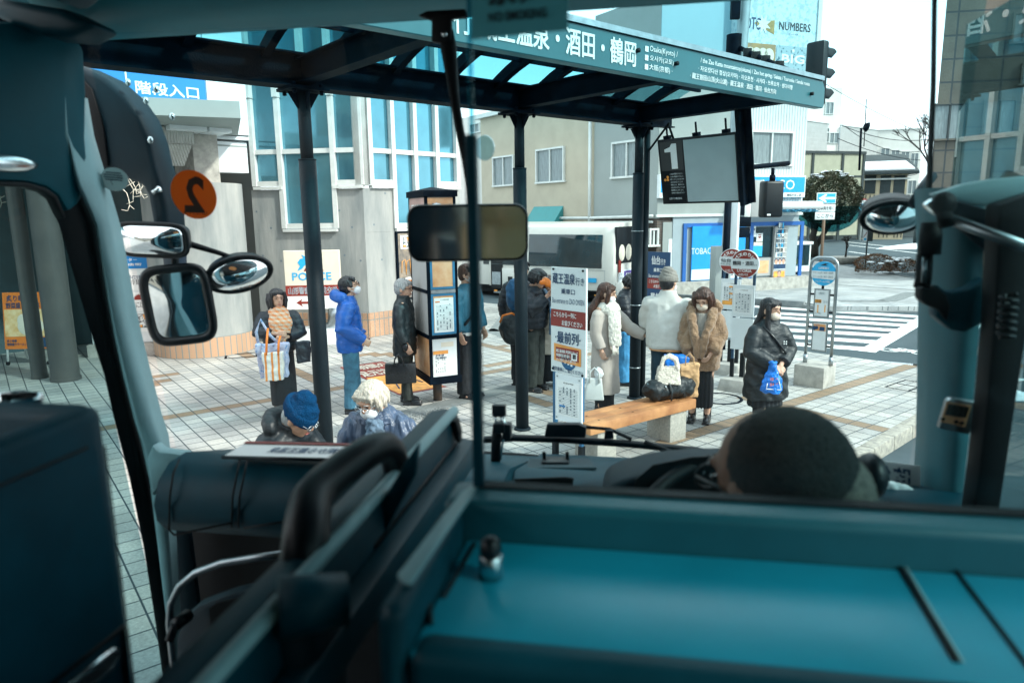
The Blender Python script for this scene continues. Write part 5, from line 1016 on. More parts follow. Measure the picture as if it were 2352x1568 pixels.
pp_=paper(FKr,.075,zr[3]+.03,wk-.06,zr[1]-.11,o,-.003,'バス予定時刻表',20);m=MB(FKr);m.box((.09,.002,zr[1]-.165),(.15,.004,zr[1]-.15));ob('tag',m,M['orange'],pp_)
o=panel(FKr,.036,wk-.036,zb0+.095,zr[3]-.055,M['board']);pp_=paper(FKr,.05,zb0+.13,wk*.58,zr[3]-.22,o,-.003,None,11,M['tape'],seed=4);text('酒田・鶴岡〜山形線\n一部ダイヤ運休のお知らせ',FKr,(.075,zr[3]-.31,wk*.55,zr[3]-.25),M['inkblue'],pp_,.002,.02)
m=MB(FKr);m.box((.15,-.003,zr[3]-.16),(wk-.08,-.001,zr[3]-.1));ob('notice',m,M['cream'],o)
panel(FKl,-wk2+.036,-.036,zr[3],zt0-.42,M['greywall2']);panel(FKl,-wk2+.036,-.036,zb0+.095,zr[3]-.055,M['peach'])
o=panel(FKr,.036,wk-.036,zt0-.40,zt0-.01,M['peach']);text('UTORIA',FKr,(.12,zt0-.17,wk-.1,zt0-.11),M['ink'],o,.0,.0);m=MB(FKr);m.tube([(wk-.14,.0,zt0-.13),(wk-.09,.0,zt0-.11),(wk-.055,.0,zt0-.07)],[.006,.005,.001],5);ob('emblem',m,M['ink'],o)
o=panel(FKl,-wk2+.036,-.036,zt0-.40,zt0-.01,mat('faded_mauve_panel',(.42,.28,.25),.5,var=.15));text('UTORIA',FKl,(-wk2+.06,zt0-.17,-.10,zt0-.09),M['white'],o,.0,.02)
m=MB(FKr);m.tube([(wk*.3,.02,zt0-.1),(wk*.3,.09,zt0-.08)],.012,8);m.tube([(wk*.3,.09,zt0-.13),(wk*.3,.09,zt0-.08)],[.07,.05],12);ob('lamp',m,M['steel'],kt)
m=MB(FKr);m.tube([(wk/2,-wk2/2,-.01),(wk/2,-wk2/2,zb0)],.06,16);ob('post',m,mat('rusty_post',(.10,.065,.045),.7,c2=(.04,.05,.055),sc=8),kt)
za_,zb_=G(1276,1042),G(1331,1066);FZ=Frame(zb_,math.degrees(math.atan2(zb_.y-za_.y,zb_.x-za_.x))+8)
def queue_sign(name,label,fr,s0,s1,z0,z1,back,fg,band_,lines,group=None):
 t=thing(name,label,'sign',fr.P((s0+s1)/2,0,0));m=MB(fr);m.box((s0,0,z0),(s1,.022,z1));ob('panel',m,back,t);W_,H_=s1-s0,z1-z0
 m=MB(fr);m.box((s0,.0225,z1-H_*.555),(s1,.025,z1-H_*.395));ob('red_band',m,M['red'],t)
 for body,a,b,c,d,mt,bo in lines:text(body,fr,(s0+W_*a,z1-H_*d,s0+W_*c,z1-H_*b),mt,t,.027,bo)
 return t
s0,z1_=FZ.h(1269,612);s1=FZ.h(1350,616)[0];z0=FZ.h(1343,866)[1]
iN=M['inkblue']
qz=queue_sign('onsen_queue_sign','tall white queue sign with a red band and taped red notice beside the bench',FZ,s0,s1,z0,z1_,M['board'],iN,M['red'],[('蔵王温泉',.06,.055,.70,.155,iN,.035),('行き',.72,.085,.95,.155,iN,.02),('乗車口',.31,.195,.70,.245,iN,.02),('Bus entrance to ZAO ONSEN',.05,.285,.96,.335,iN,.0),('こちらから一列に',.09,.415,.74,.465,M['white'],.03),('お並びください',.33,.49,.91,.54,M['white'],.03),('·最前列·',.14,.60,.86,.71,iN,.05),('整列乗車にご協力ください',.05,.945,.93,.985,iN,.015)])
W_,H_=s1-s0,z1_-z0;X=lambda a,b:(s0+W_*a,z1_-H_*b)
m=MB(FZ);c=X(.52,.865);m.disc((c[0],.023,c[1]),(W_*.22,0,0),(0,0,W_*.22),32);ob('round_mark',m,mat('mark_blue',(.01,.09,.21),.5),qz)
m=MB(FZ)
for a in(.40,.49,.58):m.box((s0+W_*a,.0235,z1_-H_*(.90+(a-.4)*.1)),(s0+W_*(a+.05),.0255,z1_-H_*.82))
ob('round_mark',m,M['white'],qz)
a,b=X(.10,.72),X(.88,.885);
m=MB(FZ);sh_=.02;m.prism([(a[0],.0265,a[1]),(b[0],.0265,a[1]-sh_),(b[0],.0265,b[1]-sh_),(a[0],.0265,b[1])],(0,.002,0));tn=ob('taped_notice',m,M['tape'],qz)
m=MB(FZ);m.box((a[0]+.025,.029,b[1]+.02),(b[0]-.025,.031,a[1]-.035));ob('red_sheet',m,M['red'],tn)
for k,body in enumerate(('蔵王温泉線 多客時において','増発臨時直行便を運行しています。','スタッフの指示にしたがってご乗車ください。')):text(body,FZ,(a[0]+.035,a[1]-.085-.043*k,b[0]-.035-.01*k,a[1]-.052-.043*k),M['white'],tn,.033,.04)
m=MB(FZ);m.box((b[0]-.12,.0315,b[1]+.03),(b[0]-.045,.033,b[1]+.10));ob('bus_picture',m,M['white'],tn)
m=MB(FZ)
for k in range(4):x=a[0]+.11+.03*k;m.disc((x,.032,b[1]+.075),(.008,0,0),(0,0,.008),8);m.box((x-.009,.0318,b[1]+.025),(x+.009,.033,b[1]+.064))
m.box((b[0]-.10,.0335,b[1]+.045),(b[0]-.06,.0345,b[1]+.09));ob('queue_picture',m,M['ink'],tn)
m=MB(FZ)
for bx_ in((.08,.02),(.92,.02),(.06,.97),(.92,.985)):p=X(*bx_);m.tube([(p[0],.02,p[1]),(p[0],.032,p[1])],.011,8)
ob('bolt',m,M['black'],qz)
q=(FZ.h(1278,860)[0],FZ.h(1328,975)[1],FZ.h(1339,870)[0],FZ.h(1328,872)[1]);m=MB(FZ);m.box((q[0],.0,q[1]),(q[2],.016,z0-.01));o=ob('timetable_board',m,M['panelw'],qz)
pp_=paper(FZ,q[0]+.025,q[1]+.06,q[2]-.03,z0-.075,o,.017,'蔵王温泉線 時刻表',17,seed=8);m=MB(FZ);m.box((q[0]+.06,.022,q[1]+.15),(q[0]+.14,.0235,q[1]+.165));ob('blue_bar',m,M['blue'],pp_)
m=MB(FZ)
for s,z in((q[0]+.02,q[1]+.03),(q[2]-.02,q[1]+.03),(q[0]+.03,z0-.04),(q[2]-.03,z0-.04)):m.disc((s,.017,z),(.009,0,0),(0,0,.009),10,(0,.006,0))
ob('bolt',m,M['steel'],qz)
for p,c in((za_,.09),(zb_,.09)):
 d_=FZ.n*-.03;m=MB();m.T=None;
 for z0_,z1q,w_,mt in((0,.16,.022,'blackg'),(.161,z1_-.3,.017,'navyblue')):pass
for s in((FZ.I@za_).x+.02,(FZ.I@zb_).x):
 m=MB(FZ);m.box((s-.017,-.05,.17),(s+.017,-.012,z1_-.2));ob('post',m,mat('blue_post',(.02,.10,.20),.45,var=.15),qz);m=MB(FZ);m.box((s-.024,-.058,0),(s+.024,-.005,.18));ob('post_foot',m,M['blackg'],qz)
zB=.43;bA,bB,bC,bD=G(1357,977,zB),G(1600,916,zB),G(1498,908,zB),G(1338,948,zB)
bd=(bB-bA).normalized();bn=V((-bd.y,bd.x,0));bl=(bB-bA).length;FBn=Frame(V((bA.x,bA.y,0)),math.degrees(math.atan2(bd.y,bd.x)))
bw=.40
bench=thing('timber_bench','plain thick timber bench on granite blocks under the shelter','bench',FBn.P(bl/2,-bw/2,0));wdm=M['wood'];nn,ll,pp=nodes(wdm)
for k in range(3):
 m=MB(FBn);m.box((0,-bw+bw/3*k+.003,zB-.105),(bl,-bw+bw/3*(k+1)-.003,zB));ob('plank',m,wdm,bench,bevel=.006)
m=MB(FBn)
for s in(.18,bl*.42,bl-.2):
 for t in(-.08,-.26):m.disc((s,t,zB+.001),(.012,0,0),(0,.012,0),10)
ob('bolt',m,M['black'],bench)
gran=mat('bench_granite',(.40,.375,.325),.8,c2=(.27,.26,.235),sc=40,bump=.3,bsc=120)
for s in(.12,bl-.38):
 m=MB(FBn);m.box((s,-bw+.03,-.01),(s+.26,-.03,zB-.107));ob('support',m,gran,bench,bevel=.01)
m=MB(FBn);m.box((-.42,-bw-.12,.22),(-.1,-bw+.02,.36));
def round_stop(label,base_px,base_px2,cx,cy,rpx,deg,lines,arc_txt,panels,gq):
 a,b=G(*base_px),G(*base_px2);o=(a+b)/2;fr=Frame(V((o.x,o.y,0)),deg);t=thing('bus_stop_sign',label,'bus stop sign',V((o.x,o.y,0)),'round bus stop signs on concrete blocks')
 c=fr.h(cx,cy);r=fr.h(cx+rpx,cy)[0]-c[0]
 m=MB(fr);m.disc((c[0],-.02,c[1]),(r,0,0),(0,0,r),36,(0,.03,0));ob('disc',m,M['board'],t)
 m=MB(fr);ri=r*.95
 for lo,hi in((22,158),(202,338)):m.slab([(c[0]+ri*math.cos(R(lo+(hi-lo)*k/24)),c[1]+ri*math.sin(R(lo+(hi-lo)*k/24)))for k in range(25)],.0105,.013)
 ob('red_field',m,M['red'],t)
 m=MB(fr);text(arc_txt,fr,(0,0,1,1),None,None,.016,.035,arc=(c[0],c[1],r*.56,r*.84,158,22),mb=m);ob('lettering',m,M['white'],t)
 for body,x0,y0,x1,y1,mt,bo in lines:text(body,fr,(c[0]+r*x0,c[1]+r*y0,c[0]+r*x1,c[1]+r*y1),mt,t,.016,bo)
 wds=r*.66
 for s in(-1,1):
  m=MB(fr);m.box((c[0]+s*wds-.016,-.05,.30),(c[0]+s*wds+.016,-.021,c[1]+r*.5));ob('post',m,M['navy'],t);m=MB(fr);m.box((c[0]+s*wds-.024,-.056,.04),(c[0]+s*wds+.024,-.016,.42));ob('post_foot',m,M['blackg'],t)
 for z0,z1,kind in panels:
  m=MB(fr);m.box((c[0]-r*.78,-.015,z0),(c[0]+r*.78,.002,z1));o_=ob('notice_board',m,M['board'],t)
  if kind:paper(fr,c[0]-r*.66,z0+.05,c[0]+r*.66,z1-.05,o_,.003,'バス予定時刻表',18,seed=int(z1*100))
  if kind==2:
   m=MB(fr)
   for k in(.3,.5,.72):m.box((c[0]-r*.1,.009,z0+(z1-z0)*k),(c[0]+r*.62,.011,z0+(z1-z0)*(k+.05)))
   m.box((c[0]-r*.62,.009,z0+.07),(c[0]+r*.62,.011,z0+.13));ob('orange_bars',m,M['gold'],o_)
 m=MB(fr);m.hexa([(c[0]-r*1.25,-.3,-.01),(c[0]+r*1.2,-.3,-.01),(c[0]+r*1.2,.22,-.01),(c[0]-r*1.25,.22,-.01),(c[0]-r*1.1,-.25,.16),(c[0]+r*1.1,-.25,.16),(c[0]+r*1.1,.17,.16),(c[0]-r*1.1,.17,.16)]);ob('block',m,M['concrete2'],t,bevel=.012)
 m=MB(fr);m.box((c[0]-.03,-.12,.161),(c[0]+.03,-.06,.5));ob('brace',m,M['blackg'],t)
 return t
bz=lambda y,px:Frame(G(*px),-42).h(px[0],y)[1]
f1_=(1694,893);Zf=lambda y:bz(y,f1_);f2_=(1672,856);Zg=lambda y:bz(y,f2_)
round_stop('red and white round bus stop sign on twin blue posts, the front one of two',(1675,888),(1713,898),1711,606,33,-38,[('鶴岡・酒田',-.83,-.10,.62,.2,M['ink'],.03),('ゆき',.66,-.12,.88,0,M['inkgrey'],.0),('UTORIA',-.5,-.58,.52,-.36,M['white'],.01),('山交バス',-.38,-.84,.28,-.66,M['white'],.02)],'バスのりば',[(Zf(727),Zf(654),1),(Zf(802),Zf(730),0)],0)
round_stop('red and white round bus stop sign standing behind the front one, half covered',(1654,850),(1690,862),1681,600,29,-38,[('BUS STOP',-.6,.28,.6,.42,M['board'],.0),('仙台空港',-.85,-.08,.85,.22,M['ink'],.02),('FOR SENDAI AIRPORT',-.85,-.30,.9,-.14,M['ink'],.0),('山交バス',-.5,-.84,.4,-.62,M['white'],.0)],'バスのりば',[(Zg(710),Zg(640),2),(Zg(775),Zg(714),0)],1)
jo=G(1858,893);FJ=Frame(V((jo.x,jo.y,0)),-46)
jl=thing('hoop_bus_stop','steel hoop bus stop with a pale blue disc and timetables on a big concrete block','bus stop sign',V((jo.x,jo.y,0)))
a0=FJ.h(1856,850,-.25)
zt_=.30
c00=G(1890,894);FJ2=Frame(V((c00.x,c00.y,0)),-46+2)
lx_=FJ2.h(1822,870)[0];rx_=.45
m=MB(FJ2);m.box((lx_,-.46,-.01),(0.0,0,zt_));ob('block',m,M['concrete2'],jl,bevel=.012)
FJ3=FJ2.shift(-.22);sl_,sr_=FJ3.h(1848,845)[0],FJ3.h(1906,862)[0];zA=FJ3.h(1893,592)[1];rad=(sr_-sl_)/2*.62
pts=[(sl_,0,zt_),(sl_,0,zA-rad)]+[(sl_+rad-rad*math.cos(R(15*k)),0,zA-rad+rad*math.sin(R(15*k)))for k in range(1,7)]+[(sr_-rad+rad*math.sin(R(15*k)),0,zA-rad+rad*math.cos(R(15*k)))for k in range(0,7)]+[(sr_,0,zt_)]
m=MB(FJ3);m.tube(pts,.022,12);
for s in(sl_,sr_):m.tube([(s,0,zt_),(s,0,zt_+.12)],.03,12)
ob('hoop',m,M['steel'],jl)
c=FJ3.h(1890,628);r=(FJ3.h(1919,628)[0]-FJ3.h(1862,628)[0])/2;c=((sl_+sr_)/2,c[1]);m=MB(FJ3);m.disc((c[0],-.012,c[1]),(r,0,0),(0,0,r),40,(0,.022,0));dj=ob('disc',m,M['skyblue'],jl)
m=MB(FJ3);ap=[(c[0]+r*.985*math.cos(R(v)),c[1]+r*.985*math.sin(R(v)))for v in list(range(168,210,6))+list(range(-30,18,6))];m.slab(ap,.0105,.013);ob('white_band',m,M['board'],dj)
text('山形駅東口',FJ3,(c[0]-r*.42,c[1]+r*.36,c[0]+r*.42,c[1]+r*.55),M['white'],dj,.012,.02);text('ドリーム山形 / 米沢・新宿号',FJ3,(c[0]-r*.8,c[1]-.03*r,c[0]+r*.8,c[1]+r*.17),M['inkgrey'],dj,.015,.0);text('ドリーム山形 / 米沢・東京号',FJ3,(c[0]-r*.78,c[1]-.36*r,c[0]+r*.78,c[1]-r*.16),M['inkgrey'],dj,.015,.0);text('ジェイアールバス東北',FJ3,(c[0]-r*.6,c[1]-.76*r,c[0]+r*.6,c[1]-r*.58),M['white'],dj,.012,.02)
m=MB(FJ3);m.slab([(c[0]-r*.3,c[1]+r*.66),(c[0]+r*.1,c[1]+r*.84),(c[0]+r*.36,c[1]+r*.82),(c[0]+r*.12,c[1]+r*.74),(c[0]+r*.34,c[1]+r*.64),(c[0],c[1]+r*.68)],.0105,.013);ob('emblem',m,M['ink'],dj)
for ya,yb,nm in((663,729,1),(739,807,2)):
 z1q,z0q=FJ3.h(1885,ya)[1],FJ3.h(1885,yb)[1];sa,sb=sl_+.07,sr_-.07;m=MB(FJ3);m.box((sa,-.012,z0q),(sb,.01,z1q));o=ob('notice_frame',m,M['steel'],jl);m=MB(FJ3);m.box((sa+.02,.0105,z0q+.02),(sb-.02,.014,z1q-.02));o2=ob('sheet',m,M['board'],o);w_,h_=sb-sa,z1q-z0q
 if nm==1:
  text('山形駅東口',FJ3,(sa+w_*.3,z1q-h_*.2,sb-w_*.3,z1q-h_*.11),M['inkgrey'],o2,.016);text('23:00',FJ3,(sa+w_*.12,z1q-h_*.48,sa+w_*.48,z1q-h_*.38),M['ink'],o2,.018,.0);text('23:10',FJ3,(sa+w_*.62,z1q-h_*.48,sa+w_*.88,z1q-h_*.40),M['inkgrey'],o2,.016)
  m=MB(FJ3);m.box((sa+w_*.1,.0145,z1q-h_*.49),(sa+w_*.5,.016,z1q-h_*.37));m.box((sa+w_*.72,.0145,z0q+h_*.2),(sa+w_*.78,.016,z0q+h_*.45))
  for k in range(4):m.disc((sa+w_*.3,.015,z0q+h_*(.2+.07*k)),(.012,0,0),(0,0,.012),8)
  ob('orange_marks',m,M['gold'],o2);text('バス予約',FJ3,(sa+w_*.12,z0q+h_*.12,sa+w_*.5,z0q+h_*.18),M['inkgrey'],o2,.016)
 else:
  m=MB(FJ3);m.box((sa+.025,.0145,z1q-h_*.30),(sb-.025,.016,z1q-h_*.07));ob('picture',m,M['peach'],o2);m=MB(FJ3);m.box((sa+w_*.5,.0165,z1q-h_*.29),(sb-.04,.018,z1q-h_*.16));m.disc((sa+w_*.16,.017,z1q-h_*.22),(.03,0,0),(0,0,.03),14);m.disc((sa+w_*.3,.017,z1q-h_*.2),(.026,0,0),(0,0,.026),14);ob('bus_picture',m,M['inkblue'],o2);text('ドリーム',FJ3,(sa+w_*.2,z1q-h_*.12,sa+w_*.5,z1q-h_*.08),M['blue'],o2,.018,.02)
 for s,q_ in((sl_,sa),(sr_,sb)):
  m=MB(FJ3)
  for z in(z0q+.08,z1q-.08):m.tube([(s,0,z),(q_,0,z)],.014,8)
  ob('clamp',m,M['black'],jl)
m=MB(FJ3);m.tube([(c[0],-.005,FJ3.h(1890,663)[1]),(c[0],-.005,c[1]-r)],.018,8);ob('stem',m,M['black'],jl)
so=G(1512,795);FSn=Frame(V((so.x,so.y,0)),-40);s0,z1_=FSn.h(1490,578);s1=FSn.h(1541,580)[0];z0=FSn.h(1515,730)[1];wh_=M['white']
qs=queue_sign('sendai_queue_sign','navy queue sign with white characters and red band behind the white fleece',FSn,s0,s1,z0,z1_,M['inkblue'],wh_,M['red'],[('仙台',.18,.06,.56,.19,wh_,.035),('行き',.58,.10,.80,.19,wh_,.02),('乗車口',.28,.24,.66,.30,wh_,.02),('Bus entrance to SENDAI',.06,.335,.94,.385,wh_,.0),('こちらから一列に',.08,.42,.74,.47,wh_,.02),('お並びください',.3,.49,.92,.54,wh_,.02),('最前列',.15,.62,.85,.74,wh_,.04)])
W_,H_=s1-s0,z1_-z0;m=MB(FSn);X=lambda a,b:(s0+W_*a,z1_-H_*b);m.slab([X(.42,.78),X(.58,.78),X(.58,.85),X(.68,.85),X(.5,.93),X(.32,.85),X(.42,.85)],.0225,.026);ob('arrow',m,M['red'],qs)
for s in(s0+.06,s1-.06):m=MB(FSn);m.box((s-.015,-.035,.0),(s+.015,-.001,z0+.2));ob('post',m,M['blackg'],qs)
m=MB(FSn);m.box((s0-.05,-.25,-.01),(s1+.05,.15,.14));ob('block',m,M['concrete2'],qs,bevel=.01)
tp0=G(1661,694,-.02);rr_=11.5/FPX*tp0.length*1.0
tl=thing('traffic_light','black three lens traffic signal on a long arm from a grey pole','traffic light',tp0)
tpz=AY(1686,-60,tp0.y)
m=MB();m.tube([tp0,V((tp0.x+.25,tp0.y,tpz.z))],.15,18);ob('pole',m,mat('zinc_pole',(.30,.36,.38),.45,.3,var=.1,sc=3),tl,auto=40)
pm=AY(1686,112,tp0.y);m=MB();m.tube([pm-V((0,0,.33)),pm+V((0,0,.33))],.20,18);ob('sleeve',m,M['steelnavy'],tl,auto=40)
tb_=AY(1683,20,tp0.y);m=MB();m.box(tb_+V((-.1,-.25,-.3)),tb_+V((.12,-.12,.3)));ob('junction_box',m,M['steelnavy'],tl)
D_=15.2;pe=AY(1868,188,D_);m=MB();m.tube([pm+V((.1,-.1,0)),pe],.055,12);ob('arm',m,M['steelnavy'],tl)
m=MB()
for f in(.2,.32,.45,.62):p=pm.lerp(pe,f);m.hexa([p+V((x,y,z))for z in(-.14,.14)for x,y in((-.10,-.05),(.10,-.05),(.10,.05),(-.10,.05))])
ob('arm_clamp',m,M['black'],tl,bevel=.02)
up_,dn_=AY(1890,102,D_),AY(1882,238,D_);hx=AY(1875,170,D_);hd=up_-dn_;FT=Frame(V((hx.x,hx.y,0)),128)
cz=(up_.z+dn_.z)/2;hh_=(up_.z-dn_.z)/2+.05;tn_=FT.n
m=MB(FT);m.box((-.2,-.12,cz-hh_),(.2,.10,cz+hh_));ob('housing',m,M['blackg'],tl,bevel=.05)
for k in(-1,0,1):
 zc_=cz+k*hh_*.64;m=MB(FT);m.disc((0,.101,zc_),(.14,0,0),(0,0,.14),22,(0,.02,0));o=ob('lens',m,M['lens_dim'],tl)
 m=MB(FT);rg=[]
 for t,f in((.10,1.0),(.30,1.0),(.48,.55)):
  rg.append([(.165*math.cos(R(a_)),t+(0 if f==1 else 0),zc_+.165*math.sin(R(a_)))for a_ in range(-30,211,12)]if f==1 else[(.165*math.cos(R(a_)),t,zc_+.165*math.sin(R(a_)))for a_ in[20+140*j/20 for j in range(21)]])
 m.rings(rg,cap=False,closed=False);rg2=[[(p[0]*.94,p[1],zc_+(p[2]-zc_)*.94)for p in r_]for r_ in rg];m.rings(rg2,cap=False,closed=False);ob('hood',m,M['blackg'],o)
pl=thing('sign_plate_backs','grey backs of road signs bracketed to the signal pole behind the number board','road sign',AY(1690,540,18.6));FQ=Frame(V((*AY(1690,540,18.5).to_2d(),0)),10)
for a,b,mt in((zq4(1270,690),zq4(1345,900),'metalw'),(zq4(1370,405),zq4(1495,900),'greywall2'),(zq4(1070,720),zq4(1265,880),'steelnavy'),(zq4(1065,900),zq4(1350,1030),'steelnavy'),(zq4(1060,1040),zq4(1335,1175),'steelnavy')):
 p=pbox(FQ,a,b);m=MB(FQ);m.box((p[0],0,p[1]),(p[2],.03,p[3]));ob('plate',m,M[mt],pl,bevel=.02)
p=FQ.h(*zq4(1150,1130));m=MB(FQ);m.tube([(p[0],.08,p[1]),(p[0]+.05,.08,p[1]+3)],.05,10);p=FQ.h(*zq4(985,1270));m.tube([(p[0],.08,p[1]),(p[0]+.08,.08,p[1]+1.6)],.05,10);ob('bracket_pole',m,M['steel'],pl)
p=FQ.h(*zq4(1050,1020));m=MB(FQ);m.box((p[0]-.01,.0,p[1]-.9),(p[0]+.05,.5,p[1]+1.1));ob('plate',m,M['panelw'],pl)
cbx=pbox(FQ,zq4(870,1295),(1672,680));m=MB(FQ);m.box((cbx[0],-.25,-.05),(cbx[2],.1,cbx[3]));props(ob('control_cabinet',m,M['greywall'],bevel=.02),'grey control cabinet at the foot of the signal pole','cabinet')
gb0=AY(*zq4(1640,660),12.5);FG=Frame(V((gb0.x,gb0.y,0)),14);p=pbox(FG,zq4(1500,910),zq4(1780,415));gb=thing('pedestrian_signal','dark back of a pedestrian signal box hanging from a bracket arm','traffic light',FG.P((p[0]+p[2])/2,0,p[1]))
m=MB(FG);m.box((p[0],-.14,p[1]),(p[2],.08,p[3]));ob('housing',m,M['blackg'],gb,bevel=.045,seg=3);m=MB(FG);m.box((p[0]+.05,.081,p[1]+.035),(p[0]+.12,.085,p[1]+.065));ob('maker_plate',m,M['board'],gb)
m=MB(FG);cxs=(p[0]+p[2])/2;m.tube([(cxs,-.02,p[3]),(cxs,-.02,p[3]+.1)],.05,12);m.tube([(cxs,-.02,p[3]+.1),(cxs,-.02,p[3]+.22)],.03,10);zz=p[3]+.24;l0=FG.h(*zq4(1380,290))[0];r0=FG.h(*zq4(1870,262))[0];m.tube([(l0-.6,-.02,zz-.06),(r0,-.02,zz+.06)],.042,12)
for z in(.25,.8):m.tube([(p[2]-.01,-.02,p[1]+(p[3]-p[1])*z),(p[2]+.035,-.02,p[1]+(p[3]-p[1])*z)],.025,8)
ob('bracket',m,M['steelnavy'],gb);m=MB(FG);m.tube([(l0-.45,.0,-.1),(l0-.45,.0,zz+.1)],.06,12);ob('post',m,M['steelnavy'],gb)
ow=AY(1886,560,24);ow.z=-.1;FO=Frame(V((ow.x,ow.y,0)),6);os_=thing('one_way_sign','blue one way arrow sign over two white plates on a brown post','road sign',ow)
zz3=Z(3200,500,700)
p=pbox(FO,zz3(215,1062),zz3(485,908));m=MB(FO);m.box((p[0],0,p[1]),(p[2],.03,p[3]));o=ob('arrow_plate',m,M['board'],os_,bevel=.02);m=MB(FO);m.box((p[0]+.03,.0305,p[1]+.03),(p[2]-.03,.034,p[3]-.03));ob('blue_field',m,M['skyblue'],o)
w_,h_=p[2]-p[0],p[3]-p[1];X=lambda a,b:(p[0]+w_*a,p[1]+h_*b);m=MB(FO);m.slab([X(.08,.5),X(.45,.88),X(.52,.80),X(.40,.6),X(.93,.6),X(.93,.4),X(.40,.4),X(.52,.2),X(.45,.12)],.0345,.038);ob('arrow',m,M['white'],o)
for a,b,bod in((zz3(205,1168),zz3(475,1068),'軽車両を除く'),(zz3(195,1273),zz3(467,1170),'ここから')):
 p=pbox(FO,a,b);m=MB(FO);m.box((p[0],0,p[1]),(p[2],.025,p[3]));o=ob('text_plate',m,M['board'],os_,bevel=.02);w_,h_=p[2]-p[0],p[3]-p[1];text(bod,FO,(p[0]+w_*.09,p[1]+h_*.25,p[2]-w_*.09,p[3]-h_*.22),M['ink'],o,.028,.02)
m=MB(FO);cxs=(p[0]+p[2])/2;m.tube([(cxs,-.03,-.1),(cxs,-.03,FO.h(1890,445)[1])],.05,10);ob('post',m,mat('brown_post',(.16,.10,.065),.6,var=.1),os_)
no=AY(1981,545,55);FNo=Frame(V((no.x,no.y,0)),5);c=FNo.h(*zz3(847,1083));r=.54;ns=thing('prohibition_sign','small round red rimmed sign with a blue vehicle mark by the timber house','road sign',FNo.P(c[0],0,0));m=MB(FNo);m.disc((c[0],0,c[1]),(r,0,0),(0,0,r),28,(0,.03,0));ob('rim',m,M['red'],ns);m=MB(FNo);m.disc((c[0],.031,c[1]),(r*.78,0,0),(0,0,r*.78),28);ob('face',m,M['board'],ns);m=MB(FNo);m.slab([(c[0]-.2,c[1]-.1),(c[0]+.2,c[1]-.1),(c[0]+.22,c[1]+.02),(c[0]+.05,c[1]+.08),(c[0]-.02,c[1]+.16),(c[0]-.2,c[1]+.14)],.032,.036);ob('vehicle_mark',m,M['skyblue'],ns);m=MB(FNo);m.tube([(c[0],-.04,0),(c[0],-.04,c[1]+.3)],.05,8);ob('post',m,M['metalw'],ns)
zlast=Z(3396,700,700);nb=G(*zlast(210,1270));FNb=Frame(nb,4);np_=thing('notice_post','slim dark post with a red striped notice and small grey box beside the road','signpost',nb);p=pbox(FNb,zlast(180,895),zlast(250,725));m=MB(FNb);m.box((p[0],0,p[1]),(p[2],.02,p[3]));o=ob('notice',m,M['board'],np_);w_=p[2]-p[0];h_=p[3]-p[1];m=MB(FNb);m.slab([(p[0]+.02,p[1]+h_*.3),(p[2]-.02,p[1]+h_*.7),(p[2]-.02,p[1]+h_*.8),(p[0]+.02,p[1]+h_*.4)],.0205,.024);ob('stripe',m,M['red'],o);m=MB(FNb);m.box((p[0]+w_*.25,.021,p[1]+h_*.1),(p[2]-w_*.2,.023,p[1]+h_*.28));ob('mark',m,M['skyblue'],o)
p2=pbox(FNb,zlast(250,890),zlast(318,755));m=MB(FNb);m.box((p2[0]+.005,-.1,p2[1]),(p2[2],.05,p2[3]));ob('box',m,M['timber'],np_);m=MB(FNb);m.tube([(p2[0],-.03,0),(p2[0],-.03,p[3])],.03,8);ob('post',m,M['timber'],np_)
for x,y,lb in((885,928,'grey bollard on the far kerb nearest the russet shrub'),(1305,845,'grey bollard on the far kerb beside the snow bank')):
 b=G(*zlast(x,y));m=MB();m.lathe(b,[(.13,-.2),(.13,.95),(.10,1.0)],12);props(ob('bollard',m,M['timber']),lb,'bollard')
# ------------------------------------------------------------------ people
def fuse(name,mb,mt,parent,vox=.012,sm=3,disp=None):
 me=bpy.data.meshes.new(name);me.from_pydata(mb.v,[],mb.f)
 b=bmesh.new();b.from_mesh(me);bmesh.ops.recalc_face_normals(b,faces=b.faces);b.to_mesh(me);b.free()
 o=bpy.data.objects.new(name,me);COL.objects.link(o)
 r=o.modifiers.new('r','REMESH');r.mode='VOXEL';r.voxel_size=vox;r.use_smooth_shade=True
 if sm:q=o.modifiers.new('s','SMOOTH');q.factor=.5;q.iterations=sm
 bpy.context.view_layer.update()
 m2=bpy.data.meshes.new_from_object(o.evaluated_get(bpy.context.evaluated_depsgraph_get()))
 bpy.data.objects.remove(o);bpy.data.meshes.remove(me)
 if disp:
  co=[v.co+v.normal*disp(v.co)for v in m2.vertices]
  for v,c in zip(m2.vertices,co):v.co=c
 loc=wl(parent)if parent else V((sum(v.co.x for v in m2.vertices)/len(m2.vertices),sum(v.co.y for v in m2.vertices)/len(m2.vertices),min(v.co.z for v in m2.vertices)))
 for v in m2.vertices:v.co-=loc
 m2.polygons.foreach_set('use_smooth',[True]*len(m2.polygons));m2.name=name
 m2.materials.append(mt);return mkobj(name,m2,loc,parent)
def folds(a,f,zs=1.0,seed=0):return lambda p:1.35*a*(noise.noise(V((p.x*f+seed,p.y*f,p.z*f*zs)))+.5*noise.noise(V((p.x*f*2.3,p.y*f*2.3+seed,p.z*f*zs*2.3))))
def quilt(a,step,z0=0,extra=.006):return lambda p:a*(abs(math.sin(math.pi*(p.z-z0)/step+1.2*noise.noise(p*3)))**.6-.6)+extra*noise.noise(p*11)
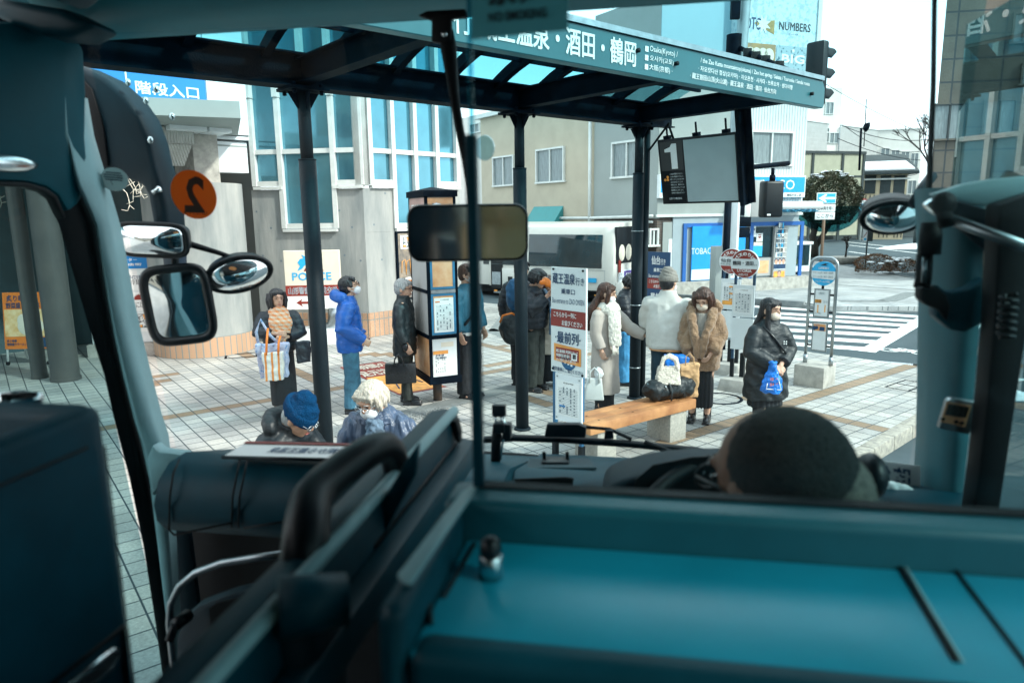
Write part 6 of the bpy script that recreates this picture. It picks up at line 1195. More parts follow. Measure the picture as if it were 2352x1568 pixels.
def hand(m,w_,d,n,curl=.5,s=1.0,thumb=1):
 d=V(d).normalized();n=(V(n)-d*V(n).dot(d)).normalized();a=d.cross(n)
 rot=Matrix((a,d,n)).transposed()
 m.ell(w_+d*.045*s,(.040*s,.052*s,.017*s),12,8,rot);m.tube([w_-d*.03*s,w_+d*.02*s],.024*s,10)
 for k,(o,ln)in enumerate(((-.029,.062),(-.010,.072),(.010,.067),(.029,.052))):
  b=w_+d*.083*s+a*o*s*thumb;c1=curl*(1+.1*k);p1=b+(d*math.cos(c1)+n*math.sin(c1))*ln*.5*s;p2=p1+(d*math.cos(c1*2.1)+n*math.sin(c1*2.1))*ln*.5*s
  m.tube([b-d*.02*s,b,p1,p2],[.0095*s,.0095*s,.0088*s,.0072*s],8)
 b=w_+d*.028*s-a*.032*s*thumb;p1=b+(d*.6-a*.55*thumb+n*.35)*.034*s;p2=p1+(d*.8+n*.5)*.03*s;m.tube([b+a*.01*thumb*s,b,p1,p2],[.012*s,.0115*s,.0098*s,.008*s],8)
class Person:
 def __init__(s,label,g,face,H,lean=0,skin='skin',cat='person'):
  s.H=H;s.g=V(g);a=R(face);f=V((math.cos(a),math.sin(a),0));r=V((f.y,-f.x,0));s.skin=M[skin]
  s.T=Matrix(((r.x,f.x,0,s.g.x),(r.y,f.y,0,s.g.y),(0,0,1,s.g.z),(0,0,0,1)))
  s.lean=R(lean);s.root=thing('person',label,cat,s.g);s.body=MB();s.hs=(.5+.5*H/1.68)*1.13
 def w(s,p,fixed=False):
  x,y,z=(c*s.H for c in p);h=.50*s.H
  if z>h and not fixed:
   dz=z-h;c,sn=math.cos(s.lean),math.sin(s.lean);y,z=y*c+dz*sn,h+dz*c-y*sn
  return s.T@V((x,y,z))
 def ring(s,m,prof,n=20,fixed=False):
  out=[]
  for q in prof:
   z,rx,ry=q[:3];cx_,cy_=(q[3],q[4])if len(q)>4 else(0,0);pw=q[5]if len(q)>5 else 2.4
   ring=[]
   for j in range(n):
    t=2*math.pi*j/n;c,sn=math.cos(t),math.sin(t);ring.append(s.w((cx_+rx*math.copysign(abs(c)**(2/pw),c),cy_+ry*math.copysign(abs(sn)**(2/pw),sn),z),fixed))
   out.append(ring)
  return m.rings(out)
 def basic(s,arms,yaw=0,pitch=0,roll=0,legs=None,hands=True,hdir=None,curl=.55,head_off=(0,0,0)):
  b=s.body;H=s.H;s.arms=arms
  s.ring(b,[(.50,.085,.06),(.58,.078,.055),(.68,.088,.06),(.78,.105,.058),(.82,.09,.05),(.845,.045,.04),(.86,.034,.036)])
  legs=legs or(((.052,0,.50),(.054,.008,.28),(.055,-.005,.04)),((-.052,0,.50),(-.054,.008,.28),(-.055,-.005,.04)))
  s.legs=legs
  for L_ in legs:b.tube([s.w(p,True)for p in L_],[.052*H,.034*H,.022*H],12);b.ell(s.w((L_[2][0],L_[2][1]+.035,.02),True),(.026*H,.026*H,.02*H))
  for k,A in enumerate(arms):
   pts=[s.w(p)for p in A];b.tube(pts,[.033*H,.024*H,.016*H][:len(pts)],12);d=pts[-1]-pts[-2]
   if hands:
    n_=s.T.to_3x3()@V(hdir[k]if hdir else(-1 if A[0][0]>0 else 1,0,0));hand(b,pts[-1],d,n_,curl,s.hs,1 if A[0][0]>0 else-1)
  hc=(head_off[0],.012+head_off[1],.925+head_off[2]);hw=s.w(hc);rz=Matrix.Rotation(R(yaw),4,'Z')@Matrix.Rotation(-R(pitch)-s.lean,4,'X')@Matrix.Rotation(R(roll),4,'Y')
  rot=s.T.to_3x3().to_4x4()@rz;s.HM=Matrix.Translation(hw)@rot@Matrix.Scale(s.hs,4)
  nk=s.w((0,-.005,.845));b.tube([nk,s.HM@V((0,-.02,-.06))],.055*s.hs,14)
  mm=MB(s.HM)
  mm.ell((0,-.008,.022),(.074,.094,.090),18,12);mm.ell((0,.022,-.035),(.058,.066,.072),16,10);mm.ell((0,.045,-.078),(.034,.034,.026),12,8)
  mm.ell((0,.092,-.012),(.011,.020,.022),10,7);mm.ell((0,.084,.008),(.008,.012,.03),8,6);mm.ell((0,.072,.034),(.055,.02,.012),12,6)
  for x in(-1,1):mm.ell((x*.074,-.004,-.012),(.011,.020,.031),10,7)
  b.add(mm.v,mm.f,True)
  return s
 def done(s,vox=.0072):
  s.bo=fuse('body',s.body,s.skin,s.root,vox,2);return s
 def facial(s,mask=None,glasses=False,mouth=True,brow='hair'):
  e=MB(s.HM)
  for x in(-1,1):e.ell((x*.031,.084,.008),(.0115,.008,.0042),10,6)
  ob('eyes',e,M['eye'],s.root)
  e=MB(s.HM)
  for x in(-1,1):e.tube([(x*.016,.091,.030),(x*.032,.090,.036),(x*.048,.080,.030)],[.0028,.0032,.002],6)
  ob('eyebrows',e,M[brow],s.root)
  if mask:
   e=MB(s.HM);e.ell((0,.056,-.052),(.062,.052,.048),18,10);
   o=ob('face_mask',e,M[mask],s.root);e=MB(s.HM)
   for x in(-1,1):e.tube([(x*.056,.06,-.03),(x*.076,.0,-.005),(x*.078,-.012,-.015)],.0025,5);e.tube([(x*.052,.05,-.08),(x*.074,.0,-.035),(x*.078,-.012,-.02)],.0025,5)
   ob('ear_loops',e,M[mask],o)
  elif mouth:e=MB(s.HM);e.ell((0,.088,-.056),(.021,.006,.006),10,6);ob('mouth',e,M['lip'],s.root)
  if glasses:
   e=MB(s.HM)
   for x in(-1,1):e.tube([(x*.031+.024*math.cos(R(30*k)),.103,.006+.018*math.sin(R(30*k)))for k in range(13)],.0022,5);e.tube([(x*.055,.10,.01),(x*.078,.03,.012),(x*.08,-.01,.002)],.0022,5)
   e.tube([(-.008,.106,.01),(.008,.106,.01)],.0022,5);ob('glasses',e,M['blackg' if glasses is True else glasses],s.root)
  return s
 def hair(s,style,mt,seed=1):
  m=MB(s.HM);sm=2;vx=.006
  if style in('short','bob','long','mop'):
   m.ell((0,-.022,.036),(.084,.096,.086),20,12);m.ell((0,-.045,-.005),(.080,.070,.085),18,10)
   for k in range(9):
    x=-.06+.015*k;m.tube([(x*.8,.022,.090),(x*1.02,.064,.070),(x*1.12+.004,.079-abs(x)*.25,.034+(.012 if k%2 else 0))],[.020,.015,.006],8)
  if style=='back':m.ell((0,-.04,-.01),(.078,.066,.085),18,10)
  if style=='mop':
   m.ell((0,-.025,.03),(.094,.106,.095),20,12)
   for k in range(14):
    a=R(-70+320*k/13);x,y=.088*math.cos(a),-.02+.095*math.sin(a)
    if y>.05:continue
    m.tube([(x*.9,y*.9,.06),(x*1.03,y*1.03,-.01),(x,y,-.055)],[.025,.024,.012],8)
  if style=='short':
   for x in(-1,1):m.ell((x*.072,.01,.012),(.014,.03,.03),10,7)
  if style=='bob':
   for x in(-1,1):m.tube([(x*.062,.03,.075),(x*.083,.035,.01),(x*.076,.045,-.07),(x*.066,.05,-.125)],[.03,.026,.022,.010],8);m.tube([(x*.07,-.02,.06),(x*.088,-.01,-.02),(x*.075,-.01,-.13)],[.04,.04,.03],8)
   m.ell((0,-.05,-.05),(.078,.06,.085),14,9)
  if style=='long':
   for x in(-1,1):m.tube([(x*.062,.03,.075),(x*.084,.032,.01),(x*.078,.03,-.08),(x*.08,.045,-.2),(x*.085,.07,-.33),(x*.08,.085,-.42)],[.03,.026,.026,.03,.028,.006],8)
   m.tube([(0,-.05,.05),(0,-.075,-.08),(0,-.11,-.2),(0,-.13,-.33),(0,-.12,-.45)],[.08,.085,.105,.10,.05],14,sy=.55)
  return fuse('hair',m,mt,s.root,vx,sm,lambda p:.0060*noise.noise(V((p.x*75,p.y*75,p.z*8+seed)))+.003*noise.noise(V((p.x*170,p.y*170,p.z*20))))
 def shoes(s,mt='shoe',boot=False):
  out=[]
  for L_ in s.legs:
   m=MB(s.T@Matrix.Translation((0,0,max(0,L_[2][2]-.05)*s.H)));x,y=L_[2][0]*s.H,L_[2][1]*s.H;m.ell((x,y+.05,.042),(.044,.135,.045),14,8);m.box((x-.042,y-.075,.0),(x+.042,y+.175,.025));m.ell((x,y-.02,.07),(.042,.055,.055),12,8)
   if boot:m.tube([(x,y-.01,.05),(x,y-.015,.17),(x,y-.02,.23)],[.048,.046,.052],12)
   fuse('shoe',m,M[mt],s.root,.008,2)
 def sleeve(s,m,A,r,end=.0):
  pts=[s.w(p)for p in A];d=(pts[-1]-pts[-2]).normalized();e=pts[-1]-d*end;mid=[pts[0]+(pts[1]-pts[0])*.5,pts[1]+(e-pts[1])*.5]
  r=(r[0]*.86,r[1]*.92,r[2]);m.ell(pts[0]-V((0,0,.035)),(r[0]*s.H,r[0]*s.H,r[0]*s.H*.95),12,8);m.tube([pts[0]-V((0,0,.02)),mid[0],pts[1],mid[1],e],[r[0]*s.H*.9,(r[0]*.55+r[1]*.5)*s.H,r[1]*s.H*1.03,(r[1]*.55+r[2]*.48)*s.H,r[2]*s.H],14)
 def coat(s,name,mt,prof,r=(.055,.048,.036),disp=None,vox=.012,collar=None,hood=None,end=.02,sm=3):
  m=MB();s.ring(m,prof)
  for A in s.arms:s.sleeve(m,A,r,end)
  if collar:s.ring(m,[(.82,.06,.055),(.84,.052,.05,0,.004),(collar,.052,.05,0,.008)])
  if hood:
   for k in range(9):a=R(200+140*k/8);m.ell(s.w((.085*math.cos(a)*hood,-.01+.075*math.sin(a)*hood,.845+.02*abs(math.sin(a)))),(.042*s.H*hood,)*3,10,7)
  return fuse(name,m,mt,s.root,vox,sm,disp)
 def trousers(s,mt,r=(.062,.048,.040),top=.53,name='trousers',disp=None):
  m=MB();s.ring(m,[(.46,.09,.065),(.50,.088,.066),(top,.082,.062)])
  for L_ in s.legs:a,b,c=(V(p)for p in L_);m.tube([s.w(a,True),s.w(a.lerp(b,.5),True),s.w(b,True),s.w(b.lerp(c,.5),True),s.w(c,True)],[r[0]*s.H,(r[0]+r[1])/2*s.H,r[1]*s.H,(r[1]+r[2])/2*s.H,r[2]*s.H],14)
  return fuse(name,m,mt,s.root,.011,3,disp or folds(.007,14,.5))
 def skirt(s,mt,prof,name='skirt',pleat=0):
  m=MB();s.ring(m,prof,32,True);c=s.T.translation
  return fuse(name,m,mt,s.root,.012,2,(lambda p:pleat*math.sin(18*math.atan2(p.y-c.y,p.x-c.x))*max(0,min(1,(.75-p.z)*2)))if pleat else folds(.008,10,.3))
 def tubes(s,name,mt,pts,r,local='w',n=10,vox=None,disp=None,sy=1):
  m=MB();P=[(s.w(p)if local=='w' else s.HM@V(p))for p in pts];m.tube(P,[x*s.H for x in r]if isinstance(r,(list,tuple))else r*s.H,n,sy=sy)
  return fuse(name,m,mt,s.root,vox,2,disp)if vox else ob(name,m,mt,s.root)
 def wpx(s,x,y,off=0):
  f=V((0,1,0));p=PL(x,y,s.g-f*off,f);q=s.T.inverted()@p;return q.x/s.H,q.y/s.H,q.z/s.H
def height(g,hy,x=None):
 p=PL(x if x is not None else 1176,hy,g,V((0,1,0)));return p.z
down=lambda sgn,fwd=.02,out=.0,sh=.112:((sgn*sh,0,.80),(sgn*(.135+out),-.012+fwd*.2,.64),(sgn*(.138+out),.02+fwd,.505))
std=[(.45,.105,.078),(.55,.106,.08),(.65,.108,.08),(.74,.116,.078),(.80,.112,.066),(.835,.07,.052),(.85,.05,.045)]
def cloth_box(name,mt,fr,s0,s1,z0,z1,t0,t1,label,cat,group=None,disp=None,taper=0,vox=.01):
 m=MB(fr);m.hexa([(s0+taper,t0,z0),(s1-taper,t0,z0),(s1-taper,t1,z0),(s0+taper,t1,z0),(s0,t0+.02,z1),(s1,t0+.02,z1),(s1,t1-.02,z1),(s0,t1-.02,z1)])
 o=fuse(name,m,mt,None,vox,3,disp);return props(o,label,cat,group)
PG='people waiting at the bus stop'
def mkp(label,gx,gy,hy,face,lean=0,skin='skin',hx=None):
 g=G(gx,gy);p=Person(label,g,face,height(g,hy,hx if hx else gx),lean,skin);props(p.root,group=PG);return p
p=mkp('person in a navy jacket and orange checked scarf with arms folded over tote bags',655,943,664,-66)
ax=[((.112,0,.80),(.155,.03,.665),(.03,.13,.665)),((-.112,0,.80),(-.155,.03,.645),(-.02,.125,.625))]
p.basic(ax,yaw=10,hdir=((0,-1,0),(0,-1,.3)),curl=1.1).done().facial();p.hair('bob',M['hair'])
p.coat('jacket',M['coatnavy'],[(.50,.115,.09),(.56,.13,.10),(.66,.132,.10),(.75,.128,.088),(.81,.112,.07),(.84,.07,.055)],(.064,.062,.042),quilt(.006,.07),end=.07)
p.skirt(M['dark'],[(.06,.10,.075),(.3,.105,.08),(.5,.098,.08),(.56,.09,.07)],'wide_trousers');p.shoes()
plaid=mat('checked_scarf',(.62,.24,.09),.95,c2=(.66,.50,.36),sc=22,lo=.42,hi=.55,bump=.5,bsc=60,stretch=(1,1,1))
nn,ll,pp=nodes(plaid);tcn=nn.new('ShaderNodeTexCoord')
def checks(m_,cols,sc):
 nn,ll,pp=nodes(m_);t=nn.new('ShaderNodeTexCoord');out=None
 for ax_,dr in((0,'DIAGONAL'),(1,'Z')):
  wv=nn.new('ShaderNodeTexWave');wv.bands_direction=dr;wv.inputs['Scale'].default_value=sc*(1 if ax_ else.9);wv.inputs['Distortion'].default_value=1.2;wv.inputs['Detail'].default_value=0;ll(t.outputs['Object'],wv.inputs['Vector'])
  r=nn.new('ShaderNodeValToRGB');r.color_ramp.interpolation='CONSTANT';e=r.color_ramp.elements;e[0].position=0;e[0].color=cols[0]+(1,);e[1].position=.4;e[1].color=cols[1]+(1,);x=e.new(.72);x.color=cols[2]+(1,);x=e.new(.84);x.color=cols[1]+(1,);ll(wv.outputs['Fac'],r.inputs[0])
  if out is None:out=r.outputs[0]
  else:mx_=nn.new('ShaderNodeMix');mx_.data_type='RGBA';mx_.inputs['Factor'].default_value=.5;ll(out,mx_.inputs['A']);ll(r.outputs[0],mx_.inputs['B']);out=mx_.outputs['Result']
 ll(out,pp.inputs['Base Color'])
checks(plaid,((.62,.20,.06),(.62,.46,.32),(.12,.13,.2)),7)
m=MB();p.ring(m,[(.79,.075,.072,0,.015),(.815,.085,.082,0,.02),(.845,.068,.066,0,.022),(.865,.05,.05,0,.02)],18)
m.tube([p.w((.03,.075,.81)),p.w((.035,.105,.74)),p.w((.03,.12,.66))],[.05*p.H,.055*p.H,.04*p.H],12,sy=.5);m.tube([p.w((-.035,.075,.81)),p.w((-.045,.115,.74)),p.w((-.03,.125,.665))],[.05*p.H,.055*p.H,.045*p.H],12,sy=.5);m.tube([p.w((-.02,.13,.63)),p.w((.0,.135,.57))],[.025*p.H,.02*p.H],8,sy=.5)
fuse('scarf',m,plaid,p.root,.009,3,folds(.006,22))
p1=p;fr=Frame(V((p.g.x,p.g.y,0)),8);fr=Frame(AY(628,860,p.g.y-.33)*1.0,8);fr=Frame(V((fr.o.x,fr.o.y,0)),8)
b=pbox(fr,(593,868),(661,788));
cot=cloth_box('tote_bag',M['fabtote'],fr,b[0],b[2],b[1],b[3]-.0,-.10,.04,'lilac printed cotton tote bag hanging from the scarf wearer\'s arm','bag','tote bags on one arm',folds(.014,9),.03)
strp=mat('striped_canvas',(.6,.55,.5),.85);nn,ll,pp=nodes(strp);t=nn.new('ShaderNodeTexCoord');wv=nn.new('ShaderNodeTexWave');wv.inputs['Scale'].default_value=4.2;wv.inputs['Distortion'].default_value=.4;ll(t.outputs['Object'],wv.inputs['Vector']);r=nn.new('ShaderNodeValToRGB');r.color_ramp.interpolation='CONSTANT';e=r.color_ramp.elements;e[0].color=(.58,.20,.05,1);e[1].position=.25;e[1].color=(.62,.57,.50,1)
for ps_,c in((.45,(.30,.40,.52)),(.55,(.64,.60,.53)),(.75,(.34,.44,.55)),(.82,(.62,.57,.5))):x=e.new(ps_);x.color=c+(1,)
ll(wv.outputs['Fac'],r.inputs[0]);ll(r.outputs[0],pp.inputs['Base Color'])
b2=pbox(fr,(608,872),(652,806),.06)
o=cloth_box('tote_bag',strp,fr,b2[0],b2[2],b2[1],b2[3],.045,.15,'smaller striped orange and cream bag hung in front of the lilac tote','bag','tote bags on one arm',folds(.010,10),.02)
for dx in(.22,.78):
 m=MB(fr);s_=b2[0]+(b2[2]-b2[0])*dx;m.tube([(s_-.0,.13,b2[3]-.03),(s_+.01,.10,b2[3]+.12),(s_+.02,.02,b2[3]+(.28 if dx<.5 else.18))],.014,6,sy=.4);ob('strap',m,M['orange'],o)
m=MB(fr);m.tube([(b[0]+.03,-.03,b[3]-.02),(b[0]+.02,-.0,b[3]+.15),(b[0]+.08,.0,b[3]+.3),(b[0]+.18,0,b[3]+.1),(b[2]-.1,-.03,b[3]-.02)],.018,6,sy=.5);ob('strap',m,M['fabtote'],cot)
fr2=Frame(V((*AY(695,800,p.g.y-.10).to_2d(),0)),20);b=pbox(fr2,(680,832),(712,782));cloth_box('pouch',M['coatnavy'],fr2,b[0],b[2],b[1],b[3],-.06,.06,'black quilted pouch at the hip of the scarf wearer','bag',None,folds(.01,12),.015)
p=mkp('person in a bright blue hooded jacket and jeans looking up',812,944,634,14)
lg=(((.052,0,.50),(.054,.0,.28),(.06,-.02,.04)),((-.052,0,.50),(-.05,.015,.28),(-.045,.02,.04)))
p.basic([((.112,0,.80),(.15,-.045,.65),(.115,.085,.555)),((-.112,0,.80),(-.15,-.03,.65),(-.115,.09,.55))],yaw=-4,pitch=-14,legs=lg,head_off=(0,.01,0)).done();p.facial('mask',True);p.hair('short',M['hair'])
p.coat('jacket',M['coatblue'],[(.455,.115,.092),(.50,.122,.096),(.60,.118,.094),(.70,.122,.092),(.78,.118,.078),(.82,.09,.065),(.845,.065,.058),(.862,.05,.048)],(.068,.062,.045),quilt(.007,.115),hood=1.0,end=-.02)
p.trousers(M['denim'],(.064,.052,.044));p.shoes()
p=mkp('person with white hair and glasses in a black leather coat carrying a black briefcase',935,925,641,-6)
p.basic([down(1,.03),down(-1,.03)],yaw=-6,pitch=4,legs=(((.052,0,.50),(.054,.01,.28),(.06,.03,.04)),((-.052,0,.50),(-.05,.0,.28),(-.05,-.02,.04)))).done();p.facial(None,True,brow='hairg');p.hair('short',M['hairg'])
p.coat('coat',M['coatleather'],[(.40,.118,.09),(.5,.115,.088)]+[(z,x*1.04,y*1.06)for z,x,y in std[1:]],(.058,.05,.038),folds(.008,10),collar=.875);p.trousers(M['olivecl']);p.shoes()
for k in range(2):m=MB();m.ell(p.w((-.138+.276*k,.045,.49)),(.04,.05,.06));fuse('glove',m,M['shoe'],p.root,.01,2)
fr=Frame(V((*AY(915,880,p.g.y-.32).to_2d(),0)),8);b=pbox(fr,(886,881),(955,832));bc=thing('briefcase','black leather briefcase held low by the white haired man','briefcase',fr.P((b[0]+b[2])/2,0,b[1]))
m=MB(fr);m.box((b[0],-.05,b[1]),(b[2],.05,b[3]));ob('case',m,M['shoe'],bc,bevel=.012)
for t in(-.03,.045):m=MB(fr);w_=b[2]-b[0];m.tube([(b[0]+w_*.28,t,b[3]-.04),(b[0]+w_*.33,t,b[3]+.06),(b[0]+w_*.45,t,b[3]+.11),(b[0]+w_*.57,t,b[3]+.06),(b[0]+w_*.62,t,b[3]-.04)],.009,8);ob('handle',m,M['shoe'],bc)
p=mkp('person with brown hair and white mask in a teal zip jacket and black trousers',1078,911,606,-32,hx=1072)
p.basic([down(1,.02,.01),down(-1,.02,.01)],yaw=8,pitch=2).done();p.facial('mask',brow='hairb');p.hair('short',M['hairb'],4)
p.coat('jacket',M['teal'],[(.505,.122,.085),(.54,.128,.09),(.63,.122,.088),(.73,.126,.085),(.80,.118,.068),(.835,.075,.055),(.85,.055,.05)],(.060,.054,.042),folds(.010,8),collar=.858)
p.ring(MB(),std[:2]);m=MB();p.ring(m,[(.48,.118,.083),(.53,.11,.08)]);fuse('shirt',m,M['bagw'],p.root,.012,2);p.trousers(M['dark'],(.07,.062,.055));p.shoes()
p.tubes('zip',M['steel'],[(-.012,.088,.82),(-.005,.095,.7),(0,.094,.55)],.004,n=6);p.tubes('strap',M['dark'],[(-.09,.05,.83),(-.03,.092,.74),(.06,.098,.64),(.12,.06,.57)],.011,n=6)
p=mkp('person with tousled black hair in a navy puffer jacket raising both hands to his chin',1228,896,615,-30,hx=1238)
p.basic([((.112,0,.80),(.16,.07,.68),(.06,.15,.79)),((-.112,0,.80),(-.15,.08,.68),(-.05,.16,.78))],yaw=8,pitch=14,roll=-6,head_off=(.0,.03,-.01),hdir=((0,-1,0),(0,-1,0)),curl=1.0).done();p.facial(None);p.hair('mop',M['hair'],6)
p.coat('jacket',M['coatnavy'],[(.52,.12,.09),(.57,.132,.1),(.66,.132,.1),(.75,.128,.09),(.81,.115,.07),(.84,.07,.055)],(.066,.064,.044),quilt(.008,.075),collar=.86,end=.04);p.trousers(M['olivecl'],(.064,.055,.05));p.shoes()
m=MB();m.tube([p.w((-.06,.06,.83)),p.w((-.075,.12,.72)),p.w((-.06,.13,.58)),p.w((-.055,.13,.47))],[.035*p.H,.045*p.H,.05*p.H,.045*p.H],12,sy=.4);fuse('scarf',m,M['scarfblue'],p.root,.009,2,folds(.008,18,.3))
bg_=AY(1172,745,p.g.y-.05);m=MB();m.ell(bg_+V((.04,.02,-.06)),(.20,.13,.23),16,10);props(fuse('shoulder_bag',m,M['bagblk'],None,.012,3,folds(.012,9)),'round black nylon bag with tan handles hanging beside the shelter pole','bag');bgo=[o_ for o_ in bpy.data.objects if o_.name.startswith('shoulder_bag')][-1]
m=MB();m.tube([bg_+V((-.14,-.05,.04)),bg_+V((-.10,-.1,.14)),bg_+V((.02,-.1,.17)),bg_+V((.1,-.05,.12))],.014,8);ob('handle',m,M['orange'],bgo)
q=[AY(*xy,p.g.y-.32)for xy in((1241,650),(1252,646),(1268,655),(1282,672),(1292,690))];m=MB();m.tube(q,[.035,.05,.055,.06,.05],12);props(fuse('orange_sleeve',m,M['orange'],None,.01,2,folds(.012,16)),'bright orange folded cloth held up in front of the two people by the pole','cloth')
c=AY(1274,708,p.g.y-.36);m=MB();m.lathe(c-V((0,0,.14)),[(.055,0),(.06,.05),(.058,.16),(.03,.24),(.022,.27)],16);bt=ob('water_bottle',m,mat('clear_blue_plastic',(.50,.66,.75),.2,var=.15,sc=14));props(bt,'pale blue plastic bottle carried just under the orange cloth','bottle');m=MB();m.lathe(c+V((0,0,-.06)),[(.0605,0),(.0605,.06)],16);ob('bottle_label',m,M['skyblue'],bt)
p=mkp('person in a dark puffer with a blue backpack standing mostly hidden behind the middle pole',1200,884,598,60)
p.basic([down(1,.0,.015),down(-1,.0,.015)]).done();p.facial(None);p.hair('short',M['hair']);p.coat('jacket',M['coatnavy'],[(.48,.125,.1)]+[(z,x*1.12,y*1.15)for z,x,y in std[1:]],(.066,.06,.044),quilt(.008,.07),collar=.87);p.trousers(M['dark']);p.shoes()
m=MB();m.ell(p.w((.03,-.15,.75)),(.15,.11,.24),16,10,p.T.to_3x3());props(fuse('backpack',m,mat('backpack_blue',(.012,.085,.19),.6,var=.2,bump=.4,bsc=14),None,.013,3,folds(.014,9)),'blue backpack on the traveller behind the middle pole','backpack')
p=mkp('person with long brown hair in a cream coat and black skirt behind the raised hands',1262,884,634,-92)
p.basic([down(1,.03),((-.112,0,.80),(-.15,.05,.67),(-.04,.12,.72))],yaw=10,pitch=6).done();p.facial(None,brow='hairb');p.hair('long',M['hairb'],2)
p.coat('coat',M['creamcoat'],[(.30,.135,.1),(.42,.125,.095)]+[(z,x*1.08,y*1.08)for z,x,y in std[1:]],(.058,.052,.042),folds(.01,8),collar=.86);p.skirt(M['dark'],[(.05,.115,.085),(.2,.11,.085),(.4,.1,.08)]);p.shoes()
p=mkp('person in a beige wool coat and white scarf with long dark hair, one arm out',1388,944,651,-42)
p.basic([((.105,0,.79),(.125,.0,.63),(.11,.045,.50)),((-.105,0,.79),(-.13,.13,.655),(-.17,.27,.60))],yaw=26,pitch=12,hdir=((-1,0,0),(0,0,1)),curl=.8).done();p.facial('mask');p.hair('long',M['hairb'],3)
p.coat('coat',M['beigecoat'],[(.155,.125,.105),(.3,.122,.1),(.45,.116,.092),(.55,.106,.084),(.65,.106,.08),(.74,.112,.076),(.795,.108,.066),(.83,.07,.055)],(.056,.050,.044),folds(.012,7,.5),end=.03)
m=MB();p.ring(m,[(.775,.082,.078,0,.02),(.805,.092,.09,0,.025),(.84,.075,.074,0,.024),(.862,.055,.056,0,.02)],18);m.tube([p.w((.035,.10,.80)),p.w((.06,.125,.70)),p.w((.06,.13,.58)),p.w((.055,.135,.54))],[.05*p.H,.05*p.H,.05*p.H,.04*p.H],12,sy=.4)
so_=fuse('scarf',m,M['knitw'],p.root,.009,3,folds(.006,26));m=MB();rd=random.Random(3)
for k in range(12):a=p.w((.02+.007*k,.135,.55));m.tube([a,a+V((rd.uniform(-.01,.01),0,-.07)),a+V((rd.uniform(-.02,.02),0,-.12))],.007,5)
ob('fringe',m,M['knitw'],so_);m=MB()
for z in(.62,.50):m.ell(p.w((.03,.098,z)),(.016,.016,.016))
ob('buttons',m,M['shoe'],p.root);p.skirt(M['dark'],[(.03,.08,.06),(.2,.09,.07)]);p.shoes()
m=MB();q=p.w((-.185,.32,.60));m.box(q+V((-.01,-.04,-.05)),q+V((.0,.03,.09)));props(ob('smartphone',m,M['blackg'],bevel=.004),'dark smartphone in the outstretched hand of the beige coat wearer','phone')
hw=p.w((.105,.06,.445));fr=Frame(V((*AY(1364,890,hw.y-.05).to_2d(),0)),-6);b=pbox(fr,(1342,917),(1388,868));hb2=thing('handbag','white leather handbag hanging from the beige coat wearer\'s hand by the queue sign','handbag',fr.P((b[0]+b[2])/2,0,b[1]))
m=MB(fr);m.hexa([(b[0],-.08,b[1]),(b[2],-.08,b[1]),(b[2],.06,b[1]),(b[0],.06,b[1]),(b[0]+.03,-.04,b[3]),(b[2]-.03,-.04,b[3]),(b[2]-.03,.03,b[3]),(b[0]+.03,.03,b[3])]);ob('bag_body',m,M['bagw'],hb2,bevel=.018,seg=3);m=MB(fr);cxs=(b[0]+b[2])/2;m.tube([(cxs-.06,.05,b[3]-.05),(cxs-.05,.03,b[3]+.08),(cxs,.02,b[3]+.13),(cxs+.05,.03,b[3]+.08),(cxs+.06,.05,b[3]-.05)],.010,8);ob('handle',m,M['bagw'],hb2)
m=MB(fr);m.ell((cxs+.05,0,b[3]+.06),(.06,.03,.07));o_=fuse('plastic_packet',m,M['mask'],None,.01,1,folds(.012,22));props(o_,'crumpled clear packet sticking out of the white handbag','packet')
p=mkp('person in a dark puffer and light blue jeans bowing behind the pole by the bench',1436,882,628,-24,hx=1432)
p.basic([((.112,0,.80),(.15,.03,.66),(.05,.13,.64)),((-.112,0,.80),(-.15,.03,.66),(-.05,.13,.63))],pitch=34,head_off=(0,.035,-.015)).done();p.facial('mask');p.hair('mop',M['hair'],9)
p.coat('jacket',M['coatnavy'],[(.47,.125,.095)]+[(z,x*1.13,y*1.18)for z,x,y in std[1:]],(.068,.062,.044),quilt(.009,.08),collar=.87);p.trousers(M['jeansl'],(.078,.072,.066));p.shoes()
p=mkp('person seen from behind in a white fleece and ribbed grey knit hat',1527,952,622,66)
p.basic([((.122,0,.79),(.165,.0,.62),(.155,.05,.47)),((-.122,0,.79),(-.15,.05,.64),(-.06,.13,.56))],yaw=-18,pitch=6).done();p.facial('mask');p.hair('back',M['hair'])
p.coat('fleece',M['fleece'],[(.475,.128,.10),(.50,.142,.108),(.60,.14,.108),(.70,.14,.105),(.78,.13,.085),(.825,.085,.065),(.85,.06,.055),(.872,.055,.052)],(.07,.066,.05),folds(.012,6),end=-.01)
m=MB();p.ring(m,[(.462,.120,.092),(.478,.122,.095)]);fuse('hem',m,M['peach'],p.root,.011,1)
m=MB(p.HM);m.ell((0,-.012,.045),(.092,.104,.098),20,12);m.ell((0,-.035,.1),(.07,.07,.06),16,10);kh=fuse('knit_hat',m,M['knitg'],p.root,.008,2,lambda q:.004*math.sin(q.z*160+q.x*60));m=MB(p.HM);m.rings([[(rr*math.cos(R(10*j))*.97,-.012+rr*1.1*math.sin(R(10*j)),z)for j in range(36)]for rr,z in((.088,.0),(.097,.012),(.099,.04),(.092,.058))]);fuse('hat_band',m,M['knitg'],kh,.007,1,lambda q:.003*math.sin(math.atan2(q.y-p.HM.translation.y,q.x-p.HM.translation.x)*40))
p.trousers(mat('navy_jeans',(.012,.035,.055),.85,var=.25,sc=9),(.062,.048,.04));p.shoes()
p=mkp('person with bobbed brown hair in a fluffy brown fur coat looking down',1606,966,660,-112,hx=1600)
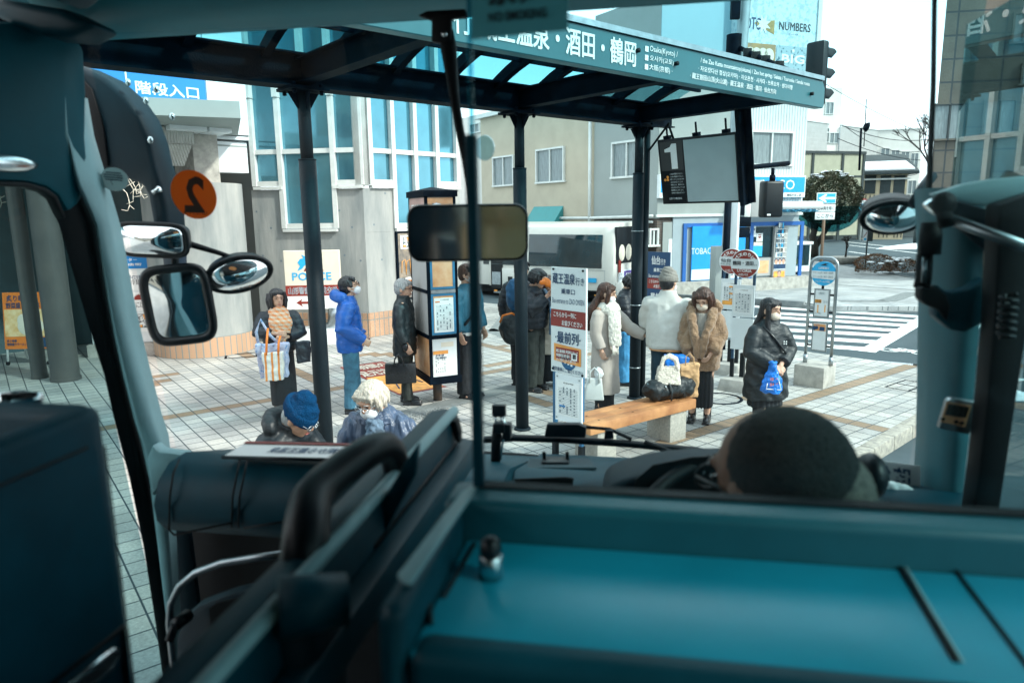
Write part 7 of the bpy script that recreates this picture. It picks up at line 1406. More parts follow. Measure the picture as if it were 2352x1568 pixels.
p.basic([((.095,0,.79),(.122,.0,.64),(.075,.09,.54)),((-.095,0,.79),(-.122,.0,.64),(-.075,.09,.54))],pitch=30,yaw=-6,head_off=(0,.03,-.005)).done();p.facial('maskb',brow='hairb');p.hair('bob',M['hairb'],5)
p.coat('fur_coat',M['fur'],[(.40,.125,.10),(.47,.135,.108),(.58,.135,.108),(.68,.13,.10),(.77,.118,.082),(.815,.085,.068),(.835,.06,.05)],(.066,.062,.05),folds(.014,11),hood=1.15,end=.0)
m=MB();
for sg in(-1,1):m.tube([p.w((sg*.075,.03,.85)),p.w((sg*.07,.085,.78)),p.w((sg*.035,.125,.66)),p.w((sg*.02,.13,.5))],[.035*p.H,.035*p.H,.03*p.H,.022*p.H],10)
fuse('fur_collar',m,M['fur'],p.root,.011,2,folds(.01,18));m=MB();p.ring(m,[(.6,.05,.04,0,.085),(.82,.05,.04,0,.04)]);fuse('cardigan',m,M['knitg'],p.root,.011,2)
p.skirt(M['dark'],[(.115,.088,.072),(.25,.09,.075),(.42,.09,.075)],pleat=.01);p.shoes(boot=True)
p=mkp('person with long black hair and beige mask in a long black quilted coat',1752,1000,687,-74)
p.basic([((.105,0,.79),(.155,.03,.63),(.03,.13,.545)),((-.105,0,.79),(-.155,.03,.63),(-.02,.13,.55))],yaw=20,pitch=3,hdir=((0,0,-1),(0,0,-1)),curl=.9).done();p.facial('maskb');p.hair('long',M['hair'],7)
p.coat('quilted_coat',M['coatblk'],[(.29,.16,.125),(.36,.16,.125),(.48,.148,.115),(.58,.14,.11),(.68,.135,.1),(.76,.128,.085),(.81,.105,.068),(.84,.07,.058),(.865,.058,.052)],(.07,.066,.05),lambda q:.006*noise.noise(q*9)+.006*math.sin((q.x+q.z)*42)*(1 if q.z<.75 else.2),end=.045)
m=MB();c=p.w((-.07,.095,.70));
for dx,dz in((-.012,.012),(.012,.012),(-.012,-.012),(.012,-.012)):m.ell(c+V((dx,-.005,dz)),(.008,.008,.008),8,6)
ob('chest_mark',m,M['white'],p.root);p.skirt(M['dark'],[(.23,.125,.095),(.4,.11,.09)],pleat=.008);p.trousers(M['dark'],(.055,.042,.032),name='tights');p.shoes()
p.tubes('bag_strap',M['shoe'],[(.08,.05,.82),(.02,.10,.74),(-.06,.115,.64),(-.12,.09,.56)],.008,n=6)
fr=Frame(V((*AY(1772,870,p.g.y-.33).to_2d(),0)),0);b=pbox(fr,(1745,902),(1801,845));w_=b[2]-b[0];m=MB(fr)
m.rings([[(b[0]+w_*.5+w_*rx*math.cos(R(18*j)),.05*(1+.5*math.sin(R(18*j)))*math.sin(R(18*j)),z)for j in range(20)]for rx,z in((.30,b[1]),(.5,b[1]+.03),(.44,b[1]+.12),(.28,b[1]+.22),(.16,b[3]-.02),(.18,b[3]+.07))])
pb=fuse('plastic_bag',m,M['bagpoly'],None,.008,1,folds(.014,20));props(pb,'shiny blue polythene carrier bag held low by the black coat wearer','bag');FPb=Frame(fr.P(0,.075,0),0)
text('VIRON\nFRANC',FPb,(b[0]+w_*.30,b[1]+.085,b[0]+w_*.66,b[1]+.18),M['orange'],pb,.0,.01);m=MB(FPb);m.tube([(b[0]+w_*.2,0,b[1]+.12),(b[0]+w_*.16,0,b[1]+.06),(b[0]+w_*.8,0,b[1]+.05),(b[0]+w_*.66,0,b[1]+.16)],.005,5);ob('print_line',m,M['white'],pb)
SIT=(((.06,0,.50),(.075,.26,.49),(.075,.27,.205)),((-.06,0,.50),(-.075,.26,.49),(-.075,.27,.205)))
g=V((*AY(606,985,4.5).to_2d(),-.245));p=Person('person in a blue knit hat, glasses and black hooded jacket bending forward',g,-24,1.62,22,'skin2');props(p.root,group=PG)
p.basic([((.115,0,.79),(.15,.10,.66),(.05,.20,.60)),((-.115,0,.79),(-.15,.10,.66),(-.06,.2,.6))],yaw=4,pitch=10,head_off=(0,.03,-.01),legs=SIT).done();p.facial(None,'chrome',brow='hairg');p.hair('back',M['hairg'])
p.coat('jacket',M['coatblk'],[(.48,.125,.1)]+[(z,x*1.14,y*1.15)for z,x,y in std[1:]],(.07,.066,.05),folds(.012,9),collar=.875,hood=.85,vox=.011);m=MB(p.HM);m.ell((0,-.012,.045),(.092,.106,.100),20,12);m.ell((0,-.02,.10),(.068,.074,.075),16,10);kh=fuse('knit_hat',m,M['knitb'],p.root,.007,2,folds(.005,30));m=MB(p.HM);m.rings([[(rr*math.cos(R(10*j)),-.012+rr*1.14*math.sin(R(10*j)),z+.025*math.cos(R(10*j+90)))for j in range(36)]for rr,z in((.090,.005),(.099,.018),(.101,.06),(.092,.078))]);fuse('hat_cuff',m,M['knitb'],kh,.007,2)
p.trousers(M['dark']);p.shoes()
g=V((*AY(888,1000,5.0).to_2d(),-.28));p=Person('person with white hair and mask in a slate blue quilted coat looking down',g,-108,1.60,12,'skin2');props(p.root,group=PG)
p.basic([((.112,0,.79),(.16,.04,.65),(.05,.15,.62)),((-.112,0,.79),(-.16,.04,.65),(-.05,.15,.62))],yaw=-10,pitch=16,head_off=(0,.03,-.01),legs=SIT).done();p.facial('mask','chrome',brow='hairg');p.hair('mop',M['hairw'],11)
p.coat('quilted_coat',M['lilac'],[(.46,.15,.11)]+[(z,x*1.22,y*1.22)for z,x,y in std[1:]],(.074,.07,.05),lambda q:.006*math.sin((q.x*1.0+q.y*.6)*95+3*noise.noise(q*7))+.008*noise.noise(q*12),vox=.010);m=MB();p.ring(m,[(.81,.10,.085,0,.01),(.84,.085,.075,0,.015),(.86,.06,.055,0,.01)]);fuse('collar',m,M['lilac'],p.root,.01,2,folds(.008,18));m=MB();m.tube([p.w((-.03,.08,.84)),p.w((-.035,.125,.76)),p.w((-.03,.135,.66))],[.04*p.H,.042*p.H,.035*p.H],10);fuse('fur_scarf',m,M['scarfblue'],p.root,.009,1,folds(.012,34));p.trousers(M['dark'],(.066,.055,.05));p.shoes()
s0=V((*AY(600,1000,4.55).to_2d(),0));s1=V((*AY(930,1000,5.1).to_2d(),0));F0=Frame(s0,math.degrees(math.atan2(s1.y-s0.y,s1.x-s0.x)));L_=(s1-s0).length;b9=thing('timber_bench','second timber bench close to the bus carrying the two seated elderly people','bench',(s0+s1)/2);m=MB(F0);m.box((-.1,-.1,.36),(L_+.1,.30,.45));ob('plank',m,wdm,b9,bevel=.006)
for s in(.1,L_-.35):m=MB(F0);m.box((s,-.06,-.01),(s+.25,.26,.358));ob('support',m,gran,b9,bevel=.01)
def on_bench(x,y,t):
 p_=FBn.I@PL(x,y,FBn.P(0,t,0),FBn.n);return p_.x
frb=FBn
s0_,s1_=on_bench(1492,905,-.22),on_bench(1582,915,-.15);m=MB(FBn);L_=s1_-s0_
m.tube([(s0_,-.24,zB+.10),(s0_+.05,-.24,zB+.12),(s0_+L_*.5,-.19,zB+.125),(s1_-.05,-.14,zB+.115),(s1_,-.13,zB+.10)],[.085,.115,.125,.12,.09],18);db=fuse('duffel_bag',m,M['bagblk'],None,.010,3,folds(.014,10));props(db,'black nylon duffel bag lying on the far end of the bench','bag')
m=MB(FBn)
for f in(.32,.68):m.tube([(s0_+L_*f,-.07,zB+.02),(s0_+L_*f,-.06,zB+.14),(s0_+L_*f+.01,-.14,zB+.245),(s0_+L_*f,-.28,zB+.2)],.015,6,sy=.4)
ob('strap',m,M['bagblk'],db);m=MB(FBn);m.tube([(s0_+L_*.22,-.11,zB+.19),(s0_+L_*.24,-.105,zB+.14)],.008,6);ob('zip_pull',m,M['steel'],db)
fb0=AY(1535,858,FBn.P(bl*.72,-.3,0).y-.02);ff=Frame(V((fb0.x,fb0.y,0)),-4);b=pbox(ff,(1506,880),(1563,842));m=MB(ff);m.hexa([(b[0],-.08,b[1]),(b[2],-.08,b[1]),(b[2],.08,b[1]),(b[0],.08,b[1]),(b[0]+.02,-.05,b[3]),(b[2]-.02,-.05,b[3]),(b[2]-.02,.05,b[3]),(b[0]+.02,.05,b[3])]);fb=fuse('fur_bag',m,M['furw'],None,.010,5,folds(.006,40));props(fb,'fluffy cream fur handbag set on top of the black duffel','handbag')
zh=ff.h(1535,815)[1]
for t,dx in((.04,0.0),(-.05,.02)):m=MB(ff);w_=b[2]-b[0];m.tube([(b[0]+w_*.16+dx,t,b[3]-.03),(b[0]+w_*.26+dx,t,b[3]+(zh-b[3])*.7),(b[0]+w_*.5+dx,t,zh-.01),(b[0]+w_*.76+dx,t,b[3]+(zh-b[3])*.65),(b[0]+w_*.88+dx,t,b[3]-.03)],.022,10);fuse('handle',m,M['furw'],fb,.008,1,folds(.004,50))
kb0=FBn.P(bl-.16,-.28,zB);ff=Frame(V((*AY(1580,880,kb0.y).to_2d(),0)),-2);b=pbox(ff,(1558,914),(1602,835));m=MB(ff);m.hexa([(b[0],-.09,zB+.002),(b[2],-.09,zB+.002),(b[2],.07,zB+.002),(b[0],.07,zB+.002),(b[0]-.01,-.08,b[3]),(b[2]+.015,-.09,b[3]+.0),(b[2]+.01,.06,b[3]+.01),(b[0],.07,b[3]-.01)]);b_=fuse('paper_bag',m,M['kraft'],None,.009,1,folds(.010,14));props(b_,'brown kraft paper bag standing at the end of the bench','paper bag')
m=MB(ff);m.tube([(b[0]+.05,.06,b[3]-.02),(b[0]+.06,.06,b[3]+.1),(b[0]+.1,.06,b[3]+.13),(b[0]+.14,.06,b[3]+.08),(b[0]+.15,.06,b[3]-.02)],.006,6);ob('handle',m,M['kraft'],b_)
ff2=ff.shift(-.05);c0=pbox(ff2,(1530,838),(1582,814));m=MB(ff2);m.hexa([(c0[0],-.07,c0[1]-.06),(c0[2],-.07,c0[1]-.06),(c0[2],.02,c0[1]-.06),(c0[0],.02,c0[1]-.06),(c0[0]-.02,-.06,c0[3]),(c0[2]-.04,-.06,c0[3]),(c0[2]-.0,.01,c0[3]-.03),(c0[0]-.02,.01,c0[3])]);props(fuse('gift_bag',m,M['bagpoly'],None,.009,1,folds(.008,16)),'bright blue paper carrier tucked into the top of the kraft bag','bag')
# ------------------------------------------------------------------ the bus we sit in (r across, f along, z up)
TB=Matrix(((rB.x,fB.x,0,0),(rB.y,fB.y,0,0),(0,0,1,0),(0,0,0,1)));IB=TB.inverted();ZB=V((0,0,1))
BF=lambda x,y,f:IB@PL(x,y,TB@V((0,f,0)),fB)
BR=lambda x,y,r:IB@PL(x,y,TB@V((r,0,0)),rB)
BZ=lambda x,y,z:IB@PL(x,y,V((0,0,z)),ZB)
bus=thing('tour_bus','teal grey bus interior around the viewer with windscreen, dashboard and driver partition','bus',TB@V((-.4,-2,-.15)))
MBB=lambda:MB(TB)
def plate(name,px,f,th,mt,bevel=.012,parent=bus,plane='f',seg=2):
 fn={'f':BF,'r':BR,'z':BZ}[plane];e={'f':(0,-th,0),'r':(th,0,0),'z':(0,0,th)}[plane]
 m=MBB();m.prism([fn(x,y,f)for x,y in px],e);return ob(name,m,mt,parent,bevel=bevel,seg=seg)
def ptube(name,px,r,mt,parent=bus,n=14,sy=1):
 m=MBB();m.tube([BF(*p)for p in px],r,n,sy=sy);return ob(name,m,mt,parent)
rL,rR,WS=-1.64,.83,2.02
shell=mat('bus_body_paint',(.10,.15,.18),.3,var=.05,coat=.5);floor_=mat('bus_floor',(.03,.05,.06),.7,var=.2)
zh=BF(746,66,2.08).z
zC=zh+.10
m=MBB();m.box((rL-.06,-7.5,.25),(rR+.06,2.28,.35));ob('floor',m,floor_,bus)
m=MBB();m.box((rL-.08,-7.5,zC),(rR+.08,1.9,zC+.12));m.box((rL-.08,1.9,zC+.12),(rR+.08,2.1,zC+.24));ob('roof',m,M['black'],bus)
m=MBB();m.box((rL,-7.5,.36),(rR,-7.4,zC));ob('rear_wall',m,M['plastic_d'],bus)
for r0,r1 in((rL-.08,rL-.02),(rR+.02,rR+.08)):
 m=MBB();m.box((r0,-7.5,.2),(r1,(-.9 if r0<0 else.1),2.0));ob('side_wall',m,shell,bus)
 m=MBB();m.box((r0,-7.5,zC-.16),(r1,1.2,zC));ob('cant_rail',m,shell,bus)
 for f in(-7.4,-5.6,-3.8,-2.2)+((-.9,)if r0<0 else()):m=MBB();m.box((r0,f-.06,2.0),(r1,f+.06,zC-.16));ob('window_post',m,M['black'],bus)
 m=MBB();rr=(r0+r1)/2;m.box((rr-.003,-7.3,2.0),(rr+.003,-.9 if r0<0 else-2.2,zC-.16));ob('side_window',m,glass('tinted_side_glass',(.68,.80,.84),.8),bus)
m=MBB();m.box((rR+.048,-2.14,1.45),(rR+.052,2.2,zC-.16));ob('driver_window',m,glass('driver_side_glass',(.46,.60,.62),1.0),bus)
m=MBB();m.box((rR+.02,.1,.2),(rR+.08,2.28,1.42));ob('side_wall',m,shell,bus)
m=MBB();m.box((rL-.08,2.28,.2),(rR+.08,2.42,1.47));ob('front_wall',m,shell,bus,bevel=.04)
m=MBB();rows=[]
for i in range(13):
 z=1.42+(zh+.14-1.42)*i/12;rows.append([(rL+.0+(rR-rL)*j/16,WS+.20+.08*(1-(2*j/16-1)**2)-.27*i/12,z)for j in range(17)])
m.rings(rows,cap=False,closed=False);ob('windscreen',m,glass('windscreen_glass',(.88,.965,.985),.22,0,(2.55,2.95,(.50,.81,.885))),bus)
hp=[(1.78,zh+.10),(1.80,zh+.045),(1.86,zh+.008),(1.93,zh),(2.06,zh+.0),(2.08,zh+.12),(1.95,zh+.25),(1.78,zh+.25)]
m=MBB();m.prism([(rL-.02,f,z)for f,z in hp],(rR-rL+.04,0,0));hdm=mat('lit_header_trim',(.008,.17,.21),.5,var=.1,sc=6,bump=.1,bsc=420);ob('header_panel',m,hdm,bus,auto=50)  # light from the dash below is put into this brighter header plastic
plate('header_corner',[(60,20),(215,45),(290,82),(235,108),(170,104),(60,60)],1.80,.12,M['plastic'],.03,seg=3)
plate('speaker_cover',[(240,-10),(225,8),(205,22),(185,24),(150,-10)],1.5,.08,M['plastic'],.03,seg=3)
rowsP=[(-40,-70,120,150),(102,-70,150,178),(147,-60,150,184),(219,-40,150,180),(308,0,150,196),(393,40,168,221),(430,98,178,232),(517,136,219,258),(600,160,232,274),(688,186,246,290),(775,212,262,309),(859,239,281,330),(961,262,306,356),(1012,275,322,373),(1100,298,342,384),(1255,330,362,392),(1436,358,384,402),(1600,380,398,412)]
m=MBB();rr=[]
for y,a,b,c in rowsP:
 A_,B_,D_=BR(a,y,rL),BR(b,y,rL+.03),BF(c,y,WS-.06);C_=(B_+D_)/2+V((.028,-.05,0))
 rr.append([A_,(A_+B_)/2+V((.012,-.01,0)),B_])
m.rings(rr[5:],cap=False,closed=False);mm=m;ob('door_seal',m,M['black'],bus)
m=MBB();rr2=[]
for y,a,b,c in rowsP[3:]:
 B_,D_=BR(b,y,rL+.035),BF(c,y,WS-.06);k_=min(1,max(.1,(y-200)/230));M1=B_.lerp(D_,.35)+V((.03,-.05,0))*k_;M2=B_.lerp(D_,.72)+V((.032,-.03,0))*k_;rr2.append([B_,B_.lerp(M1,.5)+V((.008,-.01,0))*k_,M1,M2,D_,D_+V((-.02,.06,0))])
m.rings(rr2,cap=False,closed=False);ob('pillar_trim',m,M['plastic_l'],bus)
plate('door_header',[(-330,30),(120,60),(172,110),(178,215),(176,320),(185,420),(160,470),(135,490),(112,450),(85,431),(40,419),(-330,405)],rL+.0,.035,mat('door_trim',(.002,.085,.115),.5,spec=.2,var=.12,sc=5,bump=.1,bsc=420),.02,plane='r')
plate('window_gasket',[(-330,405),(40,419),(85,431),(112,450),(133,500),(126,502),(104,458),(80,441),(38,430),(-330,417)],rL+.001,.03,M['black'],.004,plane='r')
m=MBB();c=BR(14,375,rL+.045);m.ell(c,(.012,.10,.022),14,8);ob('courtesy_lamp',m,M['chrome'],bus)
m=MBB();m.prism([BR(x,y,rL-.03)for x,y in((-330,405),(135,405),(400,1600),(-330,1600))],(.006,0,0));ob('door_pane',m,glass('door_glass',(.58,.72,.74),.25),bus)
plate('pillar_foot',[(372,1008),(385,1024),(450,1032),(420,1050),(392,1095),(370,1130),(360,1040)],WS-.12,.05,M['plastic_l'],.012)
plate('jamb_cover',[(366,1010),(388,1110),(404,1255),(418,1436),(428,1600),(480,1600),(465,1400),(440,1200),(415,1050)],2.08,.02,M['plastic_d'],.004)
rc=-.715;fc1=BR(266,930,rc).y;zt_=BR(266,925,rc).z
conm=mat('console_vinyl',(.001,.050,.078),.5,var=.15,sc=9,spec=.12,bump=.12,bsc=420)
m=MBB();m.box((rL+.01,-1.2,.36),(rc-.055,fc1-.055,zt_-.10));ob('console_tray',m,M['black'],bus)
m=MBB();m.flat([(rL+.01,fc1-.05),(rc-.05,fc1-.05),(rc-.05,-1.2),(rc,-1.2),(rc,fc1-.05),(rc-.012,fc1-.014),(rc-.05,fc1),(rL+.01,fc1)],.36,zt_);ob('entrance_console',m,conm,bus,bevel=.014,seg=3)
m=MBB();m.tube([(rc+.0005,fc1-.06,zt_-.045),(rc+.0005,-1.0,zt_-.045)],.0025,6);m.tube([(rc+.0005,fc1-.03,zt_-.052),(rc+.0005,fc1-.03,.5)],.0015,6);ob('panel_seam',m,M['black'],bus)
m=MBB();m.tube([BZ(0,928,zt_-.06),BZ(45,918,zt_-.06),BZ(85,915,zt_-.05)],[.02,.018,.012],10);ob('tray_latch',m,M['chrome'],bus)
def rline(px,w,th,mt,name,r=rc+.001):
 m=MBB();pts=[BR(x,y,r)for x,y in px];m.tube(pts,w,6);return ob(name,m,mt,bus)
rline([(80,1600),(283,1438),(288,1500),(296,1600)],.0035,0,M['black'],'panel_seam')
rline([(120,1600),(258,1492),(266,1496),(268,1508),(255,1530),(165,1600)],.006,0,M['chrome'],'handle_rim')
plate('handle_slot',[(135,1596),(256,1500),(263,1505),(252,1526),(180,1596)],rc+.002,.004,M['steel'],0,plane='r')
zd=BZ(700,1032,1.0);zd=BF(560,1044,1.62).z
def prof_ext(name,prof,r0,r1,mt,**k):m=MBB();m.prism([(r0,f,z)for f,z in prof],(r1-r0,0,0));return ob(name,m,mt,bus,auto=50,**k)
zb1=BF(560,1225,1.50).z
dp=[(2.22,BF(620,1019,2.22).z),(1.64,zd-.008),(1.57,zd-.012),(1.52,zd-.045),(1.495,zd-.10),(1.50,zb1+.02),(1.53,zb1-.02),(1.70,zb1-.06),(2.22,zb1-.16)]
r0=BF(375,1060,1.56).x;r1d=-.30
prof_ext('dashboard',dp,r0+.01,r1d,M['plastic'])
for xa,xb in((545,540),(562,556)):
 m=MBB();m.tube([BF(xa+6,1052,1.555),BF(xa,1085,1.51),BF(xb-6,1140,1.49),BF(xb-8,1210,1.493)],.0028,6);ob('panel_gap',m,M['black'],bus)
m=MBB();m.tube([BF(412,1055,1.565),BF(398,1085,1.512),BF(390,1140,1.49),BF(388,1215,1.493),BF(400,1228,1.494),BF(532,1200,1.492)],.0028,6);m.tube([BF(560,1212,1.49),BF(650,1198,1.49)],.0026,6);ob('panel_gap',m,M['black'],bus)
m=MBB();m.box((rL+.005,2.16,.36),(r1d,2.27,1.5));ob('footwell',m,M['black'],bus)
plate('side_panel',[(425,1600),(428,1440),(445,1395),(480,1365),(560,1335),(640,1318),(720,1312),(720,1600)],1.50,.05,M['plastic_d'],.02)
plate('pocket',[(482,1395),(500,1382),(600,1358),(655,1352),(655,1500),(505,1498),(490,1480)],1.449,.004,M['black'],0);plate('pocket_ledge',[(492,1502),(505,1496),(608,1510),(608,1526),(500,1512)],1.446,.02,M['plastic'],.003)
ptube('grab_rail',[(408,1600,1.38),(396,1500,1.38),(389,1430,1.38),(392,1385,1.38),(412,1345,1.38),(450,1314,1.38),(510,1292,1.38),(580,1281,1.38),(665,1270,1.38)],.0085,M['steel'])
m=MBB();c=BF(432,1412,1.42);m.tube([c,c+V((0,-.05,.005))],.016,12);m.tube([c+V((0,-.05,.005)),c+V((-.012,-.06,-.03))],.011,10);ob('rail_knob',m,M['blackg'],bus)
fF,fN=1.50,.40
cF=[BF(x,y,fF)for x,y in((962,1060),(968,985),(978,955),(992,942),(1020,936),(1042,938),(1052,948),(1056,975),(1058,1010),(1058,1100))]
m=MBB();rg=[[(p.x,f,p.z)for p in cF]for f in(fF,fN)];m.rings(rg,cap=True,closed=False,smooth=False)
m=MBB();m.prism([(p.x,fF,p.z)for p in cF],(0,fN-fF,0));ob('aisle_beam',m,M['plastic'],bus,bevel=.01,seg=3)
edge=[BF(1046,941,fF)];m=MBB();m.tube([(edge[0].x,fF-.01,edge[0].z+.001),(edge[0].x,fN,edge[0].z+.001)],.011,10);ob('crest_highlight',m,M['plastic_l'],bus)  # pale tube along the beam edge paints its highlight
pF=[BF(x,y,fF)for x,y in((1060,1004),(1092,1010),(1096,1060),(1060,1060))]
m=MBB();m.prism([(p.x,fF,p.z)for p in pF],(0,-1.1,0));ob('aisle_shelf',m,M['plastic'],bus,bevel=.004)
m=MBB();a=pF[0];m.tube([(a.x-.004,fF-.04,a.z+.002),(a.x-.004,.95,a.z+.002)],.005,6);ob('panel_gap',m,M['black'],bus)
plate('beam_catch',[(1040,958),(1055,958),(1062,985),(1062,1010),(1052,1000)],1.46,.03,M['black'],.003)
plate('side_bracket',[(790,1300),(850,1200),(905,1110),(940,1050),(968,1010),(962,1080),(910,1180),(860,1290),(800,1400)],1.02,.02,M['plastic'],.004)
hpx=[(700,1330,.80),(702,1260,.81),(705,1200,.84),(712,1160,.87),(728,1128,.90),(765,1094,.94),(820,1054,.99),(858,1030,1.03),(884,1022,1.06),(902,1036,1.09),(910,1070,1.11),(908,1110,1.12)]
m=MBB();pts=[BF(*p)for p in hpx];sm_=[]
for i in range(len(pts)-1):sm_+=[pts[i].lerp(pts[i+1],k/4)for k in range(4)]
for _ in range(3):sm_=[sm_[0]]+[(sm_[i-1]+sm_[i]*2+sm_[i+1])/4 for i in range(1,len(sm_)-1)]+[sm_[-1]]
m.tube(sm_,[.034-.012*i/len(sm_)for i in range(len(sm_))],16);ob('padded_handle',m,M['blackg'],bus)
plate('handle_post',[(598,1600),(590,1400),(600,1345),(640,1300),(700,1282),(765,1290),(792,1330),(806,1400),(815,1600)],.78,.12,M['plastic_d'],.03,seg=3)
m=MBB();c0=BF(640,1395,.66);c1=BF(795,1375,.70);m.tube([c0,c1],[.035,.03],16);ob('pivot_barrel',m,M['plastic'],bus)
fP=.93;zR=BF(1112,1103,fP).z
A1=BZ(1112,1103,zR);A2=BZ(1085,1145,zR);fi=A2.y-.012;xl=BZ(815,1385,zR);x0p=min(BZ(1062,1125,zR).x,xl.x)
x0p=(BZ(1060,1130,zR).x+xl.x)/2
zT=zR-.052;xi=BZ(1092,1234,zT).x;fnr=BZ(1500,1405,zR-.01).y;fbk=BZ(1500,1236,zT).y
m=MBB();m.box((x0p,fi-.0,zR-.7),(rR,fP,zR));ob('partition_rim',m,mat('rim_plastic',(.008,.10,.13),.4,var=.12,sc=5,bump=.1,bsc=420),bus,bevel=.012,seg=3)
m=MBB();m.box((x0p,fnr-.045,zR-.7),(xi-.012,fi-.002,zR-.004));ob('partition_side',m,M['plastic'],bus,bevel=.016,seg=3)
m=MBB();m.box((xi-.010,fnr-.04,zT-.08),(rR,fi-.002,zT));tr_=ob('tray_floor',m,M['tray'],bus,bevel=.004)
m=MBB();m.box((xi-.011,fnr-.05,zR-.8),(rR,fnr-.002,zT+.006));ob('partition_front',m,M['plastic'],bus,bevel=.018,seg=3)
plate('side_inlay',[(912,1325),(925,1343),(945,1346),(1025,1228),(1100,1122),(1085,1118),(1060,1135)],zR-.003,.004,M['plastic_l'],.0015,plane='z')
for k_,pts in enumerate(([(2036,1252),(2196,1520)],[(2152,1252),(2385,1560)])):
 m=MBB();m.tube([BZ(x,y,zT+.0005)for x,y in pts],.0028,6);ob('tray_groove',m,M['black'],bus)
 if k_==0:m=MBB();m.tube([BZ(x+14,y,zT+.0005)for x,y in pts],.0022,6);ob('tray_groove_highlight',m,M['plastic_l'],bus)  # thin pale tube draws the highlight beside the first groove
m=MBB();m.tube([BZ(1018,1372,zT+.001),BZ(1090,1248,zT+.001)],.003,6);m.tube([BZ(990,1430,zT+.004),BZ(985,1380,zT+.004)],.003,6);ob('tray_groove',m,M['black'],bus)
m=MBB();m.tube([BZ(2190,1288,zT+.006),BZ(2420,1305,zT+.006)],.006,8);ob('tray_trim',m,M['chrome'],bus)
k0=BZ(1128,1325,zT);m=MBB();m.lathe(k0,[(.0145,0),(.0145,.028),(.012,.030)],18);lk=ob('tray_lock',m,M['chrome'],bus);m=MBB();m.lathe(k0+V((0,0,.0305)),[(.0125,0),(.0135,.006),(.0115,.016),(.006,.021)],16);ob('lock_cap',m,M['blackg'],lk)
pe0=BF(1099,1100,fP-.02);pe1=BF(1083,310,fP-.02)
m=MBB();m.box((pe0.x-.006,fP-.03,zR+.001),(pe0.x+.0075,fP-.01,pe1.z));ob('screen_post',m,M['plastic'],bus,bevel=.002)
m=MBB();m.box((pe0.x-.001,fP-.022,pe1.z+.001),(pe0.x+.004,fP-.016,zC));ob('screen_edge',m,glass('acrylic_edge',(.25,.62,.70),.6),bus)
m=MBB();m.box((pe0.x+.0045,fP-.0215,zR+.001),(rR,fP-.0165,zC));ob('clear_screen',m,glass('acrylic_sheet',(.93,.975,.98),.14),bus)
m=MBB();m.box((pe0.x+.004,fP-.03,zR+.0005),(rR,fP-.008,zR+.004));ob('screen_channel',m,M['black'],bus)
ns_=[BF(x,y,fP-.024)for x,y in((1083,92),(1305,70),(1308,-80),(1085,-60))]
m=MBB();m.prism(ns_,(0,-.003,0));nso=ob('no_smoking_sign',m,mat('sign_card',(.10,.42,.48),.5,var=.05));props(nso,'teal card with black NO SMOKING lettering taped to the clear screen','sign')
def btext(body,px,f,mt,parent,mirror=False,bold=.0,lift=.001):
 o,a,b=(BF(x,y,f)for x,y in px);ex,ez=a-o,b-o;vs,fs=txt_mesh(body,bold);xx=[v.x for v in vs];yy=[v.y for v in vs];m=MBB();out=[]
 for v in vs:
  u=(v.x-min(xx))/(max(xx)-min(xx));w_=(v.y-min(yy))/(max(yy)-min(yy));u=1-u if mirror else u;out.append(o+ex*u+ez*w_-V((0,lift,0)))
 m.add(out,fs);return ob('lettering',m,mt,parent)
btext('NO SMOKING',((1123,53),(1256,41),(1122,30)),fP-.028,M['ink'],nso,False,.03);btext('禁煙',((1121,18),(1254,5),(1118,-70)),fP-.028,M['ink'],nso,False,.03)
fm=1.72;cm_=BF(1075,535,fm);hwm=(BF(1211,535,fm).x-BF(940,535,fm).x)/2;hhm=(BF(1075,469,fm).z-BF(1075,601,fm).z)/2
tgt=V((.10,-.9,2.30));nn_=((CAM0-TB@cm_).normalized()+((TB@tgt)-(TB@cm_)).normalized()).normalized();nl=IB.to_3x3()@nn_;ex=V((0,0,1)).cross(nl).normalized()*-1;ez=ex.cross(nl).normalized()*-1
if ez.z<0:ez=-ez
if ex.x<0:ex=-ex
def rrect(hw,hh,rd,n=7):
 out=[]
 for cx_,cz_,a0 in((hw-rd,hh-rd,0),(-hw+rd,hh-rd,90),(-hw+rd,-hh+rd,180),(hw-rd,-hh+rd,270)):out+=[(cx_+rd*math.cos(R(a0+90*k/n)),cz_+rd*math.sin(R(a0+90*k/n)))for k in range(n+1)]
 return out
m=MBB();m.prism([cm_+ex*x+ez*z for x,z in rrect(hwm,hhm,.035)],-nl*.035);ob('mirror_frame',m,M['blackg'],bus,bevel=.006);rvm=None
m=MBB();m.prism([cm_+ex*x+ez*z+nl*.001 for x,z in rrect(hwm-.007,hhm-.007,.03)],nl*.001);ob('mirror_glass',m,M['mirror'],bus)
ptube('mirror_stem',[(1026,70,1.80),(1030,110,1.80),(1036,160,1.79),(1043,220,1.77),(1056,300,1.76),(1070,370,1.75),(1078,430,1.75),(1082,480,1.76)],[.017,.021,.017,.0125,.0115,.010,.009,.009],M['black'])
plate('mirror_bracket',[(964,40),(985,30),(1072,25),(1076,44),(1040,48),(1040,96),(1028,105),(995,100),(996,52)],1.80,.02,M['black'],.004)
m=MBB();c=BF(1022,80,1.76);m.tube([c+V((0,-.01,0)),c],.007,10);ob('bracket_screw',m,M['chrome'],bus)
m=MBB();c=BF(1114,340,1.9);m.rings([[c+V((q*math.cos(R(15*j))*.8,-h,q*math.sin(R(15*j))))for j in range(24)]for q,h in((.034,0),(.030,.008),(.018,.006),(.016,.016),(.008,.016))]);ob('suction_cup',m,glass('clear_plastic',(.6,.75,.8),.9,.05),bus)
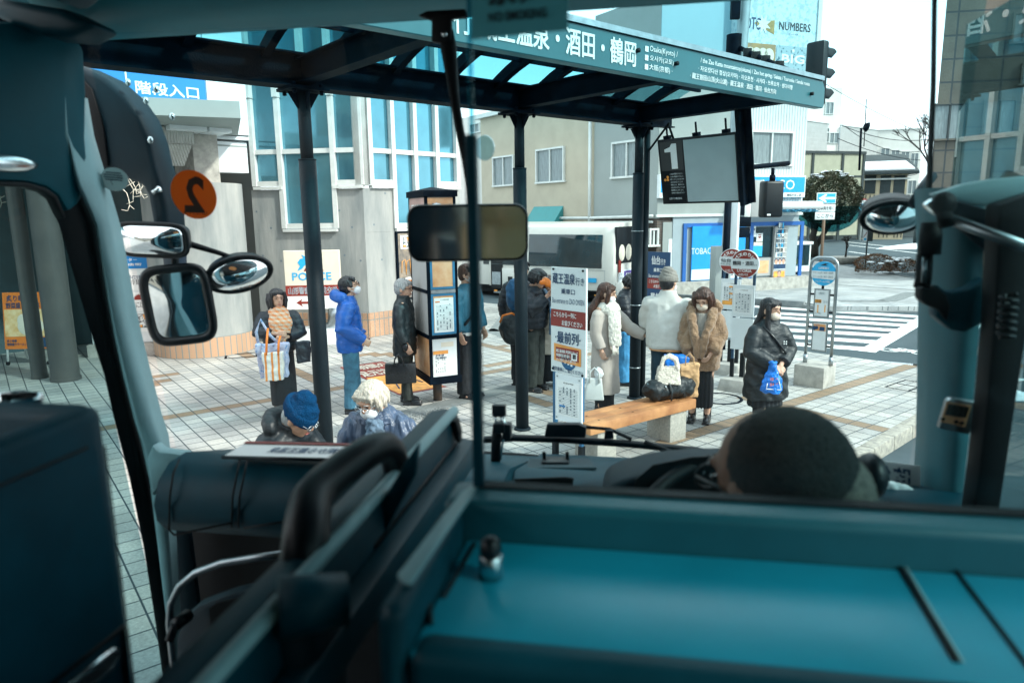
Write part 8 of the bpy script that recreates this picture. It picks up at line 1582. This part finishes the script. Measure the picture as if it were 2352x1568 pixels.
def seat(rc_,f,name='passenger_seat'):
 t=thing(name,'tan leather bus seat reflected in the interior mirror','seat',TB@V((rc_,f,1.0)),'tan passenger seats');m=MBB()
 m.box((rc_-.22,f-.12,1.55),(rc_+.22,f+.0,2.36));ob('backrest',m,M['tanseat'],t,bevel=.05,seg=3);m=MBB();m.box((rc_-.22,f+.005,1.5),(rc_+.22,f+.45,1.62));ob('seat',m,M['tanseat'],t,bevel=.04,seg=3);m=MBB();m.box((rc_-.16,f-.10,2.365),(rc_+.16,f+.01,2.6));ob('headrest',m,M['tanseat'],t,bevel=.05,seg=3)
 return t
seat(.38,-.55);seat(.38,-1.4)
for o in[x for x in bpy.data.objects if x.name.startswith('passenger_seat')]:pass
fo=2.42
plate('mirror_arm',[(186,150),(240,166),(292,190),(340,232),(372,278),(392,330),(404,385),(418,430),(428,480),(434,560),(412,566),(398,520),(386,450),(372,425),(330,410),(262,398),(228,384),(214,330),(196,260),(180,200)],fo,.12,M['plastic_d'],.03,seg=3)
plate('arm_hollow',[(184,172),(214,205),(240,290),(252,382),(226,380),(212,325),(194,255),(180,200)],fo-.121,.01,M['black'],.003)
plate('arm_lower',[(384,430),(412,436),(432,560),(432,640),(402,640),(388,520)],fo+.26,.07,mat('navy_gloss',(.006,.018,.036),.3,var=.2),.012)
for px in((361*.2978+250,205),(335,232),(345,322),(395,268),(294,190)):
 m=MBB();c=BF(px[0]if px[0]<420 else 357,px[1],fo-.12);m.ell(c,(.011,.008,.013),10,7);ob('arm_screw',m,M['chrome'],bus)
m=MBB();m.tube([BF(360,425,fo-.1),BF(365,437,fo-.12),BF(350,443,fo-.13)],[.010,.012,.008],8);ob('mirror_pivot',m,M['chrome'],bus)
def dish(name,cx_,cy_,hx,hy,f,bulge,aim,power=4.0,rim=.012,tilt=0.0):
 c=BF(cx_,cy_,f);sx_=(BF(cx_+hx,cy_,f)-c);sz_=(BF(cx_,cy_-hy,f)-c);ct,st=math.cos(R(tilt)),math.sin(R(tilt))
 n=(((CAM0-TB@c).normalized()+(TB.to_3x3()@V(aim)).normalized())).normalized();n=IB.to_3x3()@n;w_,h_=sx_.length,sz_.length;e1=(V((1,0,0))-n*n.x).normalized();e2=n.cross(e1);e2=e2 if e2.z>0 else-e2
 e1,e2=e1*ct+e2*st,e2*ct-e1*st
 kx,kz=w_/abs((e1).x or 1),h_/max(abs(e2.z),.3);kx=min(kx,w_*1.6);kz=min(kz,h_*1.6)
 def pt(q,a):s_,c_=math.sin(a),math.cos(a);return c+e1*kx*q*math.copysign(abs(c_)**(2/power),c_)+e2*kz*q*math.copysign(abs(s_)**(2/power),s_)+n*bulge*(1-q*q)
 A_=[2*math.pi*j/48 for j in range(48)];m=MBB();m.rings([[pt(q,a)for a in A_]for q in(1,.85,.7,.5,.3,.12,.01)],cap=True);g_=ob('mirror_glass',m,M['mirror'],bus)
 m=MBB();m.tube([pt(1.0,a)for a in A_]+[pt(1.0,0)],rim,8,cap=False);rg=[[pt(1.0,a)-n*.005 for a in A_],[pt(.9,a)-n*.07 for a in A_],[pt(.3,a)-n*.09 for a in A_]];m.rings(rg);ob(name,m,M['blackg'],bus);return g_
dish('wide_mirror',349,551,72,37,fo-.19,.05,(-.35,-1,-.25),4.5,.008,-4)
dish('side_mirror',411,700,57,84,fo-.16,.012,(.10,-1,-.22),5,.016,3)
dish('round_mirror',549,630,54,38,fo-.05,.05,(.55,-.5,-.75),2.0,.009,-4)
ptube('mirror_rod',[(424,554,fo-.10),(440,562,fo-.08),(500,580,fo-.06),(536,592,fo-.03)],[.014,.012,.009,.008],M['black']);ptube('mirror_rod',[(402,585,fo-.08),(402,612,fo-.08)],.014,M['black'])
def sticker(cx_,cy_,rx,ry,mt,name,skew=0):
 c=BF(cx_,cy_,WS-.03);a=BF(cx_+rx,cy_+skew,WS-.03)-c;b=BF(cx_-skew*.3,cy_-ry,WS-.03)-c;m=MBB();m.disc(c,a,b,40,V((0,-.0015,0)));return ob(name,m,mt,bus),c,a,b
amb=mat('amber_sticker',(.80,.24,.008),.5,c2=(.88,.32,.02),sc=14,emit=None);nn,ll,pp=nodes(amb);pp.inputs['Transmission Weight'].default_value=.0;tl_=nn.new('ShaderNodeBsdfTranslucent');tl_.inputs[0].default_value=(.75,.22,.01,1);ms_=nn.new('ShaderNodeMixShader');ms_.inputs[0].default_value=.5;ll(pp.outputs[0],ms_.inputs[1]);ll(tl_.outputs[0],ms_.inputs[2]);ll(ms_.outputs[0],nn['Material Output'].inputs[0])
st,c,a,b=sticker(445,447,53,56,amb,'number_sticker',9)
btext('2',((425,488),(470,489),(423,405)),WS-.032,mat('sticker_brown',(.05,.018,.006),.6),st,True,.03);btext('山交バス',((421,482+12),(476,494),(421,484)),WS-.032,M['eye'],st,True,.0)
wst=mat('pale_sticker',(.42,.50,.50),.5,var=.06);nn,ll,pp=nodes(wst);tl_=nn.new('ShaderNodeBsdfTranslucent');tl_.inputs[0].default_value=(.55,.66,.66,1);ms_=nn.new('ShaderNodeMixShader');ms_.inputs[0].default_value=.5;ll(pp.outputs[0],ms_.inputs[1]);ll(tl_.outputs[0],ms_.inputs[2]);ll(ms_.outputs[0],nn['Material Output'].inputs[0])
st,c,a,b=sticker(263,412,32,27,wst,'inspection_sticker',3);m=MBB()
for k,(w0,w1)in enumerate(((-.55,.5),(-.7,.6),(-.7,.65),(-.6,.6))):m.tube([c+a*w0+b*(.55-.2*k)-V((0,.003,0)),c+a*w1+b*(.55-.2*k)-V((0,.003,0))],.0022,4)
ob('print_line',m,M['inkgrey'],st);btext('7',((253,425),(261,425),(253,414)),WS-.034,M['inkgrey'],st,True)
zr_=BF(1250,1083,1.70).z;zrb=BF(1300,1044,2.22).z;zda=lambda f:zr_+(zrb-zr_)*(f-1.70)/.52
prof_ext('dashboard',[(2.22,zrb),(1.70,zr_+.0),(1.655,zr_-.02),(1.645,zr_-.06),(1.66,zr_-.3),(2.22,zr_-.34)],r1d+.004,rR-.02,M['plastic'])
plate('dash_slot',[(1180,1098),(1300,1093),(1318,1096),(1316,1112),(1190,1114)],1.64,.006,M['black'],.002)
hood=[(1386,1100),(1392,1068),(1430,1050),(1500,1032),(1580,1024),(1700,1022),(1850,1045),(1960,1070),(2010,1110),(2010,1160),(1396,1160)]
plate('instrument_hood',hood,1.66,.16,M['plastic_d'],.02,seg=3);plate('instrument_face',[(1450,1160),(1460,1100),(1500,1066),(1590,1048),(1700,1044),(1700,1160)],1.497,.004,M['black'],0)
m=MBB();c=BF(1590,1150,1.49)
for j in range(16):a_=R(20+140*j/15);m.tube([c+V((.085*math.cos(a_),-.002,.06*math.sin(a_)+.005)),c+V((.095*math.cos(a_),-.002,.068*math.sin(a_)+.005))],.0012,4)
ob('gauge_marks',m,M['inkgrey'],bus)
cw=BF(1738,1272,1.33);m=MBB();rw_=.235;tl=R(32);m.tube([cw+V((rw_*math.cos(R(6*j)),rw_*math.sin(R(6*j))*math.cos(tl),rw_*math.sin(R(6*j))*math.sin(tl)))for j in range(61)],.0155,12,cap=False);sw_=ob('steering_wheel',m,M['black'],bus)
m=MBB();m.ell(cw,(.08,.08,.03));
for a_ in(200,340,90):m.tube([cw,cw+V((rw_*math.cos(R(a_)),rw_*math.sin(R(a_))*math.cos(tl),rw_*math.sin(R(a_))*math.sin(tl)))],.014,8)
ob('wheel_spokes',m,M['blackg'],sw_)
m=MBB();c=BF(2000,1092,1.4);m.ell(c,(.03,.05,.045),14,9);ob('wheel_knob',m,M['blackg'],sw_)
def wiper(name,px,th,f=2.36):
 m=MBB();P=[BF(x,y,f)for x,y in px];rr=[]
 for p in P:rr.append([p+V((0,0,th)),p+V((0,-.012,th*.3)),p+V((0,-.012,-th)),p+V((0,.012,-th)),p+V((0,.012,th*.3))])
 m.rings(rr,smooth=False);return ob(name,m,M['blackg'],bus,bevel=.003)
wiper('wiper_blade',[(1112,1008),(1180,1004),(1300,1008),(1450,1018),(1600,1033),(1618,1037)],.0125)
wiper('wiper_arm',[(1112,1042),(1180,1046),(1300,1056),(1400,1062)],.012,2.34);plate('wiper_hub',[(1252,998),(1258,968),(1330,968),(1348,976),(1346,1000)],2.35,.03,M['blackg'],.006);plate('wiper_hub',[(1388,1004),(1390,984),(1408,984),(1410,1004)],2.36,.02,M['blackg'],.003)
ptube('wiper_arm',[(1340,980,2.35),(1400,985,2.36),(1450,1008,2.36)],.006,M['black']);ptube('wiper_arm',[(1480,1015,2.36),(1520,1030,2.35),(1560,1046,2.33)],.010,M['black'])
ptube('wiper_blade',[(590,1022,2.34),(700,1016,2.34),(790,1024,2.34),(880,1030,2.34)],.009,M['black']);plate('wiper_hub',[(655,1028),(660,1012),(720,1014),(724,1026),(690,1034)],2.34,.02,M['blackg'],.004)
cb=BF(650,1042,1.62);pz=zd+.012
nc=[(512,1052),(560,1024),(800,1030),(785,1060)]
cpts=[BZ(x,y,pz)for x,y in((512,1053),(568,1020),(830,1026),(815,1060))];m=MBB();m.prism(cpts,(0,0,.006));cl=ob('notice_clipboard',m,M['white']);props(cl,'white notice card in a clear sleeve lying on the dashboard beside the entrance','clipboard')
m=MBB();e=cpts[1]-cpts[0];g_=cpts[3]-cpts[0];o0=cpts[0]+V((0,0,.008));vs,fs=txt_mesh('山形駅から蔵王温泉',.02);xx=[v.x for v in vs];yy=[v.y for v in vs]
m.add([o0+g_*(.28+.66*(1-(v.x-min(xx))/(max(xx)-min(xx))))+e*(.28+.38*(v.y-min(yy))/(max(yy)-min(yy)))for v in vs],fs);ob('lettering',m,M['inkblue'],cl)
m=MBB();m.prism([o0+e*.86,o0+e*.86+g_,o0+e*.98+g_,o0+e*.98],(0,0,.002));ob('red_edge',m,M['red'],cl);m=MBB();m.tube([o0-e*.02+V((0,0,-.003)),o0-e*.02+g_+V((0,0,-.003))],.005,8);ob('front_edge',m,M['blackg'],cl)
mt_=mat('ribbed_mat',(.025,.055,.07),.7,var=.2);wave(mt_,60,.8,'X',.003)
m=MBB();q=[BF(x,y,1.96-(y-1056)*.008)for x,y in((1211,1078),(1216,1056),(1352,1056),(1370,1078))];m.prism(q,(0,0,.006));props(ob('rubber_mat',m,mt_),'ribbed rubber mat on the dashboard under the phone holder','mat')
m=MBB();q=[BF(x,y-2,1.95-(y-1056)*.008)for x,y in((1244,1070),(1250,1056),(1300,1056),(1308,1070))];m.prism(q,(0,0,.010));hd=ob('phone_holder',m,M['blackg'],bevel=.004);props(hd,'low black phone holder cradle standing on the ribbed mat','phone holder');m=MBB()
for x in(1250,1303):c=BF(x,1060,1.9);m.tube([c,c+V((0,0,.028)),c+V((0,-.012,.03))],.005,8)
ob('clamp_arm',m,M['blackg'],hd)
g0=BF(1140,1060,1.86);m=MBB();m.tube([BF(1138,1062,1.86),BF(1140,1010,1.86),BF(1142,985,1.86)],.014,10,sy=.6);gs=ob('gadget_stand',m,M['black']);props(gs,'jointed black gadget stand with a cable beside the foot of the clear screen','stand')
m=MBB();m.box(BF(1133,953,1.87),BF(1160,931,1.85));m.box(BF(1138,985,1.87),BF(1158,975,1.83));m.box(BF(1158,1002,1.87),BF(1172,975,1.84));ob('clamp_head',m,M['blackg'],gs,bevel=.003);m=MBB()
for x in(1139,1152):m.tube([BF(x,975,1.86),BF(x-1,955,1.86)],.003,6)
m.tube([BF(1156,955,1.85),BF(1162,985,1.85),BF(1154,1020,1.85),BF(1150,1055,1.85)],.003,6);ob('cable',m,M['chrome'],gs)
q=[BF(x,y,1.80)for x,y in((1962,1112),(2114,1146),(2114,1070),(1975,1052))];m=MBB();m.prism(q,(0,.003,0));rsn=ob('route_card',m,M['white']);props(rsn,'white route card with mirrored characters leaning at the foot of the driver side pillar','sign');btext('路線',((2000,1105),(2093,1120),(2000,1062)),1.798,M['inkblue'],rsn,True,.02)
m=MBB();m.tube([BF(1983,1104,1.72),BF(2005,1106,1.72),BF(2040,1118,1.72),BF(2075,1128,1.72),BF(2104,1134,1.72)],[.012,.018,.016,.017,.012],10);props(fuse('towel',m,M['mask'],None,.005,2,folds(.006,40)),'rolled white towel on the dashboard below the route card','towel')
rows=[(432,2124,2190,2262),(520,2128,2205,2262),(600,2131,2205,2258),(700,2133,2200,2252),(756,2132,2195,2248),(900,2130,2185,2236),(1050,2126,2178,2220),(1180,2118,2165,2204)]
m=MBB();rr=[]
for y,a,b,c in rows:A_,B_,C_=BF(a,y,1.80),BF(b,y,1.72),BF(c,y,1.70);rr.append([A_+V((.02,.12,0)),A_,A_.lerp(B_,.5)+V((0,-.02,0)),B_+V((0,-.01,0)),C_,C_+V((.02,.12,0))])
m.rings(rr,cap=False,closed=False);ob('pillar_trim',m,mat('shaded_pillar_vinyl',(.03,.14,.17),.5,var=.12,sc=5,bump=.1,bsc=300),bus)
plate('window_frame',[(2262,470),(2356,440),(2352,560),(2340,654),(2310,850),(2280,1052),(2262,1175),(2203,1180),(2220,1050),(2236,900),(2248,760),(2256,600)],1.62,.06,M['black'],.006)
plate('pillar_frame',[(2140,-60),(2146,-60),(2143,200),(2134,440),(2125,440),(2136,200)],1.84,.02,M['black'],.002)
plate('roof_reflection_plate',[(2127,447),(2150,440),(2200,424),(2270,412),(2380,402),(2380,452),(2300,463),(2245,474),(2190,462)],1.66,.03,M['plastic_l'],.008);plate('dark_reflection_plate',[(2128,470),(2150,455),(2200,465),(2260,480),(2352,470),(2352,580),(2262,580),(2190,520)],1.69,.02,M['plastic_d'],.006)  # plates added in place of a vehicle roof reflected in the side glass
plate('pillar_bracket',[(2131,648),(2158,668),(2200,660),(2246,632),(2246,728),(2196,756),(2165,750),(2129,722)],1.69,.05,M['plastic'],.008)
dish('round_mirror',2050,500,70,35,2.1,.04,(.2,-.6,-1),2.0,.007,3)
ptube('mirror_stem',[(2139,510,1.66),(2137,545,1.66),(2134,584,1.66)],[.020,.0225,.0225],M['black']);ptube('mirror_stem',[(2124,584,1.67),(2121,640,1.67),(2116,662,1.67)],.0165,M['black']);ptube('stem_slot',[(2124,590,1.650),(2121,648,1.650)],.005,M['steel'])
plate('stem_elbow',[(2100,655),(2140,658),(2158,672),(2166,700),(2160,735),(2150,722),(2140,706),(2112,695),(2098,682)],1.67,.04,M['black'],.010,seg=3)
ptube('chrome_rail',[(2160,496,1.62),(2250,528,1.57),(2380,576,1.50)],.0115,M['steel']);plate('clamp',[(2112,470),(2135,455),(2152,462),(2166,486),(2150,498),(2130,486)],1.63,.03,M['chrome'],.006);m=MBB();m.ell(BF(2168,468,1.60),(.025,.02,.025));m.tube([BF(2160,458,1.6),BF(2176,520,1.6)],.016,10);ob('clamp_knob',m,M['black'],bus);ptube('mirror_strut',[(2098,470,2.0),(2120,430,2.05),(2140,405,2.1)],.014,M['plastic_d'])
m=MBB();c0,c1=BF(2300,672,1.55),BF(2292,772,1.55);m.tube([c0.lerp(c1,i/72)+V((.014*math.cos(i*.55),.014*math.sin(i*.55)-.03,0))for i in range(73)],.0042,8);m.tube([BF(2308,676,1.52),BF(2304,700,1.52),BF(2318,695,1.52)],.004,8);props(ob('coiled_cable',m,M['blackg']),'glossy black coiled cable hanging on the driver side pillar','cable')
ck=[BF(x,y,1.66)for x,y in((2149,978),(2168,914),(2178,909),(2236,918),(2240,924),(2222,988),(2214,992))];m=MBB();m.prism(ck,(0,-.02,0));cko=ob('digital_clock',m,M['steel'],bevel=.004);props(cko,'small tilted digital clock with a gold face stuck on the driver side pillar','clock')
m=MBB();m.prism([BF(x,y,1.639)for x,y in((2160,968),(2174,922),(2230,931),(2216,980))],(0,-.002,0));ob('face_plate',m,M['peach'],cko);m=MBB();m.prism([BF(x,y,1.636)for x,y in((2170,952),(2178,926),(2226,934),(2218,959))],(0,-.002,0));ob('display',m,mat('lcd',(.06,.075,.07),.3),cko);btext('10:21',((2176,950),(2216,956),(2180,930)),1.633,M['ink'],cko);m=MBB()
for x,y in((2166,962),(2196,968),(2210,971)):m.ell(BF(x,y,1.636),(.005,.003,.004),8,6)
ob('button',m,M['blackg'],cko)
hdw=BF(1782,1122,1.09);Hd=1.72;gz=hdw.z-.925*Hd;fd=114;g=TB@V((hdw.x,hdw.y,0));a_=R(fd);g=V((g.x-math.cos(a_)*.012*Hd,g.y-math.sin(a_)*.012*Hd,gz))
p=Person('person driving, seen from behind with cropped grey hair, glasses and a white mask',g,fd,Hd,0,'skindark')
p.basic([((.112,0,.80),(.16,.10,.66),(.09,.24,.70)),((-.112,0,.80),(-.16,.10,.66),(-.08,.26,.72))],yaw=0,pitch=10,legs=(((.06,0,.50),(.07,.25,.49),(.07,.28,.25)),((-.06,0,.50),(-.07,.25,.49),(-.07,.28,.25))));p.done();p.facial('mask',True,brow='hairg')
m=MB(p.HM);m.ell((0,-.026,.030),(.0775,.0945,.0855),30,20);m.ell((0,-.05,-.012),(.074,.063,.090),26,16)
hc_=mat('cropped_grey_hair',(.020,.034,.040),.8,c2=(.055,.058,.056),sc=90,lo=.42,hi=.8,bump=1.0,bsc=300);fuse('hair',m,hc_,p.root,.0045,3,lambda q:.0022*noise.noise(q*190)+.0012*noise.noise(q*420))
m=MB(p.HM);m.ell((.022,-.070,-.004),(.058,.056,.066),22,14);fuse('nape_hair',m,mat('sunlit_grey_nape_hair',(.16,.165,.16),.8,c2=(.46,.42,.35),sc=90,lo=.4,hi=.7,bump=1.0,bsc=300),p.root,.0045,3,lambda q:.0025*noise.noise(q*190))  # grey nape hair made lighter to carry the sunlight on it
m=MB();p.ring(m,[(.46,.11,.09)]+std[1:-1]);
for A in p.arms:p.sleeve(m,A,(.056,.05,.036),.02)
fuse('uniform_jacket',m,M['coatnavy'],p.root,.012,3,folds(.008,9));m=MB();
for L_ in p.legs:a2,b2,c2=(V(q)for q in L_);m.tube([p.w(a2,True),p.w(b2,True),p.w(c2,True)],[.06*Hd,.045*Hd,.036*Hd],12)
fuse('trousers',m,M['dark'],p.root,.012,2)
ds=thing('driver_seat','dark driver seat hidden behind the partition','seat',TB@V((hdw.x,hdw.y-.15,.35)));zs=gz+.5*Hd-.11;m=MBB();m.box((hdw.x-.24,hdw.y-.12,zs-.12),(hdw.x+.24,hdw.y+.38,zs));ob('seat',m,M['bagblk'],ds,bevel=.03);m=MBB();m.box((hdw.x-.23,hdw.y-.125,zs+.0),(hdw.x+.23,hdw.y-.10,zR-.06));ob('backrest',m,M['bagblk'],ds,bevel=.005)
m=MBB();m.box((hdw.x-.2,hdw.y-.05,.36),(hdw.x+.2,hdw.y+.3,zs-.122));ob('pedestal',m,M['black'],ds)
